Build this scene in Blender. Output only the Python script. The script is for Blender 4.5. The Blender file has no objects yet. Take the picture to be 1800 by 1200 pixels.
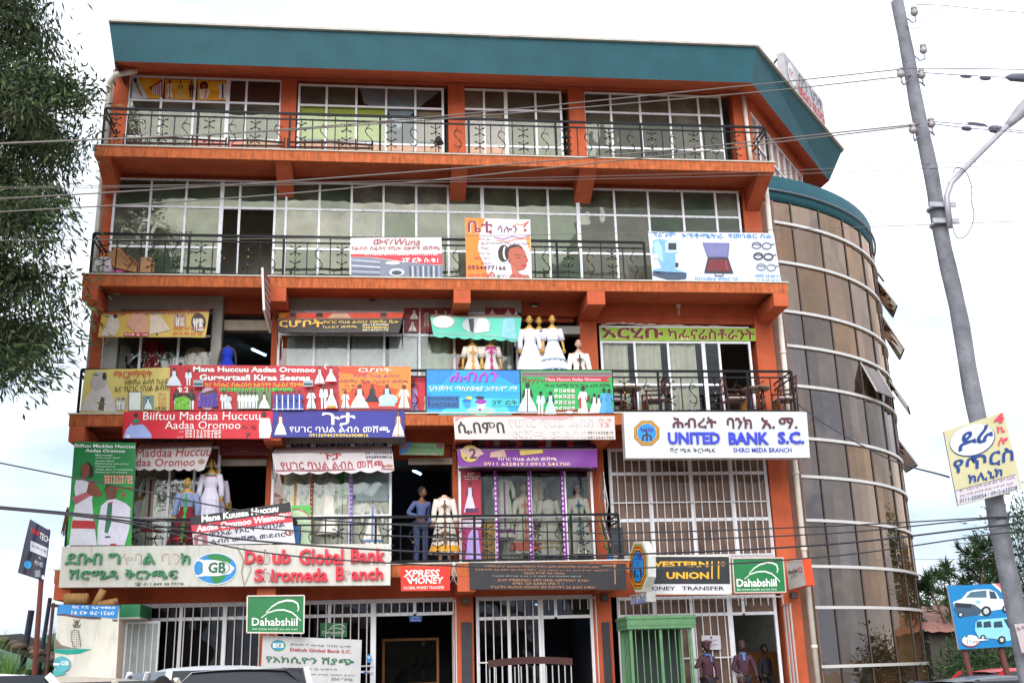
import bpy, bmesh, math, random
from math import sin, cos, pi, radians, sqrt, atan2
from mathutils import Vector, Matrix
random.seed(7)
SC = bpy.context.scene
COL = SC.collection

# ------------------------------------------------------------------ camera
FPX, PITCH, YAW, ROLL = 1896.4, .2962, .1193, -.0292
EYE = Vector((6.827, -23.629, 1.7))
_fw = Vector((sin(YAW)*cos(PITCH), cos(YAW)*cos(PITCH), sin(PITCH)))
_r = Vector((cos(YAW), -sin(YAW), 0)); _u = _r.cross(_fw)
RR = _r*cos(ROLL) + _u*sin(ROLL); UU = -_r*sin(ROLL) + _u*cos(ROLL)
cam = bpy.data.cameras.new('camera'); co = bpy.data.objects.new('camera', cam); COL.objects.link(co)
m4 = Matrix((RR, UU, -_fw)).transposed().to_4x4(); m4.translation = EYE
co.matrix_world = m4
cam.sensor_width = 36; cam.lens = FPX/1800*36; cam.clip_end = 5000; cam.clip_start = .1
SC.camera = co

def at(u, v, y):
    """point where the sight line through photograph pixel (u, v) meets the upright plane at depth y"""
    d = _fw + RR*((u-900)/FPX) + UU*((600-v)/FPX)
    return EYE + d*((y-EYE.y)/d.y)
def atz(u, v, z):
    d = _fw + RR*((u-900)/FPX) + UU*((600-v)/FPX)
    return EYE + d*((z-EYE.z)/d.z)
def topx(p):
    q = Vector(p)-EYE; d = q.dot(_fw)
    return (900+FPX*q.dot(RR)/d, 600-FPX*q.dot(UU)/d)

# ------------------------------------------------------------------ world, sun, exposure
SUN_EL, SUN_AZ = radians(30), radians(196)      # behind the camera, a little to its left
w = bpy.data.worlds.new('World'); SC.world = w; w.use_nodes = True
nt = w.node_tree; nt.nodes.clear()
N = nt.nodes.new; L = nt.links.new
out = N('ShaderNodeOutputWorld'); bg = N('ShaderNodeBackground'); bg.inputs[1].default_value = 1
sky = N('ShaderNodeTexSky'); sky.sky_type = 'NISHITA'; sky.sun_disc = False
sky.sun_elevation = SUN_EL; sky.sun_rotation = SUN_AZ; sky.air_density = 1; sky.dust_density = 2
sk = N('ShaderNodeVectorMath'); sk.operation = 'SCALE'; sk.inputs[3].default_value = .13
L(sky.outputs[0], sk.inputs[0])
tc = N('ShaderNodeTexCoord'); mp = N('ShaderNodeMapping'); mp.inputs['Scale'].default_value = (1, 1, 2.6)
L(tc.outputs['Generated'], mp.inputs[0])
n1 = N('ShaderNodeTexNoise'); n1.inputs['Scale'].default_value = 3.2; n1.inputs['Detail'].default_value = 7; n1.inputs['Roughness'].default_value = .55
L(mp.outputs[0], n1.inputs[0])
cr = N('ShaderNodeValToRGB'); cr.color_ramp.elements[0].position = .30; cr.color_ramp.elements[1].position = .56
cr.color_ramp.elements[0].color = (.7,)*3+(1,); cr.color_ramp.elements[1].color = (1, 1, 1, 1)
L(n1.outputs[0], cr.inputs[0])
n2 = N('ShaderNodeTexNoise'); n2.inputs['Scale'].default_value = 5; n2.inputs['Detail'].default_value = 6
L(mp.outputs[0], n2.inputs[0])
cc = N('ShaderNodeMix'); cc.data_type = 'RGBA'; cc.inputs[6].default_value = (.35, .425, .53, 1); cc.inputs[7].default_value = (.80, .83, .89, 1)
sz = N('ShaderNodeSeparateXYZ'); L(tc.outputs['Generated'], sz.inputs[0])
zr = N('ShaderNodeMapRange'); zr.inputs[1].default_value = 0; zr.inputs[2].default_value = .5; zr.inputs[3].default_value = -.35; zr.inputs[4].default_value = .38; L(sz.outputs[2], zr.inputs[0])
nr = N('ShaderNodeMapRange'); nr.inputs[1].default_value = .3; nr.inputs[2].default_value = .7; L(n2.outputs[0], nr.inputs[0])
za = N('ShaderNodeMath'); za.operation = 'ADD'; za.use_clamp = True; L(zr.outputs[0], za.inputs[0]); L(nr.outputs[0], za.inputs[1])
L(za.outputs[0], cc.inputs[0])
mx = N('ShaderNodeMix'); mx.data_type = 'RGBA'
L(cr.outputs[0], mx.inputs[0]); L(sk.outputs[0], mx.inputs[6]); L(cc.outputs[2], mx.inputs[7])
L(mx.outputs[2], bg.inputs[0]); L(bg.outputs[0], out.inputs[0])
sl = bpy.data.lights.new('sun', 'SUN'); sl.energy = 1.5; sl.angle = radians(50); sl.color = (1, .96, .9)
so = bpy.data.objects.new('sun', sl); COL.objects.link(so)
sd = Vector((sin(SUN_AZ)*cos(SUN_EL), cos(SUN_AZ)*cos(SUN_EL), sin(SUN_EL)))
so.rotation_euler = sd.to_track_quat('Z', 'Y').to_euler(); so.location = (0, -20, 40)
vs = SC.view_settings; vs.view_transform = 'Standard'; vs.look = 'None'; vs.gamma = 1; vs.exposure = 1.05
vs.use_curve_mapping = False
SC.cycles.max_bounces = 8; SC.cycles.transparent_max_bounces = 16; SC.cycles.caustics_reflective = False; SC.cycles.caustics_refractive = False

# ------------------------------------------------------------------ materials
def lin(h):
    if isinstance(h, (tuple, list)): return tuple(h)+((1,) if len(h) == 3 else ())
    h = h.lstrip('#'); o = []
    for i in (0, 2, 4):
        c = int(h[i:i+2], 16)/255; o.append(c/12.92 if c <= .04045 else ((c+.055)/1.055)**2.4)
    return (*o, 1)
_M = {}
def mat(color, rough=.6, metal=0, vary=.12, scale=6, bump=0, bscale=60, spec=.5, streak=0, dirt=None, key=None, sf=(5, .35), s0=.52):
    k = key or (str(color), rough, metal, vary, scale, bump, streak, str(dirt), sf, s0)
    if k in _M: return _M[k]
    m = bpy.data.materials.new('mat_%d' % len(_M)); m.use_nodes = True; t = m.node_tree; b = t.nodes['Principled BSDF']
    c = lin(color); b.inputs['Roughness'].default_value = rough; b.inputs['Metallic'].default_value = metal
    b.inputs['Specular IOR Level'].default_value = spec
    if vary or streak or bump:
        tx = t.nodes.new('ShaderNodeTexCoord')
        ge = t.nodes.new('ShaderNodeNewGeometry')
        n = t.nodes.new('ShaderNodeTexNoise'); n.inputs['Scale'].default_value = scale; n.inputs['Detail'].default_value = 5
        t.links.new(ge.outputs['Position'], n.inputs[0])
        mxn = t.nodes.new('ShaderNodeMix'); mxn.data_type = 'RGBA'
        mxn.inputs[6].default_value = tuple(x*(1-vary) for x in c[:3])+(1,)
        mxn.inputs[7].default_value = tuple(min(1, x*(1+vary)) for x in c[:3])+(1,)
        mr = t.nodes.new('ShaderNodeMapRange'); mr.inputs[1].default_value = .3; mr.inputs[2].default_value = .7
        t.links.new(n.outputs[0], mr.inputs[0]); t.links.new(mr.outputs[0], mxn.inputs[0]); last = mxn.outputs[2]
        if streak:
            mpp = t.nodes.new('ShaderNodeMapping'); mpp.inputs['Scale'].default_value = (sf[0], sf[0], sf[1])
            t.links.new(ge.outputs['Position'], mpp.inputs[0])
            n3 = t.nodes.new('ShaderNodeTexNoise'); n3.inputs['Scale'].default_value = 2.2; n3.inputs['Detail'].default_value = 8; n3.inputs['Roughness'].default_value = .7
            t.links.new(mpp.outputs[0], n3.inputs[0])
            r3 = t.nodes.new('ShaderNodeMapRange'); r3.inputs[1].default_value = s0; r3.inputs[2].default_value = .78; r3.inputs[4].default_value = streak
            t.links.new(n3.outputs[0], r3.inputs[0])
            m3 = t.nodes.new('ShaderNodeMix'); m3.data_type = 'RGBA'; m3.inputs[7].default_value = lin(dirt or '#3a2a22')
            t.links.new(r3.outputs[0], m3.inputs[0]); t.links.new(last, m3.inputs[6]); last = m3.outputs[2]
        t.links.new(last, b.inputs['Base Color'])
        if bump:
            nb = t.nodes.new('ShaderNodeTexNoise'); nb.inputs['Scale'].default_value = bscale; nb.inputs['Detail'].default_value = 3
            t.links.new(ge.outputs['Position'], nb.inputs[0])
            bp = t.nodes.new('ShaderNodeBump'); bp.inputs['Strength'].default_value = bump; bp.inputs['Distance'].default_value = .01
            t.links.new(nb.outputs[0], bp.inputs['Height']); t.links.new(bp.outputs[0], b.inputs['Normal'])
    else: b.inputs['Base Color'].default_value = c
    _M[k] = m; return m
def deep(color): return tuple(x**1.14 for x in lin(color)[:3])
def ink(color): return mat(deep(color), rough=.5, vary=.08, scale=9)
def glassy(key, tint, gloss, fac, rough=.02, dirt=.0, dirtc='#8a8a80'):
    if key in _M: return _M[key]
    m = bpy.data.materials.new('mat_'+key); m.use_nodes = True; t = m.node_tree; t.nodes.clear()
    o = t.nodes.new('ShaderNodeOutputMaterial'); tr = t.nodes.new('ShaderNodeBsdfTransparent'); tr.inputs[0].default_value = lin(tint)
    g = t.nodes.new('ShaderNodeBsdfGlossy'); g.inputs[0].default_value = lin(gloss); g.inputs[1].default_value = rough
    lw = t.nodes.new('ShaderNodeFresnel'); lw.inputs[0].default_value = 1.5
    ad = t.nodes.new('ShaderNodeMath'); ad.operation = 'ADD'; ad.inputs[1].default_value = fac; ad.use_clamp = True
    t.links.new(lw.outputs[0], ad.inputs[0])
    ms = t.nodes.new('ShaderNodeMixShader'); t.links.new(ad.outputs[0], ms.inputs[0]); t.links.new(tr.outputs[0], ms.inputs[1]); t.links.new(g.outputs[0], ms.inputs[2])
    ge = t.nodes.new('ShaderNodeNewGeometry')
    nb = t.nodes.new('ShaderNodeTexNoise'); nb.inputs['Scale'].default_value = .9; t.links.new(ge.outputs['Position'], nb.inputs[0])
    bp = t.nodes.new('ShaderNodeBump'); bp.inputs['Strength'].default_value = .3; bp.inputs['Distance'].default_value = .06
    t.links.new(nb.outputs[0], bp.inputs['Height']); t.links.new(bp.outputs[0], g.inputs['Normal'])
    last = ms
    if dirt:
        df = t.nodes.new('ShaderNodeBsdfDiffuse'); df.inputs[0].default_value = lin(dirtc)
        n = t.nodes.new('ShaderNodeTexNoise'); n.inputs['Scale'].default_value = 2.3; n.inputs['Detail'].default_value = 6; t.links.new(ge.outputs['Position'], n.inputs[0])
        mr = t.nodes.new('ShaderNodeMapRange'); mr.inputs[1].default_value = .3; mr.inputs[2].default_value = .75; mr.inputs[3].default_value = dirt*.5; mr.inputs[4].default_value = dirt*1.4
        t.links.new(n.outputs[0], mr.inputs[0])
        m2 = t.nodes.new('ShaderNodeMixShader'); t.links.new(mr.outputs[0], m2.inputs[0]); t.links.new(ms.outputs[0], m2.inputs[1]); t.links.new(df.outputs[0], m2.inputs[2]); last = m2
    t.links.new(last.outputs[0], o.inputs[0]); _M[key] = m; return m
def glow(key, color, s):
    if key in _M: return _M[key]
    m = bpy.data.materials.new('mat_'+key); m.use_nodes = True; b = m.node_tree.nodes['Principled BSDF']
    b.inputs['Emission Color'].default_value = lin(color); b.inputs['Emission Strength'].default_value = s; _M[key] = m; return m

ORANGE = mat('#bf6041', .85, vary=.14, scale=2.2, bump=.5, bscale=70, streak=.25, dirt='#70301c', spec=.2, sf=(3, .6), s0=.42)
EDGE = mat('#c0683f', .85, vary=.2, scale=5, bump=.6, bscale=50, streak=.85, dirt='#3c2a22', spec=.2, sf=(8, 1.2), s0=.42)
TEAL = mat('#1d505c', .6, vary=.14, scale=1.6, bump=.25, bscale=80, streak=.35, dirt='#1f6660', spec=.3, sf=(4, .5), s0=.5)
GREYPL = mat('#9c9a94', .9, vary=.15, scale=3, bump=.3, spec=.2)
CONC = mat('#8f8a84', .9, vary=.2, scale=3, bump=.3, spec=.2)
WHITE = mat('#e6e7ee', .45, vary=.07, scale=7, streak=.12, dirt='#8e8a88')
WORN = mat('#dfe1e8', .5, vary=.12, scale=12, streak=.55, dirt='#6d7488')
IRON = mat('#101318', .6, vary=.2, scale=20, spec=.25)
GOLD = mat('#b58a4a', .35, metal=.6, vary=.1)
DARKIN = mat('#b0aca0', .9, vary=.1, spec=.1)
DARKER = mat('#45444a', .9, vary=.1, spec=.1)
PIPE = mat('#d8d2c8', .5, vary=.1, scale=4, streak=.25, dirt='#8a7c6c')
GL_TOP = glassy('gl_top', '#c4c8be', '#ccd2c8', .06, dirt=.30, dirtc='#7c7c70')
GL_L3 = glassy('gl_l3', '#9aa095', '#c4cabc', .09, dirt=.40, dirtc='#6c7060')
GL_SHOP = glassy('gl_shop', '#f2f4f2', '#cfd6d8', .0)
GL_BANK = glassy('gl_bank', '#a08878', '#c8b0a0', .10, dirt=.6, dirtc='#8e756a')
GL_GND = glassy('gl_gnd', '#8a8a90', '#a8a8b0', .04)
GL_CYL = glassy('gl_cyl', '#a58c7c', '#d8c0b0', .20, rough=.01, dirt=.2, dirtc='#83705f')
GL_CYLD = glassy('gl_cyld', '#877878', '#c4b8b6', .17, rough=.01, dirt=.2, dirtc='#6b605f')

# ------------------------------------------------------------------ mesh helpers
class MB:
    def __init__(s): s.v = []; s.f = []; s.mi = []; s.ms = []; s.sm = []
    def m(s, mt):
        if mt not in s.ms: s.ms.append(mt)
        return s.ms.index(mt)
    def add(s, vs, fs, mt, smooth=False):
        o = len(s.v); s.v += [tuple(v) for v in vs]; k = s.m(mt)
        for f in fs: s.f.append(tuple(i+o for i in f)); s.mi.append(k); s.sm.append(smooth)
    def box(s, x0, x1, y0, y1, z0, z1, mt):
        s.add([(x, y, z) for z in (z0, z1) for y in (y0, y1) for x in (x0, x1)],
              [(0, 2, 3, 1), (4, 5, 7, 6), (0, 1, 5, 4), (2, 6, 7, 3), (0, 4, 6, 2), (1, 3, 7, 5)], mt)
    def bar(s, a, b, wd, mt, h=None):
        a = Vector(a); b = Vector(b); d = (b-a).normalized(); up = Vector((0, 0, 1)) if abs(d.z) < .9 else Vector((0, 1, 0))
        p = d.cross(up).normalized()*wd/2; q = p.cross(d).normalized()*(h or wd)/2
        s.add([a-p-q, a+p-q, a+p+q, a-p+q, b-p-q, b+p-q, b+p+q, b-p+q],
              [(0, 1, 2, 3), (7, 6, 5, 4), (0, 4, 5, 1), (1, 5, 6, 2), (2, 6, 7, 3), (3, 7, 4, 0)], mt)
    def tube(s, pts, r, mt, n=8, cap=True, smooth=True):
        pts = [Vector(p) for p in pts]; rs = r if isinstance(r, (list, tuple)) else [r]*len(pts)
        vs = []; ref = Vector((.123, .31, .94)).normalized()
        for i, p in enumerate(pts):
            d = (pts[min(i+1, len(pts)-1)]-pts[max(i-1, 0)]).normalized()
            if abs(d.dot(ref)) > .97: ref = Vector((.9, .3, .1)).normalized()
            a = d.cross(ref).normalized(); b = d.cross(a); ref = -b if b.dot(ref) < 0 else b
            a = d.cross(ref).normalized(); b = a.cross(d)
            for k in range(n):
                t = 2*pi*k/n; vs.append(p+(a*cos(t)+b*sin(t))*rs[i])
        fs = [(i*n+k, i*n+(k+1) % n, (i+1)*n+(k+1) % n, (i+1)*n+k) for i in range(len(pts)-1) for k in range(n)]
        if cap: fs += [tuple(range(n-1, -1, -1)), tuple(range((len(pts)-1)*n, len(pts)*n))]
        s.add(vs, fs, mt, smooth)
    def lathe(s, prof, mt, n=16, c=(0, 0, 0), smooth=True, fold=0, nf=9, mats=None):
        c = Vector(c); vs = []
        for (z, rx, ry) in prof:
            fz = fold*max(0, (prof[0][0]-z)/max(.01, prof[0][0]-prof[-1][0])) if fold else 0
            for k in range(n):
                t = 2*pi*k/n; q = 1+fz*sin(nf*t)
                vs.append((c.x+rx*q*cos(t), c.y+ry*q*sin(t), c.z+z))
        for i in range(len(prof)-1):
            fs = [(k, (k+1) % n, n+(k+1) % n, n+k) for k in range(n)]
            s.add(vs[i*n:(i+2)*n], fs, mats[i] if mats else mt, smooth)
        for i in (0, len(prof)-1): s.add(vs[i*n:(i+1)*n], [tuple(range(n))], mats[min(i, len(mats)-1)] if mats else mt)
    def ball(s, c, r, mt, nu=10, nv=7):
        c = Vector(c); r = r if isinstance(r, (list, tuple)) else (r, r, r)
        vs = [c+Vector((0, 0, r[2]))]+[c+Vector((r[0]*sin(pi*i/nv)*cos(2*pi*k/nu), r[1]*sin(pi*i/nv)*sin(2*pi*k/nu), r[2]*cos(pi*i/nv))) for i in range(1, nv) for k in range(nu)]+[c-Vector((0, 0, r[2]))]
        fs = [(0, 1+k, 1+(k+1) % nu) for k in range(nu)]
        for i in range(nv-2):
            fs += [(1+i*nu+k, 1+(i+1)*nu+k, 1+(i+1)*nu+(k+1) % nu, 1+i*nu+(k+1) % nu) for k in range(nu)]
        l = len(vs)-1; b = 1+(nv-2)*nu
        fs += [(l, b+(k+1) % nu, b+k) for k in range(nu)]
        s.add(vs, fs, mt, True)
    def mesh(s, name):
        me = bpy.data.meshes.new(name); me.from_pydata(s.v, [], s.f)
        for m in s.ms: me.materials.append(m)
        me.polygons.foreach_set('material_index', s.mi); me.polygons.foreach_set('use_smooth', s.sm); me.update(); return me
    def obj(s, name, parent=None, loc=None):
        return link(name, s.mesh(name), parent, loc)
def link(name, me, parent=None, loc=None):
    o = bpy.data.objects.new(name, me); COL.objects.link(o)
    if parent: o.parent = parent
    if loc is not None: o.location = loc
    return o
def tag(o, label=None, cat=None, group=None, kind=None):
    if label: o['label'] = label
    if cat: o['category'] = cat
    if group: o['group'] = group
    if kind: o['kind'] = kind
    return o
def empty(name, loc=(0, 0, 0), label=None, cat=None, group=None, rz=0):
    o = bpy.data.objects.new(name, None); COL.objects.link(o); o.location = loc; o.rotation_euler.z = rz; o.empty_display_size = .2
    return tag(o, label, cat, group)
_UC = {}
def cubepiece(name, x0, x1, y0, y1, z0, z1, mt, parent):
    """one separate piece; pieces of a material share one unit mesh"""
    if mt not in _UC:
        b = MB(); b.box(-.5, .5, -.5, .5, -.5, .5, mt); _UC[mt] = b.mesh(name)
    o = link(name, _UC[mt], parent, ((x0+x1)/2, (y0+y1)/2, (z0+z1)/2)); o.scale = (x1-x0, y1-y0, z1-z0); return o
def copytree(src, parent=None):
    c = src.copy(); COL.objects.link(c)
    if parent: c.parent = parent
    for ch in src.children: copytree(ch, c)
    return c

# ------------------------------------------------------------------ the ground and what lies far off
b = MB(); b.box(-900, 900, -300, 1500, -.5, 0, mat('#948878', .95, vary=.2, scale=.6, bump=.4)); tag(b.obj('ground'), kind='structure')
b = MB(); b.box(-60, 80, -22, -4.2, -.3, .004, mat('#7c766e', .9, vary=.2, scale=1.5, bump=.4)); tag(b.obj('road'), kind='structure')
b = MB(); b.box(-60, 80, -4.2, 1.2, -.3, .14, mat('#b0a898', .9, vary=.2, scale=2, bump=.3)); tag(b.obj('pavement'), kind='structure')
def hills():
    b = MB(); mt = mat('#3c5a4c', .95, vary=.35, scale=.05, bump=.4, bscale=1)
    nx, ny = 120, 10; vs = []
    for j in range(ny+1):
        for i in range(nx+1):
            x = -900+i*15; t = j/ny; y = 620+t*260
            h = (44+8*sin(x*.011+1)+5*sin(x*.031)+2.2*sin(x*.11+j)+1.8*sin(x*.23+2*j))*sin(min(1, t*1.6)*pi/2)
            if x > -40: h *= max(.15, 1-(x+40)/500)
            vs.append((x, y, h if j else -2))
    b.add(vs, [(j*(nx+1)+i, j*(nx+1)+i+1, (j+1)*(nx+1)+i+1, (j+1)*(nx+1)+i) for j in range(ny) for i in range(nx)], mt, True)
    tag(b.obj('hills'), kind='structure')
hills()

# ------------------------------------------------------------------ the building
Z = {1: 3.96, 2: 7.27, 3: 10.49, 4: 13.69}
W0, W1, WY = -.05, 16.42, 1.3
ROOFZ = 16.05
BLD = empty('corner_building', (0, 0, 0), 'orange five storey corner building with balconies, teal roof edge and round glass tower', 'building')
COLS = [(W0, .31), (4.07, 4.46), (8.33, 8.76), (11.5, 11.92), (15.95, W1)]

def slab(lv):
    z = Z[lv]; x1 = 12.1 if lv == 1 else 16.4; b = MB()
    b.box(0, x1, .1, 1.3, z-.13, z-.012, ORANGE)
    b.box(0, x1, 0, .1, z-.27, z-.012, EDGE)
    b.box(0, .1, .1, 1.3, z-.27, z-.13, ORANGE); b.box(x1-.1, x1, .1, 1.3, z-.27, z-.13, ORANGE)
    o = b.obj('balcony_slab', BLD)
    b = MB(); b.box(-.03, x1+.03, -.03, 1.28, z-.01, z+.018, mat('#c9c3b8', .7, vary=.1, scale=4, streak=.3)); b.obj('slab_coping', o)
    xs = [(.02, .34), (4.12, 4.5), (8.33, 8.72), (11.48, 11.9)]+([(16.02, 16.38)] if lv > 1 else [])
    for x, xx in xs:
        b = MB()
        if lv == 4:
            zt = z-.14
            b.add([(x, .1, zt), (xx, .1, zt), (xx, 1.3, zt), (x, 1.3, zt), (x, .12, zt-.12), (xx, .12, zt-.12), (xx, 1.3, zt-.62), (x, 1.3, zt-.62)],
                  [(0, 1, 2, 3), (4, 7, 6, 5), (0, 4, 5, 1), (1, 5, 6, 2), (2, 6, 7, 3), (3, 7, 4, 0)], ORANGE)
        else:
            b.box(x, xx, -.002, 1.3, z-.6, z-.275, ORANGE)
        b.obj('bracket_beam', BLD)
for lv in Z: slab(lv)
for i, (x, xx) in enumerate(COLS):
    b = MB()
    b.box(x, xx, WY, WY+.4, 0, ROOFZ+.35, ORANGE); b.obj('column', BLD)
# walls between the columns: lintels, side walls, floors
def lintel(x, xx, y0, z0, z1): b = MB(); b.box(x, xx, y0, WY+.25, z0, z1, ORANGE); b.obj('lintel', BLD)
for x, xx in ((.31, 4.07), (4.46, 8.33), (8.76, 11.5), (11.92, 15.95)):
    lintel(x, xx, WY+.03, 16.36, 16.62)
    for lv, d in ((4, .3), (3, .45), (2, .42 if x < 11.6 else .55)): lintel(x, xx, WY+.04, Z[lv]-d, Z[lv]-.02)
    lintel(x, xx, WY+.04, Z[1]-(.62 if x < 11.6 else .7), Z[1]-.02 if x < 11.6 else Z[1]+.14)
b = MB(); b.box(W0-.07, W0-.002, WY+.05, 13, 0, 16.5, GREYPL); b.obj('side_wall', BLD)
b = MB(); b.box(W0, 20.5, 13, 13.2, 0, 16.4, GREYPL); b.obj('rear_wall', BLD)
b = MB(); b.box(16.425, 16.86, 1.5, 1.7, 0, 13.6, mat('#8a6a5c', .8, vary=.15)); b.obj('tower_return_wall', BLD)
for z in [.5]+[Z[k] for k in Z]:
    b = MB(); b.box(W0, 16.4, WY+.42, 12.9, z-.2, z-.013, CONC); b.obj('floor_slab', BLD)
b = MB()
for z0, z1 in ((.5, 3.76), (3.96, 7.07), (7.28, 10.29), (10.5, 13.49), (13.7, 16.4)):
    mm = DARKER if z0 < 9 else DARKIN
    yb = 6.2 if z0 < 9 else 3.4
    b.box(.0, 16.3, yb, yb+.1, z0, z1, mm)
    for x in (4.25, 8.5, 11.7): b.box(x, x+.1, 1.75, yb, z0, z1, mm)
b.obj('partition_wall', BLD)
b = MB(); b.box(W0-.1, 16.6, -.3, 12.9, .02, .5, mat('#77716a', .9, vary=.15, bump=.3)); b.obj('plinth', BLD)

# roof: slanting teal fascia over a soffit that rises to the wall
def roof():
    T = [Vector((.06, 0, 16.97)), Vector((16.25, 0, 16.97)), Vector((20.9, 5.55, 16.97)), Vector((20.2, 12.9, 16.97)), Vector((.06, 12.9, 16.97))]
    B = [Vector((.22, .16, 16.02)), Vector((16.1, .16, 16.02)), Vector((20.45, 5.75, 16.02)), Vector((19.6, 12.8, 16.02)), Vector((.22, 12.8, 16.02))]
    Wl = [Vector((W0, 1.3, 16.42)), Vector((16.0, 1.3, 16.42)), Vector((19.2, 5.5, 16.42)), Vector((18.9, 12, 16.42)), Vector((W0, 12, 16.42))]
    b = MB(); n = 5
    for i in range(n):
        j = (i+1) % n
        b.add([T[i], T[j], B[j], B[i]], [(0, 3, 2, 1)], TEAL)
    b.add([p-Vector((0, 0, .02)) for p in T], [(0, 1, 2, 3, 4)], CONC)
    f = b.obj('roof_fascia', BLD)
    b = MB()
    for i in range(4):
        b.add([B[i], B[i+1], Wl[i+1], Wl[i]], [(0, 1, 2, 3)], ORANGE)
    b.obj('roof_soffit', BLD)
    b = MB(); CP = mat('#b7b2ac', .6)
    for i in range(n-1):
        j = (i+1) % n; b.bar(T[i]+Vector((0, -.02, .03)), T[j]+Vector((0, -.02, .03)), .12, CP, .06)
    b.obj('roof_capping', BLD)
    # chamfered top storey wall
    d = (Wl[2]-Wl[1]).normalized(); nn = Vector((d.y, -d.x, 0))
    b = MB(); p0 = Vector((16.42, 1.35, 0)); p1 = p0+d*4.9
    def wq(z0, z1, off, mt, s0=0, s1=4.9, th=.15):
        a = p0+d*s0+nn*off; c = p0+d*s1+nn*off; e = nn*-th
        b.add([a+Vector((0, 0, z0)), c+Vector((0, 0, z0)), c+e+Vector((0, 0, z0)), a+e+Vector((0, 0, z0)), a+Vector((0, 0, z1)), c+Vector((0, 0, z1)), c+e+Vector((0, 0, z1)), a+e+Vector((0, 0, z1))],
              [(0, 3, 2, 1), (4, 5, 6, 7), (0, 1, 5, 4), (1, 2, 6, 5), (2, 3, 7, 6), (3, 0, 4, 7)], mt)
    wq(15.9, 16.42, .05, ORANGE); wq(13.6, 13.9, 0, ORANGE)
    b.obj('terrace_wall', BLD)
    b = MB(); wq(13.9, 15.9, -.05, mat('#9c7c6c', .5, vary=.1), th=.03); g = b.obj('terrace_window', BLD)
    b = MB()
    for k in range(9): wq(13.9, 15.9, 0, WHITE, k*.6, k*.6+.06, .06)
    wq(15.0, 15.06, .002, WHITE, th=.06); wq(15.84, 15.9, .002, WHITE, th=.06)
    b.obj('window_frame', g)
roof()

# windows
GVAR = {GL_TOP: [GL_TOP, glassy('gl_top2', '#d0d2c8', '#d6dcd2', .03, dirt=.2, dirtc='#8c8a7c'), glassy('gl_top3', '#b0b4a8', '#ccd2c8', .09, dirt=.42, dirtc='#86887a')],
        GL_L3: [GL_L3, glassy('gl_l3b', '#a8b0a0', '#c4cabc', .05, dirt=.34, dirtc='#6a7c68'), glassy('gl_l3c', '#a09c90', '#c8ccc0', .12, dirt=.5, dirtc='#7a7a6e')]}
def window(tl, br, y, us, vs, glass, fm=WHITE, bar=.055, thick=(), skip=(), special={}, z1=None, z0=None, name='window', hole=()):
    """aluminium window; us / vs are photograph columns / rows of its inner bars"""
    a = at(*tl, y); c = at(*br, y); x0, x1 = a.x, c.x; zt = z1 or a.z; zb = z0 or c.z
    xs = [x0]+[at(u, tl[1], y).x for u in us]+[x1]; zs = [zt]+[at(tl[0], v, y).z for v in vs]+[zb]
    b = MB()
    for i, x in enumerate(xs):
        t = bar*(1.7 if i in thick else 1)
        xa = x-t/2 if 0 < i < len(xs)-1 else (x if i == 0 else x-t)
        b.box(xa, xa+t, y-.03, y+.03, zs[1] if (0 < i < len(xs)-1 and len(zs) > 2 and (i-1, len(zs)-1) in hole and (i, len(zs)-1) in hole) else zb, zt, fm)
    for j, z in enumerate(zs):
        za = z-bar/2 if 0 < j < len(zs)-1 else (z-bar if j == 0 else z)
        for i in range(len(xs)-1):
            if (i, j) in hole: continue
            b.box(xs[i]+bar/2, xs[i+1]-bar/2, y-.025, y+.025, za, za+bar, fm)
    f = b.obj(name, BLD)
    for i in range(len(xs)-1):
        for j in range(len(zs)-1):
            if (i, j) in skip: continue
            g = special.get((i, j)) or random.choice(GVAR.get(glass, [glass]))
            cubepiece('pane', xs[i]+.03, xs[i+1]-.03, y-.006+random.uniform(-.003, .003), y+.004, zs[j+1]+.02, zs[j]-.02, g, f)
    return f, xs, zs
PINK = mat('#d98f82', .6); PEACH = mat('#c8a48c', .7); YG = mat('#aebd5e', .7, vary=.12); LILAC = mat('#6c5a62', .6)
YL4 = 1.36
window((228, 133), (492, 270), YL4, [287, 344.3, 403, 435], [176, 241], GL_TOP, thick=(3,), z0=Z[4]+.03, special={(2, 2): PINK, (3, 2): PINK, (4, 2): PEACH, (4, 0): GL_CYLD, (3, 0): GL_CYLD})
window((525, 148), (781, 270), YL4, [575, 627, 679, 730], [185, 250], GL_TOP, z0=Z[4]+.03, special={**{(i, 2): PEACH for i in range(5)}, **{(i, 1): GL_SHOP for i in range(5)}, (2, 0): GL_SHOP, (3, 0): GL_SHOP, (4, 0): GL_SHOP})
window((811.7, 156), (991, 272), YL4, [850, 888, 940], [192, 256], GL_TOP, thick=(2,), z0=Z[4]+.03, special={(0, 2): PEACH, (1, 2): PEACH, (0, 1): GL_SHOP, (1, 1): GL_SHOP, (0, 0): GL_SHOP})
window((1023, 162), (1276, 275), YL4, [1071.5, 1122.5, 1174, 1224.6], [197, 259], GL_TOP, z0=Z[4]+.03)
# third balcony level: glazing set in front of the columns
window((203, 312), (1311, 480), 1.17, [268, 330, 392.5, 424, 485.6, 505, 563, 619, 674.5, 731.5, 787, 846.5, 908, 961, 1013, 1076.7, 1135.6, 1195.6, 1253], [362, 433], GL_L3, fm=WORN, thick=(3, 12, 15),
       z0=Z[3]+.02, z1=13.42, skip={(3, 1), (3, 2), (4, 1), (4, 2)}, hole={(3, 2), (4, 2)})
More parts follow.
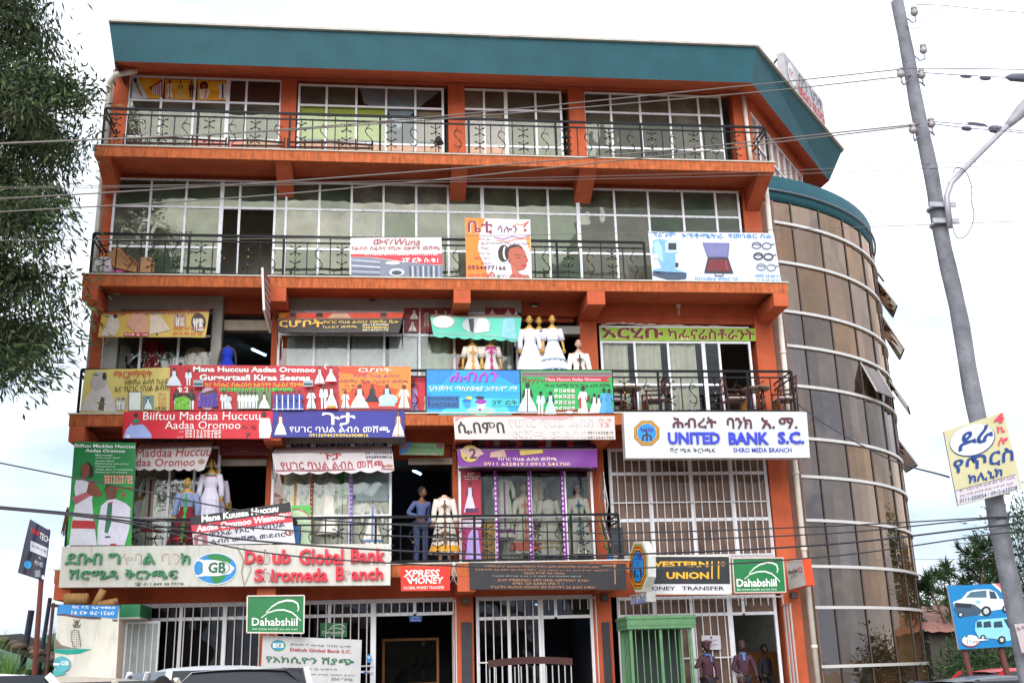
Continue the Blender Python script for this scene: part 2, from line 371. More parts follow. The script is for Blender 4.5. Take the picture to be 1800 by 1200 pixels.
# second balcony level
window((186, 545), (375, 700), 1.15, [252, 318], [590], GL_SHOP, z0=Z[2]+.02, fm=WORN, z1=10.0)
window((490, 541), (914, 720), 1.15, [553.6, 614, 676, 737, 797.5, 860], [588], GL_SHOP, z0=Z[2]+.02, fm=WORN, z1=10.05)
window((1053, 573), (1330, 725), 1.3, [1112.5, 1171, 1232.5, 1260], [601, 676], GL_SHOP, z0=Z[2]+.02, thick=(3,), skip={(4, 1), (4, 2)}, hole={(4, 2)})
# first balcony level
window((238, 780), (380, 960), 1.0, [302, 345], [820], GL_SHOP, z0=Z[1]+.02, fm=WORN, z1=6.75)
window((480, 778), (688, 960), 1.1, [548, 617], [800, 908], GL_SHOP, z0=Z[1]+.02, fm=WHITE, z1=6.8)
window((805, 800), (1048, 985), .95, [869, 930, 990], [822, 908], GL_SHOP, z0=Z[1]+.02, fm=WHITE, z1=6.7)
GLB = window((1068, 800), (1362, 980), 1.38, [1139, 1210, 1282], [833, 915], GL_BANK, z0=Z[1]+.14, z1=6.72, bar=.075)
# ground floor
window((218, 1057), (803, 1200), 1.38, [246, 320, 396, 480, 579.7, 656.7, 729], [1090], GL_GND, z0=.5, z1=3.33, bar=.07, thick=(6,), skip={(6, 1), (7, 1)}, hole={(6, 2), (7, 2)})
window((836, 1048), (1048, 1200), 1.38, [893, 949, 975.5], [1087], GL_GND, z0=.5, z1=3.33, bar=.07, thick=(2,), skip={(2, 1), (3, 1)}, hole={(2, 2), (3, 2)})
window((1083, 1046), (1377, 1200), 1.38, [1148, 1213, 1280, 1304], [1083], GL_BANK, z0=.5, z1=3.27, bar=.07, thick=(3,), skip={(3, 1), (4, 1)}, hole={(3, 2), (4, 2)})
b = MB()
for x, xx, z0, z1 in ((.31, .62, 7.3, 10.2), (2.72, 2.95, 7.28, 10.0)): b.box(x, xx, 1.02, 1.3, z0, z1, GREYPL)
b.box(.31, 2.95, 1.0, 1.3, 10.0, 10.35, GREYPL); b.box(2.96, 4.07, 1.28, 1.5, 9.6, 9.85, mat('#b5aa98', .8)); b.box(11.5, 11.92, 1.28, 1.3, 7.28, 9.9, ORANGE)
b.box(2.96, 4.07, 1.25, 1.34, 6.35, 6.5, mat('#a59c8c', .8)); b.box(7.3, 8.33, 1.25, 1.34, 6.35, 6.5, mat('#a59c8c', .8))
b.box(4.46, 10.05, 1.12, 1.3, 10.05, 10.36, GREYPL)
b.box(4.46, 7.25, 1.05, 1.3, 6.82, 7.0, GREYPL); b.box(10.9, 11.5, 1.25, 1.5, 9.55, 9.75, GREYPL)
b.box(.31, 2.0, 1.45, 1.6, 3.96, 6.9, mat('#8c8578', .9))
b.obj('window_surround', BLD)
def peeled(pts, w_):
    b = MB(); P = [at(u, v, WY-.004) for u, v in pts]; top = []; bot = []
    for i in range(len(P)-1):
        for k in range(8):
            p = P[i].lerp(P[i+1], k/8); top.append(p+Vector((random.uniform(-.02, .02), 0, random.uniform(.2, 1)*w_))); bot.append(p-Vector((random.uniform(0, .5)*w_, 0, random.uniform(0, .4)*w_)))
    n = len(top); b.add(top+bot, [(i, i+1, n+i+1, n+i) for i in range(n-1)], mat('#c8beb4', .9, vary=.2, scale=20)); b.obj('peeled_plaster', BLD)
peeled([(1058, 572), (1085, 568), (1130, 571), (1180, 573), (1300, 575)], .05); peeled([(1052, 725), (1048, 660), (1046, 600), (1051, 575)], .05)
lintel(11.92, 15.95, WY+.05, 9.86, 10.05); lintel(11.93, 15.94, WY+.035, 10.05, 10.34); lintel(8.4, 11.9, WY+.3, 6.45, 6.86); lintel(.3, 8.3, WY+.31, 6.52, 6.86); lintel(4.5, 11.4, WY+.3, 9.95, 10.1)

# security grilles
def grille(tl, br, y, n, z0, z1, skip=()):
    a = at(*tl, y); c = at(*br, y); b = MB(); bm_ = mat('#cfcfd2', .4, vary=.08)
    f = None
    for z in (z0+.05, (z0+z1)/2, z1-.05): b.box(a.x, skip[0][0] if skip and z < z1-.1 else c.x, y-.004, y+.004, z-.015, z+.015, bm_)
    f = b.obj('security_grille', BLD)
    for k in range(n):
        x = a.x+(c.x-a.x)*k/(n-1)
        if any(p < x < q for p, q in skip): 
            cubepiece('bar', x-.011, x+.011, y-.018, y-.006, 3.0, z1, bm_, f); continue
        cubepiece('bar', x-.011, x+.011, y-.018, y-.006, z0, z1, bm_, f)
grille((1070, 806), (1360, 980), 1.3, 22, Z[1]+.16, 6.7)
gx = lambda u, v=1060: at(u, v, 1.3).x
grille((222, 1057), (801, 1057), 1.3, 41, .5, 3.3, [(gx(657), gx(800))])
grille((838, 1048), (1046, 1048), 1.3, 16, .5, 3.3, [(gx(950), gx(1045))])
grille((1085, 1046), (1375, 1046), 1.3, 23, .5, 3.24, [(gx(1281), gx(1374))])
def folded_gate(x, y0, n, z1):
    b = MB(); g = empty('folding_gate'); g.parent = BLD
    bm_ = mat('#b9babd', .4, vary=.08)
    for k in range(n): cubepiece('bar', x+.02*(k % 2), x+.02+.02*(k % 2), y0+k*.1, y0+k*.1+.02, .55, z1, bm_, g)
    cubepiece('rail', x, x+.03, y0, y0+n*.1, z1-.03, z1, bm_, g)
for x in (gx(796), gx(1042), gx(1372)): folded_gate(x, .7 if x > 15 else 1.35, 6, 3.0)

# round glass tower
CX, CY, CR = 15.0, 8.25, 7.0
BZ = [13.35, 12.72, 11.61, 10.27, 9.35, 8.31, 6.98, 6.03, 4.97, 3.88, 2.93, 1.6, .45]
ANG = [-75.4, -70, -61.5, -52.5, -43, -33.5, -24, -14.5, -5, 4.5, 14, 24]
def cyl(a, r, z): return Vector((CX+r*cos(radians(a)), CY+r*sin(radians(a)), z))
TOW = empty('glass_tower', (0, 0, 0)); TOW.parent = BLD
GLT = [glassy('tw%d' % q, t_, g_, f_, rough=.01, dirt=d_, dirtc=c_) for q, (t_, g_, f_, d_, c_) in enumerate((('#c8a284', '#ecccb4', .26, .12, '#947558'), ('#b08e74', '#e4c8b2', .34, .08, '#8a7058'), ('#d0a880', '#f0d0b4', .20, .2, '#a07c5a'), ('#957f74', '#d6c6bc', .24, .16, '#7a695f'), ('#9f8878', '#d8c8bc', .2, .2, '#82705f'), ('#8b7a74', '#ccc0ba', .28, .14, '#6e605a')))]
open_panes = {(1, 6): 28, (2, 6): 24, (4, 3): 22, (4, 5): 26, (5, 7): 30}
for k in range(len(BZ)-1):
    for i in range(len(ANG)-1):
        a0, a1 = ANG[i], ANG[i+1]; z1, z0 = BZ[k]-.03, BZ[k+1]+.03; b = MB()
        dk = k in (4, 5) or (i < 2 and k > 2); gm = GLT[(1 if dk else 0)*3+(i*7+k*5) % 3]
        n = 3; P = []; tilt = open_panes.get((k, i), 0)
        for z in (z0, z1):
            for s in range(n+1):
                a = a0+.25+(a1-a0-.5)*s/n; rr = CR-.02+(sin(radians(tilt))*(z1-z) if tilt else 0)
                P.append(cyl(a, rr, z if not tilt else z1-(z1-z)*cos(radians(tilt))))
        Q = [p+Vector((CX-p.x, CY-p.y, 0)).normalized()*.012 for p in P]
        fs = [(s, s+1, n+2+s, n+1+s) for s in range(n)]; m_ = len(P)
        fs += [tuple(m_+q for q in reversed(f)) for f in fs]+[(s, m_+s, m_+s+1, s+1) for s in range(n)]+[(n+1+s, n+2+s, m_+n+2+s, m_+n+1+s) for s in range(n)]
        b.add(P+Q, fs, gm); po = b.obj('pane', TOW)
        if tilt:
            tag(po, 'pane swung open at its foot')
            for e in (0, n): b = MB(); b.bar(P[e], P[n+1+e], .035, mat('#a8a49e', .5)); b.bar(P[0], P[n], .035, mat('#a8a49e', .5)); b.obj('sash', TOW)
for k, z in enumerate(BZ[1:]):
    b = MB(); pts = [-75.6+3.2*i for i in range(32)]
    pr = [(CR-.04, z-.035), (CR+.05, z-.035), (CR+.05, z+.035), (CR-.04, z+.035)]
    vs = [cyl(a, r, zz) for a in pts for r, zz in pr]
    b.add(vs, [(i*4+q, (i+1)*4+q, (i+1)*4+(q+1) % 4, i*4+(q+1) % 4) for i in range(31) for q in range(4)], mat('#cfcdca', .35, metal=.2, vary=.06))
    b.obj('band', TOW)
DM = mat('#453c3a', .5)
for a in ANG:
    b = MB(); b.bar(cyl(a, CR-.005, .45), cyl(a, CR-.005, 13.35), .032, DM); b.obj('mullion', TOW)
b = MB(); pts = [-77+3.2*i for i in range(34)]
prf = [(CR-.05, 13.35), (CR+.0, 13.35), (CR+.03, 13.55), (CR+.03, 14.06), (CR-.1, 14.12)]
vs = [cyl(a, r, zz) for a in pts for r, zz in prf]; np_ = len(prf)
b.add(vs, [(i*np_+q, (i+1)*np_+q, (i+1)*np_+(q+1) % np_, i*np_+(q+1) % np_) for i in range(33) for q in range(np_)], TEAL, True); b.obj('tower_parapet', BLD)
b = MB(); b.tube([cyl(-76+3*i, CR+.08, 13.62) for i in range(22)]+[cyl(-9, CR+.55, 13.2)], .03, mat('#6a6f76', .4, metal=.4)); b.obj('tower_gutter_pipe', BLD)
b = MB(); disc = [(CX, CY)]+[(cyl(a, CR-.1, 0).x, cyl(a, CR-.1, 0).y) for a in range(-80, 91, 10)]
for z in (3.8, 7.1, 10.3, 13.5):
    b.add([(x, y, zz) for zz in (z, z+.12) for x, y in disc], [tuple(range(len(disc))), tuple(range(2*len(disc)-1, len(disc)-1, -1))], mat('#7b6c62', .9))
b.obj('tower_floor', BLD)
def tower_curtains():
    cm = [mat('#a87a58', .9, vary=.2), mat('#c8a880', .9, vary=.15), mat('#a0583e', .9, vary=.2), mat('#c0b09c', .9)]
    for (z0, z1, a0, a1, ci) in ((.5, 2.6, -58, 10, 2), (2.6, 3.7, -60, 10, 0), (4, 5.6, -55, 10, 0), (.5, 5.9, -72, -60, 1), (4.2, 6.9, -58, -50, 1), (7.3, 9.9, -72, -10, 3), (10.6, 13.4, -75, -5, 3)):
        b = MB(); n = int((a1-a0)*2.2); vs = []
        for s in range(n+1):
            a = a0+(a1-a0)*s/n; r = CR-.45+.06*sin(a*3.1)+.03*sin(a*7.7)
            vs += [cyl(a, r, z0), cyl(a, r, z1)]
        b.add(vs, [(2*s, 2*s+2, 2*s+3, 2*s+1) for s in range(n)], cm[ci], True)
        tag(b.obj('curtain'), {0: 'brown pleated curtain behind the tower glass', 1: 'tall tan curtain behind the tower glass beside the drainpipe' if z0 < 1 else 'short tan curtain behind the tower glass at bank sign height', 2: 'rust red curtain low in the tower glass', 3: 'pale blind behind the upper tower glass'}[ci]+', %.0f to %.0f metres up' % (z0, z1) if ci in (2, 1) else {0: 'low brown pleated curtain behind the tower glass' if z0 < 3 else 'upper brown pleated curtain behind the tower glass', 3: 'pale blind high behind the tower glass under the parapet' if z0 > 10 else 'pale blind halfway up behind the tower glass'}[ci], 'curtain', 'curtains behind the tower glass')
tower_curtains()
# downpipes
b = MB()
b.tube([(16.2, 1.12, 16.35), (16.24, 1.12, Z[4]+.05)], .055, PIPE, 10); b.tube([(16.53, 1.05, Z[4]-.2), (16.53, 1.05, .3)], .065, PIPE, 10)
for z in (12, 9, 6, 4.2, 2): b.tube([(16.53, 1.05, z), (16.53, 1.05, z+.08)], .078, PIPE, 10)
b.obj('drainpipe', BLD)
b = MB(); b.tube([(16.7, 1.25, 13.2), (16.7, 1.25, .3)], .03, mat('#6e5a50', .6), 6); b.tube([(16.62, 1.2, 7.2), (16.62, 1.2, .3)], .025, mat('#b9aba0', .6), 6); b.obj('drainpipe', BLD)
b = MB(); b.tube([(.55, .9, 16.2), (.42, .75, 16.08), (.1, .8, 16.02), (-.06, .95, 15.9), (-.09, 1.05, 15.7), (-.1, 1.1, 14)], .075, PIPE, 10); b.tube([(-.1, 1.1, 14), (-.12, 1.2, 10.8)], .05, PIPE, 8)
b.obj('drainpipe', BLD)

# railings
def curl(b, pts, r=.0115): b.tube(pts, r, IRON, 4, smooth=False)
def orn_mesh(kind):
    b = MB(); g = GOLD
    if kind == 'x':
        b.tube([(0, 0, 0), (0, 0, .82)], .011, IRON, 4, smooth=False)
        for zc in (.25, .62):
            for sx in (-1, 1):
                for sz in (-1, 1):
                    curl(b, [(sx*(.012+.07*(1-cos(t))/1.2), 0, zc+sz*(.02+.09*sin(t*.55))) for t in [0, .6, 1.2, 1.8, 2.3, 2.8]]+[(sx*.085, 0, zc+sz*.07)])
            b.ball((0, 0, zc), .02, g, 6, 4)
        b.ball((0, 0, .44), (.018, .018, .035), g, 6, 4)
    else:
        b.tube([(0, 0, 0), (0, 0, .12)], .007, IRON, 4); b.tube([(0, 0, .7), (0, 0, .82)], .007, IRON, 4)
        pts = []
        for i in range(27):
            t = i/26; zc = .12+.58*t; pts.append((.085*sin(2*pi*t)*1.0, 0, zc))
        curl(b, pts)
        curl(b, [(.085*cos(t)*1.0-.0, 0, .56+.07*sin(t)) for t in [0, .6, 1.2, 1.9, 2.6, 3.3]]); curl(b, [(-.085*cos(t), 0, .26-.07*sin(t)) for t in [0, .6, 1.2, 1.9, 2.6, 3.3]])
        b.ball((0, 0, .41), .02, g, 6, 4)
    return b.mesh('scroll')
OX, OS = orn_mesh('x'), orn_mesh('s')
def railing(lv, x0, x1, ends=(True, True), phase=0):
    z = Z[lv]+.02; b = MB(); y = .1
    b.bar((x0, y, z+1.0), (x1, y, z+1.0), .045, IRON, .055); b.bar((x0, y, z+.85), (x1, y, z+.85), .03, IRON, .034); b.bar((x0, y, z+.05), (x1, y, z+.05), .03, IRON, .034)
    for on, x in zip(ends, (x0, x1)):
        if on:
            for h in (1.0, .85, .05): b.bar((x, y, z+h), (x, 1.28, z+h), .035, IRON, .025)
            b.bar((x, .7, z), (x, .7, z+1), .02, IRON)
    f = b.obj('railing', BLD)
    n = max(1, round((x1-x0)/.268)); st = (x1-x0)/n
    for k in range(n+1):
        x = x0+k*st; q = (k+phase) % 8
        if q == 0 or k in (0, n): cubepiece('post', x-.026, x+.026, y-.02, y+.02, z, z+1.0, IRON, f)
        elif q % 2 == 0: cubepiece('baluster', x-.012, x+.012, y-.008, y+.008, z+.05, z+(1.0 if q == 4 else .85), IRON, f)
        else: link('scroll', OX if q in (1, 5) else OS, f, (x, y, z+.04))
railing(4, .13, 16.3); railing(3, .13, 12.95, (True, False)); railing(2, .14, 16.3); railing(1, .14, 11.94)
# ceiling lamps
def ceil_lamp(u, v, zc, lab):
    p = atz(u, v, zc); b = MB(); b.lathe([(0, .13, .13), (-.05, .15, .15)], mat('#4a4644', .5), c=p); 
    o = empty('ceiling_lamp', p, lab, 'lamp', 'round lamps under the balconies'); b = MB(); b.lathe([(0, .12, .12), (-.05, .15, .15), (-.06, .15, .15)], mat('#4a4644', .5), 14); b.obj('housing', o)
    b = MB(); b.ball((0, 0, -.06), (.12, .12, .05), mat('#c9c6c0', .3), 12, 6); b.obj('diffuser', o)
ceil_lamp(339, 524, Z[3]-.132, 'round ceiling lamp under the third balcony, above the yellow awning'); ceil_lamp(655, 528, Z[3]-.132, 'round ceiling lamp under the third balcony, above the black banner'); ceil_lamp(938, 535, Z[3]-.132, 'round ceiling lamp above the three standing mannequins'); ceil_lamp(672, 769, Z[2]-.132, 'round ceiling lamp half hidden by the blue banner')
p = atz(1192, 536, Z[3]-.132); o = empty('bulb_lamp', p, 'white energy saving bulb hanging under the balcony above the cafe', 'lamp')
b = MB(); b.lathe([(0, .07, .07), (-.03, .07, .07), (-.06, .035, .035), (-.12, .035, .035)], mat('#d8d0c0', .5), 12); b.obj('socket', o)
b = MB(); b.tube([(.03*cos(t*1.6), .03*sin(t*1.6), -.12-.012*t) for t in range(14)], .014, mat('#efefec', .3), 5); b.obj('bulb', o)
# ------------------------------------------------------------------ signs and banners
def textmesh(body, bold=0, shear=0, ext=0):
    c = bpy.data.curves.new('lettering', 'FONT'); c.body = body; c.resolution_u = 2; c.offset = bold; c.shear = shear; c.extrude = ext
    o = bpy.data.objects.new('lettering', c); me = bpy.data.meshes.new_from_object(o)
    vs = [v.co.copy() for v in me.vertices]; fs = [tuple(p.vertices) for p in me.polygons]
    bpy.data.objects.remove(o); bpy.data.curves.remove(c); bpy.data.meshes.remove(me)
    return vs, fs
def islands(nv, fs):
    par = list(range(nv))
    def find(a):
        while par[a] != a: par[a] = par[par[a]]; a = par[a]
        return a
    for f in fs:
        r = find(f[0])
        for i in f[1:]: par[find(i)] = r
    g = {}
    for k, f in enumerate(fs): g.setdefault(find(f[0]), []).append(f)
    return list(g.values())
class Sign:
    def __init__(s, name, label, cat, quad, y, color, th=.03, wave=0, wf=(9, 3), outline=None, group=None, nx=1, ny=1, rough=.5, board='board', rim=None, vary=.06, streak=0, scallop=0, back=None):
        ys = y if isinstance(y, (list, tuple)) else [y]*4
        s.q = quad; s.C = [at(*p, yy) for p, yy in zip(quad, ys)]
        s.o = sum(s.C, Vector())/4; s.root = empty(name, s.o, label, cat, group)
        ex = (s.C[1]-s.C[0]); ey = (s.C[3]-s.C[0]); s.n = ex.cross(ey).normalized()
        if s.n.dot(EYE-s.o) < 0: s.n = -s.n
        s.wave, s.wf = wave, wf; s.let = MB(); s.pic = MB(); s.lift = .004 if not wave else .008
        if wave: nx, ny = max(nx, 24), max(ny, 8)
        b = MB(); mt = mat(deep(color), rough, vary=vary, scale=3, streak=max(streak, .12), dirt='#6a6058', sf=(4, .8), s0=.5)
        if outline:
            P = [s.pt(*q, 0) for q in outline]; k = len(P); Q = [s.pt(*q, -th) for q in outline]
            b.add(P+Q, [tuple(range(k)), tuple(range(2*k-1, k-1, -1))], mt); b.add(P+Q, [(i, k+i, k+(i+1) % k, (i+1) % k) for i in range(k)], mt if not rim else mat(rim, .5))
        else:
            def g(i, j, l):
                t = j/ny
                if scallop and j == ny: t = 1+scallop*abs(sin(i/nx*pi*s.scn))
                return s.pt(i/nx, t, l)
            s.scn = 7
            if scallop: nx = 56
            P = [g(i, j, 0) for j in range(ny+1) for i in range(nx+1)]; Q = [g(i, j, -th) for j in range(ny+1) for i in range(nx+1)]
            k = len(P); W = nx+1
            fs = [(j*W+i, (j+1)*W+i, (j+1)*W+i+1, j*W+i+1) for j in range(ny) for i in range(nx)]
            b.add(P+Q, fs+[tuple(k+x for x in reversed(f)) for f in fs], mt, bool(wave))
            ed = [i for i in range(W)]+[j*W+nx for j in range(1, ny+1)]+[ny*W+i for i in range(nx-1, -1, -1)]+[j*W for j in range(ny-1, 0, -1)]
            b.add(P+Q, [(ed[i], ed[(i+1) % len(ed)], k+ed[(i+1) % len(ed)], k+ed[i]) for i in range(len(ed))], mat(rim, .5) if rim else mt)
        b.obj(board, s.root, None); s.root.children[-1].location = -s.o
    def pt(s, u, t, l):
        a, b_, c, d = s.C
        p = a*(1-u)*(1-t)+b_*u*(1-t)+c*u*t+d*(1-u)*t
        if s.wave: l += s.wave*(sin(u*s.wf[0]+1.3*t)*.6+sin(u*s.wf[0]*2.3+t*s.wf[1]+1)*.3+sin(t*s.wf[1]*1.7+u*3)*.35)
        return p+s.n*l
    def st(s, x, y):
        a, b_, c, d = s.q; u = t = .5
        for _ in range(6):
            X = [a[k]*(1-u)*(1-t)+b_[k]*u*(1-t)+c[k]*u*t+d[k]*(1-u)*t for k in (0, 1)]
            du = [(b_[k]-a[k])*(1-t)+(c[k]-d[k])*t for k in (0, 1)]; dt = [(d[k]-a[k])*(1-u)+(c[k]-b_[k])*u for k in (0, 1)]
            e = (x-X[0], y-X[1]); D = du[0]*dt[1]-du[1]*dt[0]
            u += (e[0]*dt[1]-e[1]*dt[0])/D; t += (du[0]*e[1]-du[1]*e[0])/D
        return u, t
    def text(s, body, x0, y0, x1, y1, color, bold=.012, shear=0, depth=0, shadow=None, flip=False, letters=False, metal=0):
        if shadow: s.text(body, x0+.7, y0+.7, x1+.7, y1+.7, shadow, bold+.012, shear)
        vs, fs = textmesh(body, bold*.6, shear, .1 if depth else 0)
        if not vs: return
        X0, X1 = min(v.x for v in vs), max(v.x for v in vs); Y0, Y1 = min(v.y for v in vs), max(v.y for v in vs)
        s.lift += .0006; P = []
        sa, sb = s.st(x0, y0), s.st(x1, y1)
        for v in vs:
            fx = (v.x-X0)/(X1-X0); fy = (Y1-v.y)/(Y1-Y0)
            if flip: fx, fy = 1-fx, 1-fy
            P.append(s.pt(sa[0]+(sb[0]-sa[0])*fx, sa[1]+(sb[1]-sa[1])*fy, s.lift+(.007 if s.wave else 0)+(depth*(v.z+.1)/.2 if depth else 0)))
        mt = mat(color, .4, vary=.06, scale=9) if depth else ink(color)
        if letters:
            for isl in islands(len(vs), fs):
                ids = sorted({i for f in isl for i in f}); mp_ = {i: k for k, i in enumerate(ids)}
                b = MB(); b.add([P[i]-s.o for i in ids], [tuple(mp_[i] for i in f) for f in isl], mt); b.obj('letter', s.root)
        else: b = MB(); b.add([p-s.o for p in P], fs, mt); b.obj('lettering', s.root)
    def poly(s, pts, color, up=0):
        s.lift += .0006; Q = [s.st(*p) for p in pts]
        if s.wave:
            bm = bmesh.new(); bm.faces.new([bm.verts.new((u, t, 0)) for u, t in Q]); bmesh.ops.triangulate(bm, faces=bm.faces[:])
            for ax, n in ((0, 24), (1, 8)):
                for k in range(int(min(q[ax] for q in Q)*n), int(max(q[ax] for q in Q)*n)+2):
                    bmesh.ops.bisect_plane(bm, geom=bm.verts[:]+bm.edges[:]+bm.faces[:], plane_co=tuple(k/n if a == ax else 0 for a in range(3)), plane_no=tuple(1 if a == ax else 0 for a in range(3)))
            bm.verts.index_update(); s.pic.add([s.pt(v.co.x, v.co.y, s.lift+.004+up)-s.o for v in bm.verts], [tuple(v.index for v in f.verts) for f in bm.faces], ink(color), True); bm.free()
        else: s.pic.add([s.pt(*q, s.lift+up)-s.o for q in Q], [tuple(range(len(pts)))], ink(color))
    def ell(s, x, y, rx, ry, color, n=14, a0=0, a1=2*pi):
        s.poly([(x+rx*cos(a0+(a1-a0)*k/n), y+ry*sin(a0+(a1-a0)*k/n)) for k in range(n if a1-a0 > 6.2 else n+1)], color)
    def line(s, pts, w_, color):
        s.lift += .0006
        for (x0, y0), (x1, y1) in zip(pts, pts[1:]):
            l = math.hypot(x1-x0, y1-y0) or 1; nx, ny = -(y1-y0)/l*w_/2, (x1-x0)/l*w_/2
            s.pic.add([s.pt(*s.st(*p), s.lift)-s.o for p in ((x0+nx, y0+ny), (x1+nx, y1+ny), (x1-nx, y1-ny), (x0-nx, y0-ny))], [(0, 1, 2, 3)], ink(color))
    def ring(s, x, y, rx, ry, w_, color, n=16, a0=0, a1=2*pi):
        s.line([(x+rx*cos(a0+(a1-a0)*k/n), y+ry*sin(a0+(a1-a0)*k/n)) for k in range(n+1)], w_, color)
    def rect(s, x0, y0, x1, y1, color): s.poly([(x0, y0), (x1, y0), (x1, y1), (x0, y1)], color)
    def fig(s, x, top, bot, dress='#eceef2', skin='#6b4232', kind='gown', hair='#181214', trim=None, wd=1):
        h = bot-top; k = h*wd; keep = s.pic; s.pic = MB()
        s.ell(x, top+.075*h, .075*k, .085*h, hair, 10)
        if kind == 'suit':
            for sx in (-1, 1): s.poly([(x+sx*.02*k, top+.5*h), (x+sx*.12*k, top+.48*h), (x+sx*.10*k, bot), (x+sx*.03*k, bot)], '#e8eaf0' if trim is None else trim)
            s.poly([(x-.15*k, top+.2*h), (x+.15*k, top+.2*h), (x+.19*k, top+.5*h), (x+.12*k, top+.56*h), (x-.12*k, top+.56*h), (x-.19*k, top+.5*h)], dress)
            s.poly([(x-.04*k, top+.19*h), (x+.04*k, top+.19*h), (x+.0*k, top+.42*h)], '#2c7a5a')
        else:
            hem = {'gown': .34, 'robe': .2, 'dress': .26}[kind]
            s.poly([(x-.09*k, top+.2*h), (x+.09*k, top+.2*h), (x+.075*k, top+.42*h), (x+hem*.7*k, top+.72*h), (x+hem*k, bot), (x-hem*k, bot), (x-hem*.7*k, top+.72*h), (x-.075*k, top+.42*h)], dress)
            for sx in (-1, 1): s.poly([(x+sx*.07*k, top+.2*h), (x+sx*.13*k, top+.23*h), (x+sx*.19*k, top+.46*h), (x+sx*.13*k, top+.5*h), (x+sx*.08*k, top+.34*h)], dress if kind == 'robe' else skin)
            if trim: s.poly([(x-.02*k, top+.22*h), (x+.02*k, top+.22*h), (x+.025*k, bot), (x-.025*k, bot)], trim); s.rect(x-hem*.96*k, bot-.06*h, x+hem*.96*k, bot-.03*h, trim)
        s.ell(x, top+.09*h, .048*k, .068*h, skin, 10); s.rect(x-.02*k, top+.14*h, x+.02*k, top+.2*h, skin)
        s.pic.obj('printed_figure', s.root); s.pic = keep
    def done(s):
        if s.pic.f: s.pic.obj('printed_picture', s.root)
        return s.root
    def rimbox(s, d, color, w_=.03):
        """raised metal edge round the board"""
        mt = mat(color, .4, metal=.3, vary=.08); b = MB(); c = [s.pt(u, t, d/2)-s.o for u, t in ((0, 0), (1, 0), (1, 1), (0, 1))]
        for i in range(4): b.bar(c[i], c[(i+1) % 4], w_, mt, w_)
        b.obj('rim', s.root)

DR = '#dfe4ee'
# -- third balcony
S = Sign('banner', 'white banner reading Wuna with red lower stripe on the third balcony railing', 'banner', [(616, 418), (776, 417), (778, 490), (618, 489)], .04, '#d9d3d4', .012)
S.poly([(616, 447), (777, 446), (778, 466), (735, 463), (690, 457), (650, 452), (617, 452)], '#d23b4c')
S.poly([(617, 453), (650, 453), (700, 460), (778, 467), (778, 490), (618, 489)], '#7f8798')
for k in range(6): S.line([(618, 457+k*5), (668, 461+k*4.5)], 2.2, ['#b9c1cf', '#6f7a8c', '#c9cfda', '#5c6678', '#aab3c2', '#49566a'][k])
for k in range(12): S.line([(720+k*4.7, 468), (721+k*4.6, 488)], 2.4, ['#3f4656', '#c4c9d2', '#5a4a78', '#8fb0b8'][k % 4])
S.ell(697, 479, 14, 7, '#c6ccd6'); S.ell(697, 480, 9, 4, '#3c4250'); S.ell(690, 463, 13, 3, '#dfe3ea')
S.text('ውና/', 656, 421, 691, 430, '#a3212f', .004, .1); S.text('Wuna', 693, 420, 738, 431, '#a3212f', -.004, .3)
S.text('የልብስ ስፌትና የቪሎ ዕቃዎች መሸጫ', 618, 433, 773, 440, '#a3212f', .002)
S.text('0911212767/0912633274/0911339780', 641, 442.5, 769, 449.5, '#ffffff', .02); S.text('2ኛ ፎቅ ሱ.ቁ1', 706, 453, 770, 463, '#ffffff', .012); S.done()

S = Sign('banner', 'salon banner in orange and white with the portrait of a woman with closed eyes', 'banner', [(817, 383), (932, 386), (935, 492), (820, 491)], .03, '#dcdde4', .015)
S.poly([(817, 383), (853, 384), (843, 410), (840, 440), (852, 470), (862, 492), (820, 491)], '#ee8a25')
S.poly([(924, 416), (932, 414), (933, 446), (926, 428)], '#e7a33a')
S.text('ቤቲ', 822, 388, 866, 412, '#8a1a4a', .03, 0, shadow='#e8d8d0'); S.text('ሳሎን', 874, 396, 910, 410, '#7a2060', .012, .1)
for pts, c in (([(900, 399), (908, 394), (918, 396), (928, 390)], '#d98436'), ([(868, 417), (885, 421), (900, 416), (915, 419), (932, 414)], '#b060a8'), ([(872, 422), (890, 426), (905, 421), (932, 420)], '#e08a40')): S.line(pts, 1.6, c)
S.line([(920, 400), (929, 389)], 2.2, '#c8283a'); S.ell(923, 405, 2.5, 3, '#b8322a')
for k, (t_, a, c) in enumerate((('ፀጉር ስራ', 842, 862), ('ቁርጥ', 845, 860), ('ጥፍር', 845, 859), ('ፓርፊ ስራ', 840, 862), ('ሙሽራ ሜካፕ', 834, 862), ('ሹሩባ', 845, 862))): S.text(t_, a, 418+k*8.4, c, 423.6+k*8.4, '#8a3a2a', .0)
S.text('የውበትዎን ጉዳይ እኛ ይተዉልን', 861, 426, 930, 431, '#6a3a8a', .004)
S.ell(885, 446, 10, 15, '#2a1416'); S.ell(905, 441, 15, 11, '#3a1a16'); S.ring(890, 445, 5, 12, 3, '#e8e2e0', 10, 1.7, 4.2)
S.poly([(893, 447), (896, 438), (910, 434), (922, 441), (926, 452), (929, 459), (925, 462), (926, 468), (921, 474), (911, 476), (902, 470), (895, 462)], '#b8644e')
S.poly([(897, 463), (908, 474), (914, 482), (930, 486), (934, 492), (893, 492), (900, 480)], '#c07058')
S.line([(907, 453), (915, 455)], 1.2, '#2a1010'); S.line([(905, 449), (915, 449)], 1, '#3a1a16'); S.line([(921, 452), (925, 453)], 1.2, '#2a1010'); S.ell(920, 467.5, 4, 2, '#b8202c'); S.ell(895, 458, 2.2, 4, '#a0543e')
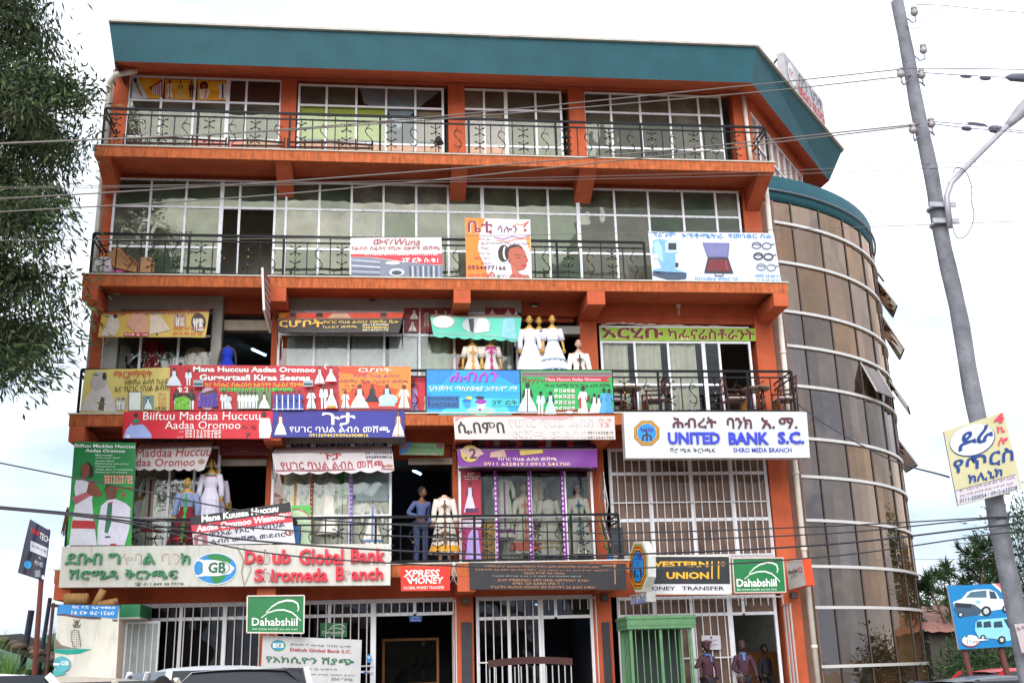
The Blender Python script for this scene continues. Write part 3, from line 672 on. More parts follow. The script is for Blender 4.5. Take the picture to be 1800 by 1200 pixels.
S.text('0934477166', 822, 467, 889, 475, '#6a1046', .02); S.text('አድራሻ: ሽሮሜዳ ብርሃን ህንፃ 2ኛ ፎቅ', 823, 481, 930, 489, '#a03a6a', .004)
S.line([(856, 488), (864, 478), (870, 486)], 2, '#d84a2a'); S.ell(875, 486, 2.4, 2, '#4a9a3a'); S.done()

S = Sign('banner', 'white optician banner with eye test machine, open case and three pairs of glasses', 'banner', [(1139, 407), (1360, 410), (1374, 498), (1148, 495)], .02, '#cfd6e6', .015, wave=.008)
S.text('ፕሪዝም', 1146, 409, 1187, 417, '#2a8ac8', .012); S.text('ኦፕቶሜትሪ', 1197, 410, 1270, 419, '#2a8ac8', .012); S.text('የመነፅር ስራ', 1279, 411, 1357, 420, '#2a8ac8', .012)
S.poly([(1147, 424), (1158, 420), (1172, 423), (1174, 440), (1186, 446), (1187, 474), (1206, 480), (1206, 489), (1180, 493), (1147, 484), (1149, 474), (1163, 472), (1156, 455), (1147, 452)], '#7fb2d8')
S.poly([(1147, 430), (1156, 423), (1163, 436), (1165, 462), (1152, 450)], '#a8cfe8'); S.rect(1169, 425, 1191, 445, '#b9d3e6'); S.rect(1174, 428, 1188, 440, '#2c3442'); S.poly([(1147, 477), (1180, 486), (1206, 480), (1205, 490), (1180, 494), (1147, 484)], '#43566e'); S.ell(1189, 466, 3, 4, '#2a3240'); S.poly([(1147, 447), (1156, 449), (1156, 456), (1147, 455)], '#e8eef6')
S.poly([(1234, 427), (1281, 428), (1279, 453), (1243, 453)], '#6d6e9c'); S.poly([(1236, 429), (1279, 430), (1277, 451), (1244, 451)], '#7f80b0'); S.poly([(1243, 454), (1279, 454), (1288, 481), (1237, 480)], '#33303c'); S.poly([(1245, 457), (1278, 457), (1284, 477), (1241, 477)], '#7a2030')
for k in range(7): S.line([(1247+k*4.6, 460), (1245+k*5.4, 475)], 1.4, '#5a5a72' if k % 2 else '#a8606a')
S.line([(1256, 481), (1256, 485), (1270, 485), (1270, 481)], 1.3, '#33303c')
for k, (x, y, c) in enumerate(((1322, 430, '#3a4250'), (1325, 449, '#1e2430'), (1330, 468, '#70757e'))):
    S.ring(x+7, y+2, 8, 5.5, 1.3 if k != 1 else 2.2, c, 12); S.ring(x+25, y+3, 8, 5.5, 1.3 if k != 1 else 2.2, c, 12); S.line([(x+33, y+1), (x+39, y-1)], 1.4, c); S.line([(x-1, y), (x+16, y+1)], 1.2, c)
S.text('ከባለሙያ ምክር ጋር', 1220, 487, 1298, 496, '#2a8ac8', .004); S.text('0909 24 44 21', 1326, 483, 1370, 488, '#2a8ac8', .012); S.text('0118 24 50 50', 1328, 491, 1370, 495.4, '#2a8ac8', .012); S.done()

# -- second balcony
S = Sign('banner', 'creased yellow bridal banner at the left end of the second balcony railing', 'banner', [(150, 650), (299, 646), (298, 721), (140, 727)], .03, '#d8c97a', .008, wave=.03, rim='#d8cfc8')
S.poly([(142, 722), (150, 700), (165, 680), (163, 672), (172, 652), (182, 655), (186, 670), (195, 690), (205, 724)], '#cdc8c4')
S.poly([(159, 672), (168, 654), (180, 654), (190, 668), (185, 680), (168, 690)], '#b9b3ae'); S.ell(184, 662, 4, 7, '#4a4238'); S.poly([(172, 720), (178, 697), (184, 700), (182, 722)], '#6a5648'); S.line([(171, 682), (176, 689)], 3, '#8a6a50')
S.rect(202, 698, 222, 721, '#b6aea4'); S.fig(208, 699, 720, '#e6e2dc', kind='suit'); S.fig(216, 699, 720, '#d8d2ca', kind='suit')
S.rect(225, 688, 249, 722, '#8a8478'); S.rect(227, 690, 247, 721, '#dfe6e2'); S.line([(237, 692), (237, 719)], 3, '#7ab0a0'); S.rect(251, 696, 271, 721, '#7a9a98'); S.fig(261, 698, 720, '#dfe8e6')
S.text('ማርያማዊት', 201, 652, 268, 664, '#c8502a', .02); S.text('የሙሽራ ልብስ ኪራይ', 219, 667, 297, 675, '#4a3a2a', .012); S.text('እና የሀገር ባህል ልብስ', 202, 679, 296, 687, '#4a3a2a', .012)
for k, t_ in enumerate(('ሽሮ', 'የሱቅ', 'ስልክ', 'ቁጥር')): S.text(t_, 279, 691+7*k, 293, 696+7*k, '#c8684a', 0)
S.text('0938', 273, 716, 292, 721, '#3a2a1a', .015); S.done()

S = Sign('signboard', 'wide red signboard reading Mana Huccuu Aadaa Oromoo with wedding groups', 'signboard', [(299, 641), (595, 643), (595, 720), (299, 721)], .0, '#c41f33', .03, rim='#e6c8cc')
S.text('Mana Huccuu Aadaa Oromoo', 339, 644, 554, 654.5, '#ffffff', .05, shadow='#5a0a14'); S.text('Gurgurtaafi Kiraa Seenaa', 350, 658, 545, 672, '#ffffff', .05, shadow='#5a0a14')
S.text('ሴና የብሔር ብሔረሰብ አልባሳት ኪራይና ሽያጭ', 359, 671.5, 532, 680, '#f0c030', .02); S.text('0933896697/0911804886', 384, 681, 515, 688, '#4ade5a', .03, shadow='#145a1e'); S.text('ቁ.2', 311, 680, 331, 690, '#ffffff', .02)
S.fig(306, 646, 678, '#dfe9f2', kind='gown', wd=1.2); S.fig(331, 649, 678, '#dfe6ee', kind='suit', wd=1.1)
for x in (311, 336): S.fig(x, 684, 720, '#1f2b30', kind='suit', trim='#e8eef2', wd=1.1)
S.poly([(306, 720), (309, 700), (324, 696), (334, 702), (334, 720)], '#7ac23a'); 
for k in range(9): S.ell(309+3*k, 702+(k*5) % 14, 1.6, 1.6, '#3f8a2a' if k % 2 else '#b4e07a', 6)
for x in (317, 322, 327): S.ell(x, 693, 2.5, 3, '#5a3424', 8)
S.ell(365, 701, 17, 20, '#c9a8b4'); 
for k in range(8): S.fig(353+3.5*k, 684+(k*7) % 8, 716, '#4a3a9a' if k % 2 else '#7a4ab0', kind='robe')
S.fig(393, 688, 720, '#e2dfe4', kind='suit', wd=1.1); S.fig(401, 692, 720, '#cfd6de', kind='robe', wd=1.2)
S.rect(416, 688, 476, 720, '#6f8a64')
for k in range(5): S.fig(422+6.6*k, 690, 719, '#eef2f4', kind='suit')
S.fig(464, 690, 719, '#eef2f4', kind='gown')
for k in range(5): S.fig(486+10*k, 688, 722, '#2b4fa8', kind='robe', trim='#e8eef6', wd=1.15)
S.fig(547, 686, 720, '#e8eef4', kind='robe', wd=1.3, trim='#3a9a8a'); S.fig(569, 678, 720, '#dff0f4', kind='suit'); S.fig(583, 678, 719, '#e4f2f4', kind='gown', wd=.8); S.ell(583, 717, 9, 2.4, '#c8a040')
S.fig(562, 646, 677, '#e0e4ea', kind='gown', wd=.9, trim='#c4899a'); S.fig(582, 646, 673, '#ece8ea', kind='gown', wd=1.1); S.line([(574, 652), (570, 646), (576, 643)], 1.6, '#e8e8ee')
for x in (341, 533): S.rect(x, 671, x+17, 682, '#a8bcc4'); S.rect(x+1, 676, x+16, 680, '#42505a')
S.done()

S = Sign('signboard', 'orange signboard with five gowns standing in a row, right of the wide red signboard', 'signboard', [(596, 643), (722, 644), (722, 721), (596, 721)], .0, '#e2572a', .03, rim='#e8d8d0')
S.poly([(597, 700), (640, 670), (722, 690), (722, 645), (680, 644), (640, 660), (597, 655)], '#ee8c3a'); S.poly([(597, 720), (620, 690), (722, 700), (722, 720)], '#d9472c'); S.poly([(690, 700), (722, 660), (722, 700)], '#f09a48')
S.text('ርሆቦት', 630, 646, 688, 655, '#f0e0d0', .03, shadow='#7a2a6a'); S.text('የሀገር ባህል ልብስና', 621, 658, 703, 664, '#4a2a7a', .02); S.text('የሙሽራ ቬሎ ኪራይና መሸጫ', 598, 667, 719, 674, '#3a2a5a', .02); S.text('ሱ.ቁ', 606, 676, 624, 680, '#5a2a3a', .01); S.text('ፎቅ ግራ', 601, 682, 622, 687, '#5a2a3a', .01)
S.fig(607, 687, 719, '#f2eee6', kind='robe', trim='#5a4a5a', wd=1.25); S.fig(632, 676, 717, '#dfe2d8', kind='gown', wd=1.2); S.fig(654, 676, 706, '#16283c', kind='gown', wd=1.1); S.poly([(654, 690), (668, 705), (640, 705)], '#16283c'); S.fig(680, 676, 714, '#b9dfee', kind='gown', wd=1.15); S.ell(682, 703, 17, 10, '#b9dfee'); S.fig(710, 677, 719, '#f0eeea', kind='robe', trim='#a89080', wd=1.25)
S.line([(597, 718), (722, 719)], 1.6, '#5a3a6a'); S.done()

S = Sign('printed_cloth', 'red and pink printed panel behind the railing, left of the blue signboard', 'banner', [(722, 660), (750, 660), (751, 724), (722, 724)], .2, '#c81f3c', .01)
S.fig(727, 672, 722, '#a88ac0', skin='#5a3a3a', kind='robe', wd=.8); S.fig(749, 690, 722, '#c8a878', kind='robe', wd=.7); S.done()

S = Sign('signboard', 'bright blue signboard with two paint buckets and purple lettering', 'signboard', [(750, 650), (913, 651), (915, 729), (750, 729)], .0, '#19a8dc', .03)
S.poly([(750, 650), (800, 650), (770, 680), (750, 700)], '#1f8fe0'); S.poly([(860, 651), (913, 651), (914, 680)], '#2a86e4'); S.poly([(770, 729), (800, 700), (880, 700), (900, 729)], '#55cde0'); S.ell(845, 722, 26, 8, '#9fe0c8'); S.poly([(751, 676), (913, 676), (914, 690), (751, 690)], '#22b4dc')
S.text('ሐብሰን', 789, 652, 877, 671, '#b050d8', .03, .15, shadow='#3a1a5a'); S.text('ህትመትና ማስታወቂያ ኃ/የተ/የግ/ማ', 755, 678, 909, 688, '#e8f4ff', .008, .1, shadow='#1a5a9a')
S.rect(751, 696, 807, 718, '#1f6fae'); S.text('0910439824', 758, 698, 804, 704.5, '#0c2038', .008); S.text('0987308385', 758, 708, 805, 715, '#0c2038', .008); S.rect(752, 697, 756, 715, '#2a2a8a')
S.poly([(812, 704), (828, 702), (826, 716), (820, 719), (814, 712)], '#3a9fd8'); S.ell(820, 704, 8, 3, '#1878b8'); S.poly([(818, 698), (829, 697), (828, 703), (820, 701)], '#e8d040'); S.poly([(836, 706), (855, 706), (850, 720), (841, 721)], '#d8e0ea'); S.ell(845, 706, 10, 4.5, '#9a3ab0'); S.ell(843, 699, 8, 2.6, '#2a3038'); S.ell(843, 720, 3, 2, '#b03a9a')
S.rect(863, 701, 912, 714, '#3ac0cc'); S.text('3ኛ ፎቅ', 865, 703, 909, 712, '#10302a', .01); S.done()

S = Sign('signboard', 'green signboard reading Bayyu Mana Huccuu Aadaa Oromoo with four phone numbers', 'signboard', [(915, 651), (1075, 651), (1080, 728), (917, 729)], .0, '#17b060', .03, rim='#cfd4cc')
S.rect(917, 653, 1076, 662, '#8c7a7e'); S.rect(917, 656, 1076, 658, '#6a5a60')
S.text('Bayyu', 918, 663, 957, 675, '#8a1f2a', .01); S.poly([(958, 662), (1075, 662), (1065, 667), (1075, 671), (958, 671)], '#b8303c'); S.text('Mana Huccuu Aadaa Oromoo', 959, 664, 1056, 669.5, '#f0d0d4', .02)
S.text('ባዩ እና የኦሮሚያ የሀገር ባህል ልብስ መሸጫ', 957, 674, 1073, 681, '#2a1a14', .02)
for k, t_ in enumerate(('09 12 64 03 66', '09 84 74 23 32', '09 29 12 16 41', '09 47 19 63 03')): S.text(t_, 974, 683+10.4*k, 1010, 690+10.4*k, '#f4f4ee', .03, shadow='#8a2a34')
S.poly([(918, 722), (1079, 718), (1080, 728), (918, 729)], '#8a2a22')
for x, t_, b_, c, kd in ((927, 673, 726, '#dfeef2', 'gown'), (950, 688, 728, '#c9e2f0', 'suit'), (967, 688, 728, '#bfe0ee', 'dress'), (1024, 679, 727, '#ece4e0', 'robe'), (1044, 692, 726, '#cfe6ee', 'dress'), (1052, 694, 726, '#d8dfe4', 'dress'), (1061, 683, 726, '#58a8d8', 'robe'), (1070, 684, 726, '#4a98c8', 'robe')): S.fig(x, t_, b_, c, kind=kd, skin='#3a2420', trim='#4a6a9a' if kd == 'gown' else None)
S.rect(1017, 700, 1021, 718, '#b8303c'); S.rect(1031, 696, 1036, 706, '#7a2a2a'); S.ell(1000, 725, 7, 2.5, '#d8dfe2')
for k in range(12): S.ell(934+5.4*k % 40+(k//6)*88, 680+(k*7) % 12, .9, .9, '#0c6a3a', 6)
S.done()

S = Sign('banner', 'crimson banner reading Biiftuu Maddaa Huccuu Aadaa Oromoo hung on the balcony edge', 'banner', [(218, 723), (480, 722), (477, 771), (215, 770)], -.04, '#d80f35', .01, wave=.006)
S.text('Biiftuu Maddaa Huccuu', 252, 724, 457, 738, '#ffffff', .0); S.text('Aadaa Oromoo', 290, 740, 422, 754, '#ffffff', .0); S.text('ሱ.ቁ', 425, 747, 450, 755, '#7a1a28', .004); S.text('7', 431, 761, 440, 769, '#1a4a3a', .03)
for k, t_ in enumerate(('0912105402', '0911215187', '0912675162')): S.text(t_, 325, 755.2+5*k, 388, 759.6+5*k, '#ffffff', .025)
S.text('ስልክ', 314, 757, 322, 760, '#f4d0d8', .01); S.text('ቢሮ', 311, 767, 322, 770, '#f4d0d8', .01)
S.poly([(217, 770), (222, 755), (232, 744), (244, 742), (256, 750), (266, 764), (266, 770)], '#a8bcec'); S.poly([(232, 748), (235, 734), (243, 732), (249, 746)], '#b0404a'); S.rect(234, 737, 245, 743, '#2a8a6a'); S.ell(239, 730, 4, 4, '#3a2020'); S.ell(225, 767, 4, 3, '#e8e8ee')
S.ell(464, 728, 4, 5, '#4a2a22'); S.poly([(456, 735), (474, 735), (478, 756), (474, 770), (456, 770), (455, 750)], '#e6e6f0'); S.line([(464, 736), (463, 752)], 2.4, '#2a7a6a'); S.line([(460, 746), (476, 744)], 1.2, '#c8283a'); S.done()

S = Sign('banner', 'deep blue banner with white Amharic lettering and a yellow phone number', 'banner', [(480, 722), (711, 722), (711, 769), (478, 768)], -.04, '#33339c', .01, wave=.006)
S.text('ጉታ', 565, 725, 624, 749, '#f4f4fa', .03); S.text('የሀገር ባህል ልብስ መሸጫ', 509, 748, 685, 761, '#f4f4fa', .015); S.text('0913694429/0966904816', 543, 762, 647, 768, '#f0d840', .02)
S.fig(493, 725, 764, '#eef2f0', skin='#a03a34', kind='gown', trim=None, wd=.8); S.line([(485, 751), (503, 751)], 1.6, '#2a9a5a'); S.fig(700, 723, 767, '#e4e4dc', skin='#a86a50', kind='gown', wd=.75, trim='#b09070'); S.done()

S = Sign('signboard', 'off white signboard with outlined Amharic letters above the purple shop', 'signboard', [(797, 732), (1080, 731), (1082, 772), (800, 772)], -.03, '#d6cdcb', .03, rim='#a89c94', streak=.15)
S.poly([(800, 733), (826, 732), (808, 735), (801, 741)], '#e0909c'); S.poly([(914, 732), (1010, 732), (990, 737), (950, 736), (925, 735)], '#dfa2ac')
S.text('ሲ.በምበ', 804, 741, 887, 763, '#352a3e', .04, -.1)
for t_, bx in (('የሀገር ባህል ልብስ', (893, 737, 1042, 751)), ('መሸጫ መደብር', (901, 757, 1029, 770.5))): S.text(t_, *bx, '#8f8886', .03); S.text(t_, bx[0]+1, bx[1]+1, bx[2]-1, bx[3]-1, '#e9e3e1', .006)
S.text('ሱ.ቁ', 1052, 735, 1075, 741, '#e0a098', .0); S.text('12', 1056, 743, 1071, 750, '#d8807a', .02); S.text('0911632819', 1032, 758, 1078, 762.6, '#5a5452', .0); S.text('0913541700', 1032, 766.5, 1079, 771, '#5a5452', .0); S.done()

S = Sign('lightbox_sign', 'large white light box reading UNITED BANK S.C. Shiro Meda Branch', 'signboard', [(1096, 724), (1418, 724), (1424, 804), (1100, 805)], -.28, '#d3d9de', .26, rim='#b9b5b0', streak=.1)
S.text('ሕብረት', 1180, 733, 1258, 753, '#5a2030', .02, depth=.03, letters=True); S.text('ባንክ', 1275, 733, 1320, 753, '#5a2030', .02, depth=.03, letters=True); S.text('አ.', 1336, 734, 1361, 753, '#5a2030', .02, depth=.03, letters=True); S.text('ማ.', 1367, 734, 1401, 753, '#5a2030', .02, depth=.03, letters=True)
S.text('UNITED', 1172, 760, 1264, 780.5, '#2c3ac8', .05, depth=.035, letters=True); S.text('BANK', 1278, 760, 1350, 781, '#2c3ac8', .05, depth=.035, letters=True); S.text('S.C.', 1365, 759, 1413, 780, '#2c3ac8', .05, depth=.035, letters=True)
S.text('ሽሮ ሜዳ ቅርንጫፍ', 1176, 787, 1256, 796, '#3a2a30', .01); S.text('SHIRO MEDA BRANCH', 1287, 787, 1391, 795, '#2a36a8', .03)
def ubadge(S, cx, cy, rx, ry):
    o8 = lambda k: [(cx+rx*k*cos(pi/8+pi/4*i)*1.08, cy+ry*k*sin(pi/8+pi/4*i)*1.08) for i in range(8)]
    S.poly(o8(1), '#8a5a18'); S.poly(o8(.94), '#d8a020'); S.poly(o8(.86), '#5a3010'); S.poly(o8(.80), '#e0ac28'); S.ell(cx, cy, rx*.76, ry*.76, '#1f8fd4', 18)
    S.text('ሕ', cx-rx*.42, cy-ry*.35, cx+rx*.42, cy+ry*.66, '#3a2030', .02); S.text('UB', cx-rx*.5, cy-ry*.4, cx+rx*.55, cy-ry*.08, '#3038a0', .04)
ubadge(S, 1136, 761, 22, 22); S.done()

S = Sign('cafe_fascia', 'lime green name boards with maroon letters above the cafe window', 'signboard', [(1055, 575), (1328, 577), (1329, 599), (1056, 598)], 1.25, '#9dc23c', .03)
S.text('አርሂቡ', 1057, 575.5, 1166, 596.5, '#7a1f2a', .045, shadow='#e8d8a0'); S.text('ካፌናሬስቶራንት', 1173, 577, 1327, 597, '#7a1f2a', .03, shadow='#e8d8a0'); S.done()

# awnings: a rolled top strip on the wall side and a printed flap hanging in front
def awning(name, label, quad, y, color, strip, depth=.45, wave=.02, scallop=0, **k):
    S = Sign(name, label, 'awning', quad, y, color, .008, wave=wave, scallop=scallop, board='flap', **k)
    a, b_ = S.pt(0, 0, 0)-S.o, S.pt(1, 0, 0)-S.o; up = Vector((0, depth, .22)); b = MB()
    b.add([a, b_, b_+up, a+up], [(0, 1, 2, 3)], mat(strip, .7)); b.obj('top_cloth', S.root)
    b = MB(); b.bar(a+up, a, .025, IRON); b.bar(b_+up, b_, .025, IRON); b.tube([a, b_], .014, mat('#8a8078', .5), 6)
    for p in (a, b_): b.bar(p+Vector((0, 0, 0)), p+Vector((0, depth, -.5)), .018, IRON)
    b.obj('awning_arm', S.root)
    return S
S = awning('shop_awning', 'yellow awning printed with brides over the leftmost shop window', [(179, 552), (368, 548), (361, 593), (172, 592)], .55, '#d9b95c', '#c07838', rim='#e8e0d8')
S.text('ማርያማዊት የሙሽራ', 182, 548.5, 350, 552.5, '#b8502a', .01)
S.poly([(176, 590), (186, 575), (194, 554), (206, 556), (211, 574), (202, 590)], '#d8cfc4'); S.ell(203, 556, 4, 4, '#3a2620'); S.poly([(222, 572), (232, 552), (256, 552), (262, 584), (240, 586)], '#d8a890'); S.line([(240, 554), (238, 582)], 3, '#8a3040'); S.poly([(264, 554), (280, 552), (299, 580), (262, 588)], '#dccdbc'); S.line([(272, 572), (276, 590)], 3, '#6a4a38')
S.rect(305, 553, 327, 574, '#b89a8a'); S.fig(312, 554, 574, '#e2d2c8', kind='suit'); S.fig(320, 554, 574, '#d8c6ba', kind='robe'); S.ell(349, 567, 13, 16, '#3a2c2a'); S.fig(344, 555, 582, '#dcd4cc', kind='suit'); S.fig(353, 555, 582, '#e8e0d8', kind='robe')
S.rect(218, 585, 261, 591, '#c81f2c'); S.text('የሱቅ ቁ. 04', 220, 586, 259, 590.5, '#ffffff', .01); S.text('0936 67 85 99', 305, 575, 356, 580, '#c83a2a', .015); S.text('0910 80 65 50', 304, 584, 355, 589, '#c83a2a', .015); S.done()

S = awning('shop_awning', 'black awning banner with coloured Amharic letters under an orange strip', [(487, 561), (708, 560), (701, 585), (488, 584)], .5, '#2b2022', '#dd5a2c', wave=.008, rim='#d8d4d4')
S.text('ርሆቦት', 491, 562, 567, 576, '#e8c040', .03, shadow='#a82a5a'); S.text('የሀገር ባህል ልብስና የሙሽራ ቬሎ', 568, 563, 700, 569, '#e8c868', .015); S.text('ኪራይና መሸጫ', 567, 572, 627, 577, '#e8c868', .015)
for k, t_ in enumerate(('0911570700', '0983888081', '0914757179')): S.text(t_, 637, 569.5+4.6*k, 682, 573+4.6*k, '#f0ead8' if k != 1 else '#e8d070', .025)
S.done()
S = Sign('awning_strip', 'orange strip with faces above the black awning banner', 'banner', [(490, 550), (709, 549.5), (709, 559.5), (490, 560)], .7, '#dc5228', .01, wave=.01)
for x in (515, 561, 674): S.ell(x, 556, 6, 5, '#7a4a34'); S.ell(x, 553, 6, 3, '#2a1614')
S.poly([(574, 559), (584, 551), (610, 551), (617, 559)], '#cfb49a'); S.poly([(490, 550), (508, 550), (500, 559), (490, 559)], '#e8a03a'); S.done()

S = awning('shop_awning', 'turquoise scalloped awning banner showing dress pictures above two mannequins', [(756, 557), (917, 558), (912, 598), (762, 590)], .5, '#63cdb6', '#a89a8a', wave=.015, scallop=.08)
S.ell(779, 566, 19, 11, '#e6dcd8'); S.line([(762, 570), (796, 572)], 2, '#c87a7a'); S.ell(837, 571, 25, 15, '#c3ccd0'); S.poly([(823, 560), (834, 560), (832, 585), (826, 582)], '#3a3a4a'); S.poly([(840, 560), (855, 560), (860, 583), (834, 584)], '#e8e8e4'); S.poly([(884, 560), (904, 560), (908, 597), (880, 594)], '#8fc9d4'); S.line([(882, 590), (907, 593)], 2, '#4a6a9a'); S.text('0920893810/0911288818', 766, 585, 877, 592, '#c8a8ac', .01); S.done()

S = awning('shop_awning', 'white awning with red Aadaa Oromoo lettering beside the tall green banner', [(236, 790), (373, 785), (359, 824), (236, 823)], .35, '#cfc6c6', '#c0aeb0', scallop=.1)
S.text('Maddaa Huccuu', 240, 789, 369, 801, '#a8202c', .0); S.text('daa Oromoo', 240, 806, 341, 819, '#a8202c', .0); S.ell(354, 811, 6, 4, '#a88a70'); S.done()
S = awning('shop_awning', 'white scalloped awning with red Amharic lettering over the curtained shop', [(478, 796), (690, 794), (693, 826), (484, 830)], .4, '#d6d0d4', '#c2bcc0', scallop=.13)
S.text('ጉታ', 561, 794.5, 601, 808, '#b02038', .02); S.text('የሀገር ባህል ልብስ መሸጫ', 492, 810, 677, 823, '#b02038', .01); S.text('0913694429', 641, 794, 689, 798, '#3a3260', .015); S.text('0968904816', 642, 801, 689, 805, '#3a3260', .015); S.line([(484, 827), (692, 824)], 2.4, '#a8646a'); S.ell(684, 818, 7, 2.4, '#b08868'); S.done()
S = awning('shop_awning', 'purple awning with gold phone numbers over the purple shop', [(803, 790), (1050, 789), (1050, 821), (806, 819)], .3, '#7c3296', '#5a2a6a', wave=.02)
S.ell(826, 797, 16, 15, '#cdb86a', 20); S.text('12', 815, 788, 838, 806, '#5a2a6a', .05); S.poly([(912, 791), (952, 789), (954, 796), (914, 800)], '#d0b860'); S.text('የሀገር ባህል ልብስ መሸጫ', 874, 803, 978, 810, '#f0e4d8', .012); S.text('0911 632819 / 0913 541700', 850, 812, 1001, 819, '#e8d0a8', .004)
S.poly([(808, 789), (842, 788), (850, 798), (832, 806), (810, 796)], '#c8a8a0'); S.poly([(862, 795), (885, 790), (890, 803), (860, 804)], '#c4a89c'); S.done()
S = Sign('cloth_roll', 'bundle of printed cloth bunched above the purple awning', 'cloth', [(838, 772), (1040, 772), (1048, 790), (842, 790)], .55, '#8c3444', .05, wave=.07, wf=(23, 5))
for k in range(15): S.poly([(842+13*k, 773), (852+13*k, 773), (850+13*k+(k % 3), 789), (840+13*k, 789)], ['#5a3a4a', '#a82038', '#b8a8a0', '#7a2a34', '#3a3040', '#c05a5a', '#4a4650'][k % 7])
S.text('No', 897, 773, 916, 779, '#d0808a', .0); S.text('12', 899, 782, 915, 789, '#d0808a', .0); S.done()

# first balcony banners
S = Sign('banner', 'tall green banner with a couple in white at the left end of the first balcony', 'banner', [(131, 776), (239, 778), (231, 958), (117, 958)], -.05, '#128a4c', .012, wave=.008)
S.poly([(124, 870), (233, 880), (231, 958), (117, 958)], '#26b048'); S.poly([(126, 840), (170, 850), (235, 840), (233, 890), (123, 890)], '#1f9f4a')
S.text('Biiftuu Maddaa Huccuu', 132, 780, 237, 788, '#ffffff', .02); S.text('Aadaa Oromoo', 151, 789, 220, 796, '#ffffff', .02)
for k, (t_, x1) in enumerate((('Misirrootaaf', 198), ('Addooyyee dhaaf', 211), ('Suuraa dhaaf', 201), ('Bashannana add-addaaf', 227), ('Niqopheessina', 203), ('Aadaa dhan ni miidhaksina', 234), ('Baayyinaan niraabsinaa', 224))): S.text(t_, 168, 798.5+5.15*k, x1, 802+5.15*k, '#eaf4ea', .006, .1)
for k, t_ in enumerate(('0912105402', '0911215187', '0912675162')): S.text(t_, 183, 836+5*k, 233, 840.4+5*k, '#e04a3a', .03, shadow='#f4e8e0')
S.text('ሱ.ቁ', 208, 855, 232, 863, '#c83a2a', .01); S.text('7', 214, 868, 222, 877, '#c8201c', .04)
sk_ = '#7a4630'
S.poly([(142, 836), (146, 818), (156, 813), (164, 822), (164, 840)], '#1c1210'); S.poly([(144, 834), (143, 822), (150, 814), (158, 820), (157, 836), (151, 842), (152, 848), (146, 848)], '#8a5238'); S.line([(146, 820), (157, 818)], 1, '#d8c8a8')
S.ell(147.5, 827, 1.2, .7, '#1a0c08', 6); S.ell(154, 827, 1.2, .7, '#1a0c08', 6); S.line([(148, 835), (153, 835)], 1.1, '#a03838')
S.poly([(134, 845), (146, 845), (160, 850), (166, 852), (162, 880), (165, 916), (171, 958), (122, 958), (127, 916), (134, 880), (131, 860)], '#dcdce8'); S.poly([(158, 842), (164, 846), (180, 868), (178, 874), (152, 872), (152, 868), (168, 867), (160, 856)], '#8a5238'); S.poly([(126, 876), (152, 866), (160, 872), (134, 888)], '#b86a78'); S.poly([(128, 915), (166, 916), (169, 930), (126, 929)], '#b8202c')
for yy in (856, 868, 897, 905): S.line([(133, yy), (163, yy+2)], 1.2, '#c85a60')
S.ell(195, 861, 11, 9, '#171010'); S.poly([(185, 864), (186, 858), (196, 854), (206, 858), (206, 868), (202, 880), (195, 883), (188, 877)], '#7a4a34'); S.ell(191, 866, 1.6, .8, '#140a08', 6); S.ell(201, 866, 1.6, .8, '#140a08', 6); S.line([(192, 875), (200, 875)], 1.3, '#6a2a28'); S.line([(196, 866), (196, 871)], 1, '#5a3424')
S.poly([(190, 880), (204, 878), (222, 886), (230, 894), (228, 930), (220, 958), (172, 958), (172, 930), (178, 890)], '#dcdaea'); S.poly([(190, 885), (198, 884), (196, 920), (190, 938), (184, 936)], '#1a7a5a'); S.poly([(192, 884), (200, 883), (196, 890)], '#c82a2a'); S.line([(205, 888), (186, 940)], 1.4, '#3a6a5a'); S.line([(196, 922), (228, 920)], 2.2, '#c8505a'); S.line([(178, 944), (198, 944)], 3.6, '#4a5a6a'); S.ell(200, 957, 6, 2, '#b8202c'); S.line([(204, 930), (212, 944)], 1.4, '#3a7a6a'); S.done()

S = Sign('banner', 'tilted banner reading Mana Kuusaa Huccuu Aadaa Oromoo on the first balcony railing', 'banner', [(335, 908), (510, 882), (519, 954), (340, 957)], -.03, '#d9d9de', .015)
S.poly([(335, 908), (510, 882), (512, 899), (336, 923)], '#232329'); S.poly([(336, 923), (512, 899), (514, 917), (338, 938)], '#d63a52')
def slant(S, body, x0, y0, x1, y1, h, color, bold=.02):
    """a line of lettering that climbs from (x0, y0) to (x1, y1)"""
    vs, fs = textmesh(body, bold); X0, X1 = min(v.x for v in vs), max(v.x for v in vs); Y0, Y1 = min(v.y for v in vs), max(v.y for v in vs); S.lift += .0006
    P = []
    for v in vs:
        fx = (v.x-X0)/(X1-X0); fy = (v.y-Y0)/(Y1-Y0); P.append(S.pt(*S.st(x0+(x1-x0)*fx, y0+(y1-y0)*fx-h*fy), S.lift)-S.o)
    b = MB(); b.add(P, fs, ink(color)); b.obj('lettering', S.root)
slant(S, 'Mana Kuusaa Huccuu', 354, 918, 489, 899, 12, '#ffffff', .04); slant(S, 'Aadaa Oromoo Waanofii', 345, 935, 500, 913, 12, '#f4f4f6', .04); slant(S, 'Lakk.2', 498, 907, 511, 905, 5, '#ffffff', .02)
slant(S, 'ዋንኦፊ የኦሮሞ የባህል', 367, 945, 501, 926, 10, '#2a2a5a', .02); slant(S, 'ልብስ መሸጫ መደብር', 370, 956, 501, 943, 9, '#2a2a5a', .02); S.ell(508, 936, 8, 5, '#8a3a3a'); S.text('ቁ.2', 503, 933, 515, 939, '#f0e0e0', .01); S.poly([(341, 940), (364, 938), (365, 956), (342, 957)], '#a8707c'); S.fig(352, 940, 956, '#d8d0d4', kind='robe', wd=1.4); S.done()

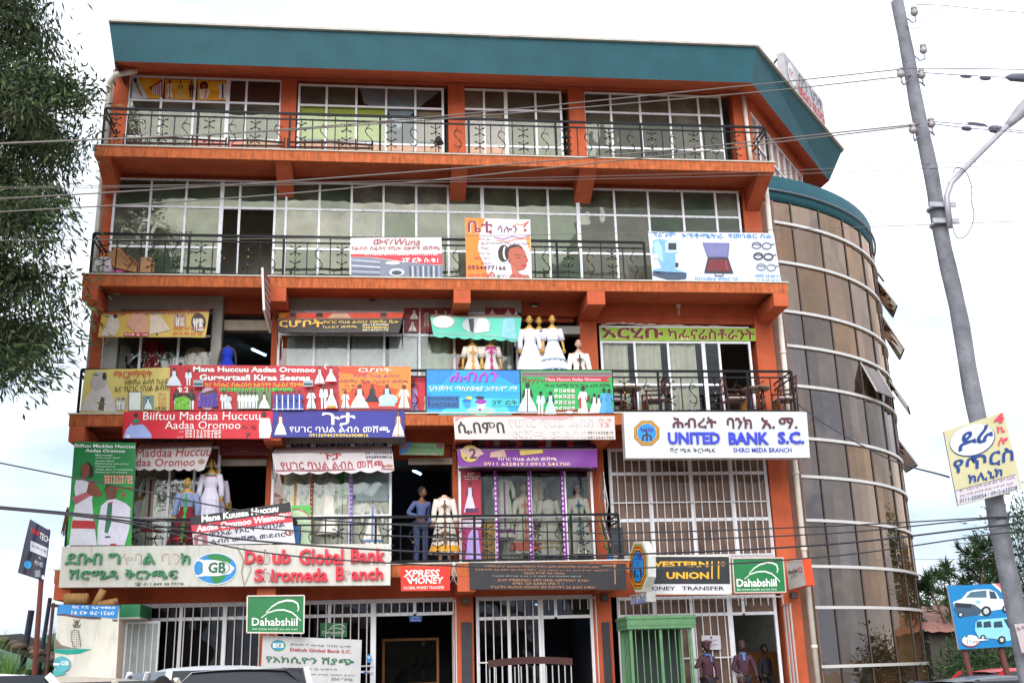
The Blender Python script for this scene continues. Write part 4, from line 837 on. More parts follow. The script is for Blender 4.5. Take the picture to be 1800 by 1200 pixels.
S = Sign('leaflet_banner', 'green and white roll banner behind the tilted banner', 'banner', [(512, 888), (546, 888), (547, 956), (514, 956)], .35, '#c9e0c0', .01)
S.poly([(512, 888), (546, 888), (546, 906), (530, 894), (513, 898)], '#5cc060'); S.ring(514, 912, 30, 18, 1.8, '#c82a34', 8, -1.5, -.1); S.ell(518, 918, 5, 6, '#1a1414'); S.poly([(513, 925), (526, 922), (530, 940), (528, 956), (513, 956)], '#3a8ac8'); S.done()

S = Sign('lightbox_sign', 'long worn light box reading Debub Global Bank Shiromeda Branch with globe logo', 'signboard', [(109, 960), (687, 955), (686, 1028), (103, 1032)], -.22, '#cfcfc8', .24, rim='#8a7a68', streak=.4)
gr = '#0f7a48'
S.text('ደቡብ', 116, 972, 177, 992, gr, .03, depth=.05, letters=True); S.text('ግ', 189, 972, 208, 991, gr, .03, depth=.05, letters=True); S.text('ሎባ', 209, 973, 245, 991, '#8a6a50', .01); S.text('ሎባ', 210, 974, 244, 990, '#cfc9bc', -.01); S.text('ል', 249, 972, 270, 991, gr, .03, depth=.05, letters=True); S.text('ባን', 281, 973, 314, 991, '#a86a48', .0); S.text('ባን', 282.2, 974.2, 313, 990, '#cdc9be', -.01); S.text('ክ', 314, 972, 330, 991, gr, .03, depth=.05, letters=True)
S.text('ሽሮሜዳ', 122, 1000, 205, 1019, gr, .03, depth=.05, letters=True); S.text('ቅርንጫፍ', 218, 1000, 308, 1018, gr, .03, depth=.05, letters=True); S.text('☎ 011 849 38 77/78', 234, 1023, 318, 1029, '#1a4a34', .015)
rd = '#cc1430'
S.text('De', 427, 968, 458, 991, rd, .05, depth=.06, letters=True); S.text('b', 460, 966, 470, 992, '#8a6058', .04); S.text('b', 461.2, 968, 469, 991, '#d0ccc4', .0); S.text('ub', 475, 966, 507, 991, rd, .05, depth=.06, letters=True); S.text('Global', 522, 965, 601, 992, rd, .05, depth=.06, letters=True); S.text('Bank', 615, 964, 677, 989, rd, .05, depth=.06, letters=True)
S.text('S', 443, 1000, 459, 1022, rd, .05, depth=.06, letters=True); S.text('h', 460, 999, 471, 1022, '#96525c', .04); S.text('h', 461, 1001, 470, 1021, '#d4c8c4', .01); S.text('iromeda', 473, 999, 573, 1022, rd, .05, depth=.06, letters=True); S.text('B', 588, 995, 603, 1020, rd, .05, depth=.06, letters=True); S.text('r', 605, 1003, 614, 1020, '#8a6860', .04); S.text('r', 606, 1004, 613, 1019, '#d2ccc4', .0); S.text('anch', 616, 998, 673, 1019, rd, .05, depth=.06, letters=True)
S.ell(374, 999, 39, 28, '#e4e4e0', 26); S.ell(374, 999, 37.5, 26.5, '#2493d0', 26); S.poly([(362, 975), (376, 973), (392, 977), (402, 984), (398, 992), (384, 988), (372, 984), (360, 980)], '#1f8a4a'); S.poly([(367, 1008), (390, 1008), (392, 1014), (382, 1024), (372, 1025), (367, 1016)], '#1f8a4a'); S.poly([(352, 985), (362, 990), (360, 1006), (350, 1006)], '#1f8a4a')
S.poly([(345, 984), (372, 984), (395, 988), (408, 998), (400, 1008), (378, 1012), (344, 1012), (352, 1006), (352, 990)], '#e6e6e2'); S.rect(340, 983, 352, 986, '#e6e6e2'); S.rect(340, 1010, 352, 1013, '#e6e6e2'); S.ring(384, 998, 15, 10, 1.6, '#17705a', 14, -1.5, 1.5); S.text('GB', 362, 988, 392, 1007, '#17705a', .06); S.line([(412, 960), (424, 985), (420, 1005), (424, 1026)], 2, '#9a9084'); S.line([(424, 957), (428, 980), (437, 1000), (424, 1030)], 1.4, '#a8a098')
S.done()

S = Sign('signboard', 'small bright red signboard reading XPRESS MONEY', 'signboard', [(704, 996), (790, 995), (791, 1037), (705, 1038)], -.05, '#f02c10', .06, rim='#c8c4c0')
S.text('XPRESS', 709, 1001, 773, 1013, '#f4f0ee', .04, .15); S.text('MONEY', 721, 1014, 780, 1025, '#f4f0ee', .04, .15); S.poly([(714, 1014), (717, 1014), (724, 1025), (720, 1025)], '#f4f0ee'); S.text('GLOBAL MONEY TRANSFER', 709, 1030, 781, 1034.5, '#f4dcd8', .02); S.done()

S = Sign('signboard', 'long black signboard with seven lines of gold Amharic scripture and a cross', 'signboard', [(824, 988), (1100, 990), (1101, 1036), (826, 1035)], -.05, '#24262e', .04, rim='#77716a')
gd = '#c08a68'
for k, (t_, a, c_, h_) in enumerate((('በመጀመሪያ እግዚአብሔር ሰማያትንና ምድርን ፈጠረ በስድስተኛው ቀን ሁሉን ፈጠረ', 851, 1053, 5), ('እንደገናም እለ ዓቀን ሰራ ተጠናቀቀም ሁሉ በእርሱ ሆነ ያለ እርሱ ምንም አልሆነም', 836, 1070, 5), ('በእርሱ ምንም ሰራ አትስራ', 920, 992, 4.6), ('ዮሐንስ ወንጌል 3:16 1 ኛ ጢሞ 2:5 ማቴዎስ 28:19', 865, 1020, 3), ('ይህን የሚመሰክር። አዎን በቶሎ እመጣለሁ። ይላል።', 874, 1035, 5.4), ('አሜን ጌታ ኢየሱስ ሆይ ና ።', 900, 990, 5), ('የጌታችን የኢየሱስ ክርስቶስ ፀጋ ከሁላችን ጋር ይሁን አሜን።', 862, 1047, 5.4))): S.text(t_, a, 992.6+6*k, c_, 992.6+6*k+h_, gd if k != 3 else '#b8b4b0', .012)
S.line([(1057, 993.5), (1083, 993.5)], 1.6, '#b88a68'); S.line([(1080, 991), (1081, 1026)], 1.8, '#b88a68'); S.done()

S = Sign('signboard', 'black and white WESTERN UNION money transfer signboard', 'signboard', [(1132, 977), (1282, 977), (1285, 1043), (1133, 1043)], .2, '#2c2f38', .08, rim='#cfc8c0')
S.rect(1134, 1026, 1284, 1042, '#d4d4d8'); ylw = '#e8b838'
S.text('WESTERN', 1137, 986, 1245, 996, ylw, .06); S.text('UNION', 1171, 1005, 1246, 1017, ylw, .06); S.text('MONEY', 1134, 1030, 1187, 1037, '#23263a', .04); S.text('TRANSFER', 1198, 1030, 1273, 1037, '#23263a', .04)
S.rect(1250, 986, 1252.4, 1017, ylw); S.rect(1261.5, 986, 1264, 1017, ylw); S.ring(1270.5, 990.5, 3.6, 3.8, 1, '#c8a840'); S.text('R', 1269, 989, 1272, 992.4, '#c8a840', .02); S.rimbox(.02, '#d8d4cc'); S.done()
def dahab(label, q, y, body, tag_, thick=.15, curves=True):
    S = Sign('signboard', label, 'signboard', q, y, '#0d7f48', thick, rim='#a89c94')
    (x0, y0), (x1, _), _, (_, y1) = q; W_, H_ = x1-x0, y1-y0; f = lambda a, b_: (x0+W_*a, y0+H_*b_)
    def arc(c, pts, w0):
        for k in range(len(pts)-1): S.line([f(*pts[k]), f(*pts[k+1])], w0*(.5+sin(pi*(k+.5)/(len(pts)-1))), c)
    arc('#e8f0ea', [(.33, .45), (.42, .30), (.54, .18), (.68, .12), (.80, .13), (.88, .20), (.90, .34), (.88, .42)], W_*.022)
    arc('#e8f0ea', [(.24, .60), (.36, .46), (.50, .39), (.64, .38), (.78, .45), (.88, .58), (.94, .68)], W_*.018)
    S.text('Dahabshiil', *f(.08, .60), *f(.88, .82), '#f4f8f4', body); S.text(tag_, *f(.09, .87), *f(.88, .95), '#d8f0e0', .006, .2)
    if thick > .05: S.rimbox(.02, '#cfc4bc', .025)
    S.done()
dahab('green Dahabshiil light box at the right end above the cream entrance grille', [(1287, 981), (1376, 980), (1381, 1040), (1291, 1041)], .15, .04, 'fast money transfer you can trust')
dahab('green Dahabshiil light box hanging above the white cloth banner', [(435, 1047), (535, 1046), (534, 1112), (434, 1111)], -.35, .02, 'fast money transfer you can trust')
dahab('small green Dahabshiil sticker seen behind the ground floor grille', [(563, 1094), (610, 1094), (610, 1119), (563, 1118)], 1.33, .01, 'fast money transfer', .01)

S = Sign('projecting_sign', 'octagonal blue and gold bank badge sign projecting from the balcony corner', 'sign', [(1105, 952), (1139, 950), (1140, 1039), (1108, 1041)], [.25, -.7, -.7, .25], '#cfc8b4', .18, outline=[(.29, 0), (.71, 0), (1, .29), (1, .71), (.71, 1), (.29, 1), (0, .71), (0, .29)], rim='#c4c4c0')
o8 = lambda k, cx=1122, cy=995.5, rx=16, ry=43: [(cx+rx*k*cos(pi/8+pi/4*i)*1.08, cy+ry*k*sin(pi/8+pi/4*i)*1.08) for i in range(8)]
for k, c in ((.92, '#2a8a50'), (.87, '#d8a020'), (.82, '#a03018'), (.74, '#e0a828'), (.68, '#7a2a18')): S.poly(o8(k), c)
S.ell(1122, 995.5, 10, 27, '#1f8fd4', 18); S.text('ሕ', 1115, 985, 1129, 1014, '#2a2440', .03); S.text('UB', 1116, 974, 1129, 984, '#3038a0', .05); S.done()
S = Sign('projecting_sign', 'small white FOREX BUREAU box sign under the octagonal badge sign', 'sign', [(1108, 1046), (1137, 1040), (1138, 1057), (1109, 1062)], [.2, -.6, -.6, .2], '#cfcfd0', .2, rim='#aaa8a2')
S.text('የውጭ ምንዛሪ ቢሮ', 1109.5, 1046, 1136, 1050, '#3a2a34', .03); S.text('FOREX BUREAU', 1110, 1053, 1136, 1058, '#2a34a8', .03); S.done()
S = Sign('projecting_sign', 'MoneyGram box sign, white face and orange edge, on the right column', 'sign', [(1382, 988), (1409, 980), (1417, 1028), (1387, 1036)], [.95, .25, .25, .95], '#c9cdcd', .22, rim='#e0481c')
S.text('MoneyGram', 1386, 1001, 1403, 1008, '#2a3038', .02); S.text('ሐዋላ', 1390, 1010, 1402, 1014, '#5a8a6a', 0); S.ring(1407, 1001, 2.6, 4.5, 1.3, '#b8402a'); S.done()
S = Sign('projecting_sign', 'thin sign seen edge on, hanging from the third balcony edge', 'sign', [(463, 470), (474, 492), (477, 585), (466, 545)], [-.75, .05, .05, -.75], '#8a5a5c', .05, rim='#d8d4ce')
for k in range(5): S.line([(466, 490+k*12), (474, 506+k*13)], 2, '#c8b8b4')
S.done()

# ground floor banners
S = Sign('cloth_banner', 'white cloth banner about bank shares stretched over the ground floor grille', 'banner', [(462, 1116), (636, 1124), (630, 1290), (454, 1290)], -.15, '#bfbfc2', .008, wave=.03)
S.ell(489, 1134, 13, 10, '#2a9a6a'); S.ell(489, 1134, 11, 8, '#3a8ac8'); S.rect(480, 1130, 498, 1138, '#e0e6e4'); S.text('GB', 484, 1130.5, 495, 1137.5, '#17705a', .02)
S.text('ደቡብ ግሎባል ባንክ አ.ማ.', 510, 1130, 618, 1138, '#3a3a34', .01); S.text('Debub Global Bank S.C.', 510, 1138, 617, 1148, '#a81f34', .03)
S.text('የአክሲዮን ሽያጭ', 468, 1151, 622, 1170, '#1f6a48', .02); S.text('አክሲዮን በመሸጥ ላይ ስለምንገኝ', 495, 1172, 592, 1179, '#2a5a48', .008); S.text('ሲዮን ዮን ፥ አክሲዮን በመግዛት የባንክ ባለቤት ይሁኑ!', 461, 1181, 623, 1189, '#2a5a48', .008); S.text('ደቡብ ግሎባል', 582, 1191, 620, 1197, '#2a5a48', .008); S.text('ክሲዮን', 462, 1190, 480, 1196, '#2a5a48', .008); S.done()

S = Sign('tarpaulin', 'faded tarpaulin hung upside down with a pineapple and blue phone number band', 'banner', [(103, 1062), (210, 1064), (202, 1262), (90, 1262)], -1.0, '#dcdad0', .008, wave=.06, streak=.4, wf=(7, 4), rim='#e0ddd6')
S.poly([(103, 1062), (210, 1064), (206, 1087), (170, 1084), (140, 1083), (120, 1079), (101, 1079)], '#2a92d6'); S.line([(101, 1080), (118, 1081), (140, 1085), (170, 1086), (206, 1091)], 3.4, '#6a4a5c')
S.text('0984-79 23 70', 128, 1064, 203, 1070, '#e8eef4', .03, flip=True); S.text('0921-78 43 91', 127, 1073, 201, 1081, '#e8eef4', .03, flip=True)
S.poly([(97, 1120), (108, 1134), (126, 1139), (142, 1140), (96, 1141)], '#8a7f78'); S.poly([(96, 1142), (160, 1141), (140, 1149), (118, 1151), (96, 1147)], '#1aa898')
pa = '#5a4c44'
for k in range(7): S.line([(132+(k % 2)*4, 1092+k*1.5), (136+(k-3)*2.2, 1088+(k % 3)*2)], 1, pa); S.line([(136+(k-3)*1.6, 1104), (136+(k-3)*2.4, 1096+(k % 2)*3)], 1, pa)
S.line([(127, 1110), (126, 1122), (129, 1134), (134, 1140)], 1, pa); S.line([(139, 1108), (141, 1122), (142, 1138)], 1, pa); S.line([(127, 1110), (133, 1107), (139, 1109)], 1, pa)
for r_ in range(7):
    for c_ in range(4): S.ell(129+c_*3.2+(r_ % 2), 1112+r_*4, .8, 1, pa, 6)
S.ell(110, 1168, 15, 14, '#5ab0bc'); S.text('GB', 108, 1162, 122, 1170, '#e8f0f0', .04); S.rect(95, 1166, 106, 1170, '#e4ecec'); S.poly([(94, 1178), (120, 1184), (94, 1190)], '#4ab0b0'); S.done()

# posters in the top storey and elsewhere
for q, nm, lab in (((232, 137, 286, 173), 0, 'poster of a runner and a red arrow in the top left window'), ((290.5, 140, 343, 174.5), 1, 'yellow poster with three small standing figures, second pane of the top left window'), ((347.5, 141.5, 401, 176), 2, 'yellow poster of a round haired woman and a white robe, top left window')):
    x0, y0, x1, y1 = q; S = Sign('poster', lab, 'poster', [(x0, y0), (x1, y0+1), (x1-1, y1+.6), (x0-.5, y1)], 1.335, '#e8a822', .004, group='posters in the top left window')
    S.poly([(x0, y0+10), (x0+30, y0+3), (x1, y0+14), (x1, y0+20), (x0+20, y0+18)], '#f0c44a')
    if nm == 0: S.poly([(x0, y0), (x0+10, y0), (x0+28, y1), (x0, y1)], '#cdd3e2'); S.ell(x0+6, y0+5, 3, 4, '#2a1a1a'); S.line([(x0+7, y0+8), (x0+13, y0+24), (x0+18, y1-3)], 4, '#b8924a'); S.poly([(x0+29, y0+18), (x1, y0+2), (x1, y1)], '#b81f2c'); [S.line([(x0+37+3.4*k, y0+16-2*k), (x0+37+3.4*k, y1-8+k)], 1.6, '#e8e8ee') for k in range(5)]
    if nm == 1: S.fig(x0+8, y0+1, y1-1, '#e4e4ee', kind='robe', trim='#7a2a5a', wd=.9); S.fig(x0+27, y0+3, y1-3, '#d8b878', kind='gown', wd=.8); S.fig(x0+46, y0+3, y1-1, '#5a3038', kind='suit', trim='#3a2030', wd=.9)
    if nm == 2: S.ell(x0+11, y0+10, 7.5, 8, '#1a1214'); S.ell(x0+11, y0+11, 3.4, 4.6, '#b04a3a'); S.poly([(x0+2, y0+16), (x0+18, y0+15), (x0+22, y0+22), (x0+14, y1-1), (x0+4, y1-2)], '#e8dcd4'); S.line([(x0+16, y0+16), (x0+12, y1-2)], 2.4, '#c85a3a'); S.poly([(x0+38, y0+6), (x0+50, y0+6), (x0+53, y0+14), (x0+49, y0+14), (x0+51, y1-3), (x0+37, y1-3), (x0+39, y0+14), (x0+35, y0+14)], '#dfe2ea'); S.line([(x0+44, y0+6), (x0+44, y1-3)], 3, '#3a2a4a')
    S.done()
for q, lab, mirror in (((710, 541, 737, 584), 'red poster with two white dresses, left of the bracket', 0), ((739, 541, 792, 584), 'red poster with gowns and a brown robe beside the turquoise awning', 1), ((853, 541, 905, 556), 'red poster with a pink dress right of the bracket', 2)):
    x0, y0, x1, y1 = q; S = Sign('poster', lab, 'poster', [(x0, y0), (x1, y0), (x1, y1), (x0, y1)], 1.115, '#8a1626', .006, group='red posters behind the second balcony glass')
    for a in range(5):
        for c_ in range(4): S.ell(x0+4+a*(x1-x0)/5, y0+4+c_*(y1-y0)/4, 1.6, .8, '#c8505c', 6)
    if mirror == 0: S.fig(x0+18, y0+1, y0+20, '#e8dcd8', wd=1.2); S.fig(x0+15, y0+21, y1-1, '#e8e0dc', wd=1.1, trim='#8a7060')
    if mirror == 1: S.fig(x0+11, y0+2, y1-8, '#b09a84', kind='robe', wd=.9, trim='#8a1626'); S.fig(x0+28, y0+1, y1-20, '#d8c09a', wd=1); S.fig(x0+44, y0+1, y1-20, '#d0b494', wd=1)
    if mirror == 2: S.fig(x0+12, y0+1, y1, '#e8b8b0', wd=1.6); S.fig(x0+40, y0+1, y1, '#e0c0b8', wd=1.6)
    S.done()
S = Sign('poster', 'tall crimson poster of a woman in a white dress inside the purple shop', 'poster', [(812, 829), (845, 829), (846, 904), (812, 904)], .91, '#b01444', .006)
S.rect(812, 830, 845, 843, '#8a2038'); S.text('ሲሀም', 822, 830.5, 834, 834, '#f0e8e8', .01); S.text('የሀገር ባህል ልብስ', 815, 835.5, 843, 838.6, '#f0e8e8', .01); S.text('ስፌትና መሸጫ', 817, 840, 841, 842.6, '#f0e8e8', .01); S.fig(826, 846, 900, '#d8d0ec', skin='#6a3a34', kind='dress', wd=.75); S.rect(818, 893, 841, 900, '#5a2a5a'); S.done()
S = Sign('poster', 'lower purple shop poster with white robes below the balcony rail line', 'poster', [(812, 913), (846, 913), (848, 984), (813, 984)], .91, '#a8286a', .006)
S.rect(813, 914, 846, 926, '#cfc6d4'); S.text('የሀገር ልብስ', 815, 916, 843, 919, '#3a2a5a', .01); S.text('ስፌት', 822, 921, 838, 925, '#3a2a5a', .01); S.poly([(818, 984), (823, 940), (830, 930), (840, 932), (846, 984)], '#b8a0e0'); S.line([(833, 935), (833, 983)], 3, '#c84a6a'); S.done()
for x, (a, c) in zip((315, 524, 728), ((868, 876), (927, 935), (986, 995))):
    S = Sign('purple_strip', {315: 'purple lettered strip on the leftmost bar of the purple shop', 524: 'purple lettered strip on the middle bar of the purple shop', 728: 'purple lettered strip on the right bar of the purple shop'}[x], 'sign strip', [(a-1, 828), (a+5, 828), (c+3, 985), (c-3, 985)], .9, '#8a2a9c', .008, group='purple strips on the shop bars')
    for k in range(16): S.rect(a+.6+k*.3, 838+k*9, a+3.4+k*.3, 843+k*9, '#e8d0f0')
    S.done()
S = Sign('notice', 'narrow crimson strip with a message above the purple shop glass', 'notice', [(806, 822), (1046, 823), (1046, 828), (806, 827)], .88, '#5a1c4a', .008)
S.text('Siham Bayle ethiopian traditional clothes', 890, 823.4, 965, 826.4, '#c8a8c8', .01); S.done()
S = Sign('wall_poster', 'small blue and green poster on the beam above the doorway with the man', 'poster', [(702, 777), (781, 779), (780, 800), (702, 799)], .8, '#5a8a5a', .02)
S.poly([(702, 777), (725, 777), (712, 799), (702, 799)], '#3a7ab0'); S.ell(709, 783, 4, 6, '#a84a3a'); S.ell(773, 783, 7, 5, '#6a3a34'); S.text('የሀገር ባህል', 722, 784, 762, 789, '#3a4a2a', .01); S.text('0913126827 0911', 705, 796, 775, 799.4, '#d8b0b4', .01); S.done()
for x0, x1, t_ in ((512, 546, 'የሀገር'), (555, 616, 'ባህል ልብስ'), (624, 681, 'መሸጫ')):
    S = Sign('glass_lettering', {512: 'left', 555: 'wide middle', 624: 'right'}[x0]+' dark blue glass strip with Amharic letters above the white scalloped awning', 'sign', [(x0, 774), (x1, 774), (x1, 790), (x0, 790)], 1.06, '#252a4c', .006, group='dark blue lettered glass strips'); S.text(t_, x0+4, 777, x1-4, 788, '#a8acc4', .005); S.done()
for x0, x1, t_ in ((186, 236, 'Biiftuu'), (248, 305, 'Maddaa'), (309, 370, 'Huccuu')):
    S = Sign('glass_lettering', 'dark glass strip reading %s under the crimson banner' % t_, 'sign', [(x0, 771), (x1, 771), (x1, 784), (x0, 784)], .96, '#2b2326', .006, group='dark lettered glass strips left'); S.text(t_, x0+3, 773, x1-3, 781, '#7a6468', .0); S.done()
S = Sign('wall_poster', 'dim red poster on the beam above the dark left doorway', 'poster', [(386, 773), (474, 773), (474, 799), (386, 799)], .9, '#6e1724', .02)
S.text('Biiftuu Maddaa Huccuu', 391, 777, 466, 782, '#a84a54', .0); S.text('Aadaa Oromoo', 407, 784, 447, 789, '#a84a54', .0); S.text('0912105402', 408, 791, 438, 794, '#a85a60', .01); S.done()
S = Sign('notice', 'small welcome strip on the glass above the left railing', 'notice', [(234, 908), (300, 908), (300, 914), (234, 914)], .93, '#c9c2c6', .006); S.text('Welcome', 274, 909.5, 297, 912.5, '#a83240', .01); S.text('Baga nagaan', 238, 909.5, 268, 912.5, '#a83240', .01); S.done()
# posters behind four tower panes
for k, (a0, a1, c1, c2, lab) in enumerate(((-69.2, -62.3, '#8a5a58', '#3a2c30', 'dark grocery poster behind the tower glass'), (-60.7, -53.3, '#a8522a', '#8a9a3a', 'burger poster behind the tower glass'), (-51.7, -43.8, '#7a4038', '#6a4a7a', 'fruit poster behind the tower glass'), (-42.2, -34.3, '#8a5a6a', '#8a6a4a', 'pink food poster behind the tower glass'))):
    p0, p1 = cyl(a0, CR-.12, 0), cyl(a1, CR-.12, 0); b = MB(); z0, z1 = 9.42, 10.2
    def pp(s, t): return p0.lerp(p1, s)+Vector((0, 0, z0+(z1-z0)*t))
    mt = mat('#a98468' if k else '#8a6a68', .6); b.add([pp(0, 0), pp(1, 0), pp(1, 1), pp(0, 1)], [(0, 1, 2, 3)], mt); nn = (p1-p0).cross(Vector((0, 0, 1))).normalized()
    for q in range(4): 
        cx_, cy_, r_ = [(.4, .7, .2), (.55, .28, .3), (.75, .65, .14), (.25, .35, .12)][q]
        b.add([pp(cx_+r_*cos(t*pi/5), cy_+r_*sin(t*pi/5))+nn*(.004+.002*q) for t in range(10)], [tuple(range(10))], ink(c1 if q % 2 else c2))
    tag(b.obj('poster'), lab, 'poster', 'food posters behind the tower glass')
# roof sign along the chamfer
def roof_sign():
    d = (Vector((20.9, 5.55, 0))-Vector((16.25, 0, 0))).normalized(); p0 = Vector((16.25, .1, 0))+d*2.15; p1 = p0+d*3.35; n_ = Vector((d.y, -d.x, 0))
    o = empty('roof_sign', (p0+p1)/2+Vector((0, 0, 17)), 'white roof sign reading BEGO BLDG seen at a steep angle', 'sign'); O = (p0+p1)/2+Vector((0, 0, 17)); b = MB(); mt = mat('#a8a4a8', .5)
    z0, z1 = 17.02, 17.95; P = [p0+n_*.1, p1+n_*.1, p1-n_*.12, p0-n_*.12]
    b.add([p-O+Vector((0, 0, z)) for z in (z0, z1) for p in P], [(0, 1, 5, 4), (1, 2, 6, 5), (2, 3, 7, 6), (3, 0, 4, 7), (4, 5, 6, 7), (3, 2, 1, 0)], mt); b.obj('board', o)
    b = MB()
    for body, s0, s1, t0, t1, c, bo in (('BEGO BLDG', .30, .98, .08, .45, '#b8323c', .04), ('በጎ ህንፃ', .34, .95, .52, .92, '#5a5a62', .02)):
        vs, fs = textmesh(body, bo); X0, X1 = min(v.x for v in vs), max(v.x for v in vs); Y0, Y1 = min(v.y for v in vs), max(v.y for v in vs)
        b.add([p0+(p1-p0)*(s0+(s1-s0)*(v.x-X0)/(X1-X0))+n_*.106+Vector((0, 0, z0+(z1-z0)*(t0+(t1-t0)*(v.y-Y0)/(Y1-Y0))))-O for v in vs], fs, ink(c))
    pc = lambda s, t, l: p0+(p1-p0)*s+n_*(.1+l)+Vector((0, 0, z0+(z1-z0)*t))-O
    for r_, c, l in ((.42, '#8a8a92', .004), (.38, '#d8d8dc', .006)): b.add([pc(.15+r_*.26*cos(t*pi/10), .5+r_*sin(t*pi/10), l) for t in range(20)], [tuple(range(20))], ink(c))
    vs, fs = textmesh('በጎ', .02); X0, X1 = min(v.x for v in vs), max(v.x for v in vs); Y0, Y1 = min(v.y for v in vs), max(v.y for v in vs)
    b.add([pc(.09+.12*(v.x-X0)/(X1-X0), .35+.3*(v.y-Y0)/(Y1-Y0), .008) for v in vs], fs, ink('#b8323c')); b.obj('lettering', o)
    b = MB(); b.bar(p0-O-n_*.1+Vector((0, 0, 17.8)), p0-O-n_*.9+Vector((0, 0, 17.0)), .04, IRON); b.bar(p1-O-n_*.1+Vector((0, 0, 17.8)), p1-O-n_*.9+Vector((0, 0, 17.0)), .04, IRON); b.obj('strut', o)
roof_sign()
#@@PART3
# ------------------------------------------------------------------ curtains, goods and lamps inside the shops
def curtain(label, u0, v0, u1, v1, y, color, folds=1.0, group='curtains in the windows', vary=.1, trim=None, cat='curtain'):
    a, c = at(u0, v0, y), at(u1, v1, y); n = int((c.x-a.x)*26); b = MB(); vs = []; rows = 4
    o = empty('curtain', ((a.x+c.x)/2, y, (a.z+c.z)/2), label, cat, group)
    for j in range(rows+1):
        t = j/rows
        for s in range(n+1):
            x = a.x+(c.x-a.x)*s/n; d = folds*(.02+.02*t)*(sin(x*38+sin(x*9)*2)+.5*sin(x*71))
            vs.append((x-o.location.x, d, a.z+(c.z-a.z)*t-o.location.z))
    b.add(vs, [(j*(n+1)+s, (j+1)*(n+1)+s, (j+1)*(n+1)+s+1, j*(n+1)+s+1) for j in range(rows) for s in range(n)], mat(color, .9, vary=vary, spec=.1), True)
    b.obj('cloth', o)
    b = MB(); b.tube([(a.x-o.location.x, 0, a.z-o.location.z+.02), (c.x-o.location.x, 0, a.z-o.location.z+.02)], .012, mat('#a8a29a', .5), 6); b.obj('rod', o)
    if trim:
        b = MB()
        for t, h, cc in trim:
            z = (a.z+(c.z-a.z)*t)-o.location.z; vs = []
            for s in range(n+1):
                x = a.x+(c.x-a.x)*s/n; d = folds*(.02+.02*t)*(sin(x*38+sin(x*9)*2)+.5*sin(x*71))-.006; vs += [(x-o.location.x, d, z), (x-o.location.x, d, z-h)]
            b.add(vs, [(2*s, 2*s+1, 2*s+3, 2*s+2) for s in range(n)], mat(cc, .9), True)
        b.obj('woven_band', o)
    return o
curtain('yellow green blind across three panes of the second top storey window', 526, 187, 676, 248, 1.42, '#cede6a', .15, vary=.05)
curtain('beige screen at the right end of the second top storey window', 733, 192, 778, 250, 1.44, '#b09a84', .1)
curtain('pinkish screen in the left panes of the third top storey window', 814, 160, 887, 272, 1.44, '#c0a89c', .2)
def drape():
    P = [at(632, 152, 1.45), at(680, 156, 1.45), at(777, 158, 1.45), at(740, 186, 1.45), at(725, 200, 1.42), at(700, 228, 1.4), at(684, 200, 1.42), at(640, 182, 1.45)]
    o = empty('hung_sheet', P[4], 'pale blue sheet knotted across the second top storey window', 'sheet'); b = MB(); c = sum(P, Vector())/8; vs = []; fs = []
    for i, p in enumerate(P):
        q = P[(i+1) % 8]; k = len(vs); m1 = (p+c)/2+Vector((0, .05*(-1)**i, 0))
        vs += [p-P[4], q-P[4], c-P[4]]; fs.append((k, k+1, k+2))
    b.add(vs, fs, mat('#a8b4c4', .9, vary=.15), True); b.obj('cloth', o)
    b = MB(); b.tube([P[0]-P[4], P[2]-P[4]], .008, IRON, 4); b.obj('cord', o)
drape()
def bat(u0, v0, u1, v1, y, color, label, name='panel', cat='panel', th=.03, group=None):
    a, c = at(u0, v0, y), at(u1, v1, y); b = MB(); O = (a+c)/2
    b.box(a.x-O.x, c.x-O.x, 0, th, c.z-O.z, a.z-O.z, mat(color, .7)); o = b.obj(name, None, O); return tag(o, label, cat, group)
bat(234, 178, 262, 268, 1.8, '#7a2a3a', 'wine red board leaning inside the top left window', 'leaning_board', 'board')
bat(386, 180, 402, 268, 1.5, '#d8938a', 'salmon pink strip screen inside the top left window', 'screen', 'screen')
for i, (u0, u1, lab) in enumerate(((505, 612, 'left'), (618, 674, 'middle'), (684, 733, 'right'))):
    curtain('sheer grey curtain behind the second balcony glass, %s of three' % lab, u0, 592, u1, 720, 1.24, '#ced0d6', 1.2)
curtain('pale green curtain behind the mannequins of the second balcony', 740, 592, 905, 720, 1.62, '#c8d4ba', 1.2)
for u0, u1, lab in ((1056, 1110, 'left'), (1116, 1168, 'middle'), (1174, 1230, 'right')): curtain('grey pleated cafe curtain, %s of three' % lab, u0, 603, u1, 720, 1.38, '#e6e2d4', 1.2)
curtain('white traditional cloth with blue band hung in the first balcony shop', 500, 812, 600, 955, 1.2, '#f0ecdc', 1.2, 'hung cloths of the curtained shop', trim=[(.35, .10, '#6a86b0'), (.30, .03, '#8aa4c4')])
curtain('cream cloth with faint blue band right in the curtained shop', 604, 812, 684, 955, 1.22, '#ece8dc', 1.2, 'hung cloths of the curtained shop', trim=[(.4, .1, '#6f84ac')])
curtain('light blue folded sheet over the right pane of the curtained shop', 626, 832, 682, 880, 1.16, '#c2d0da', .6, 'hung cloths of the curtained shop')
curtain('strip of vivid green cloth in the curtained shop', 592, 832, 604, 872, 1.15, '#2fb848', .6, 'hung cloths of the curtained shop')
curtain('grey backdrop curtain in the purple shop', 850, 835, 1044, 985, 1.75, '#a0a6a0', 1.0)
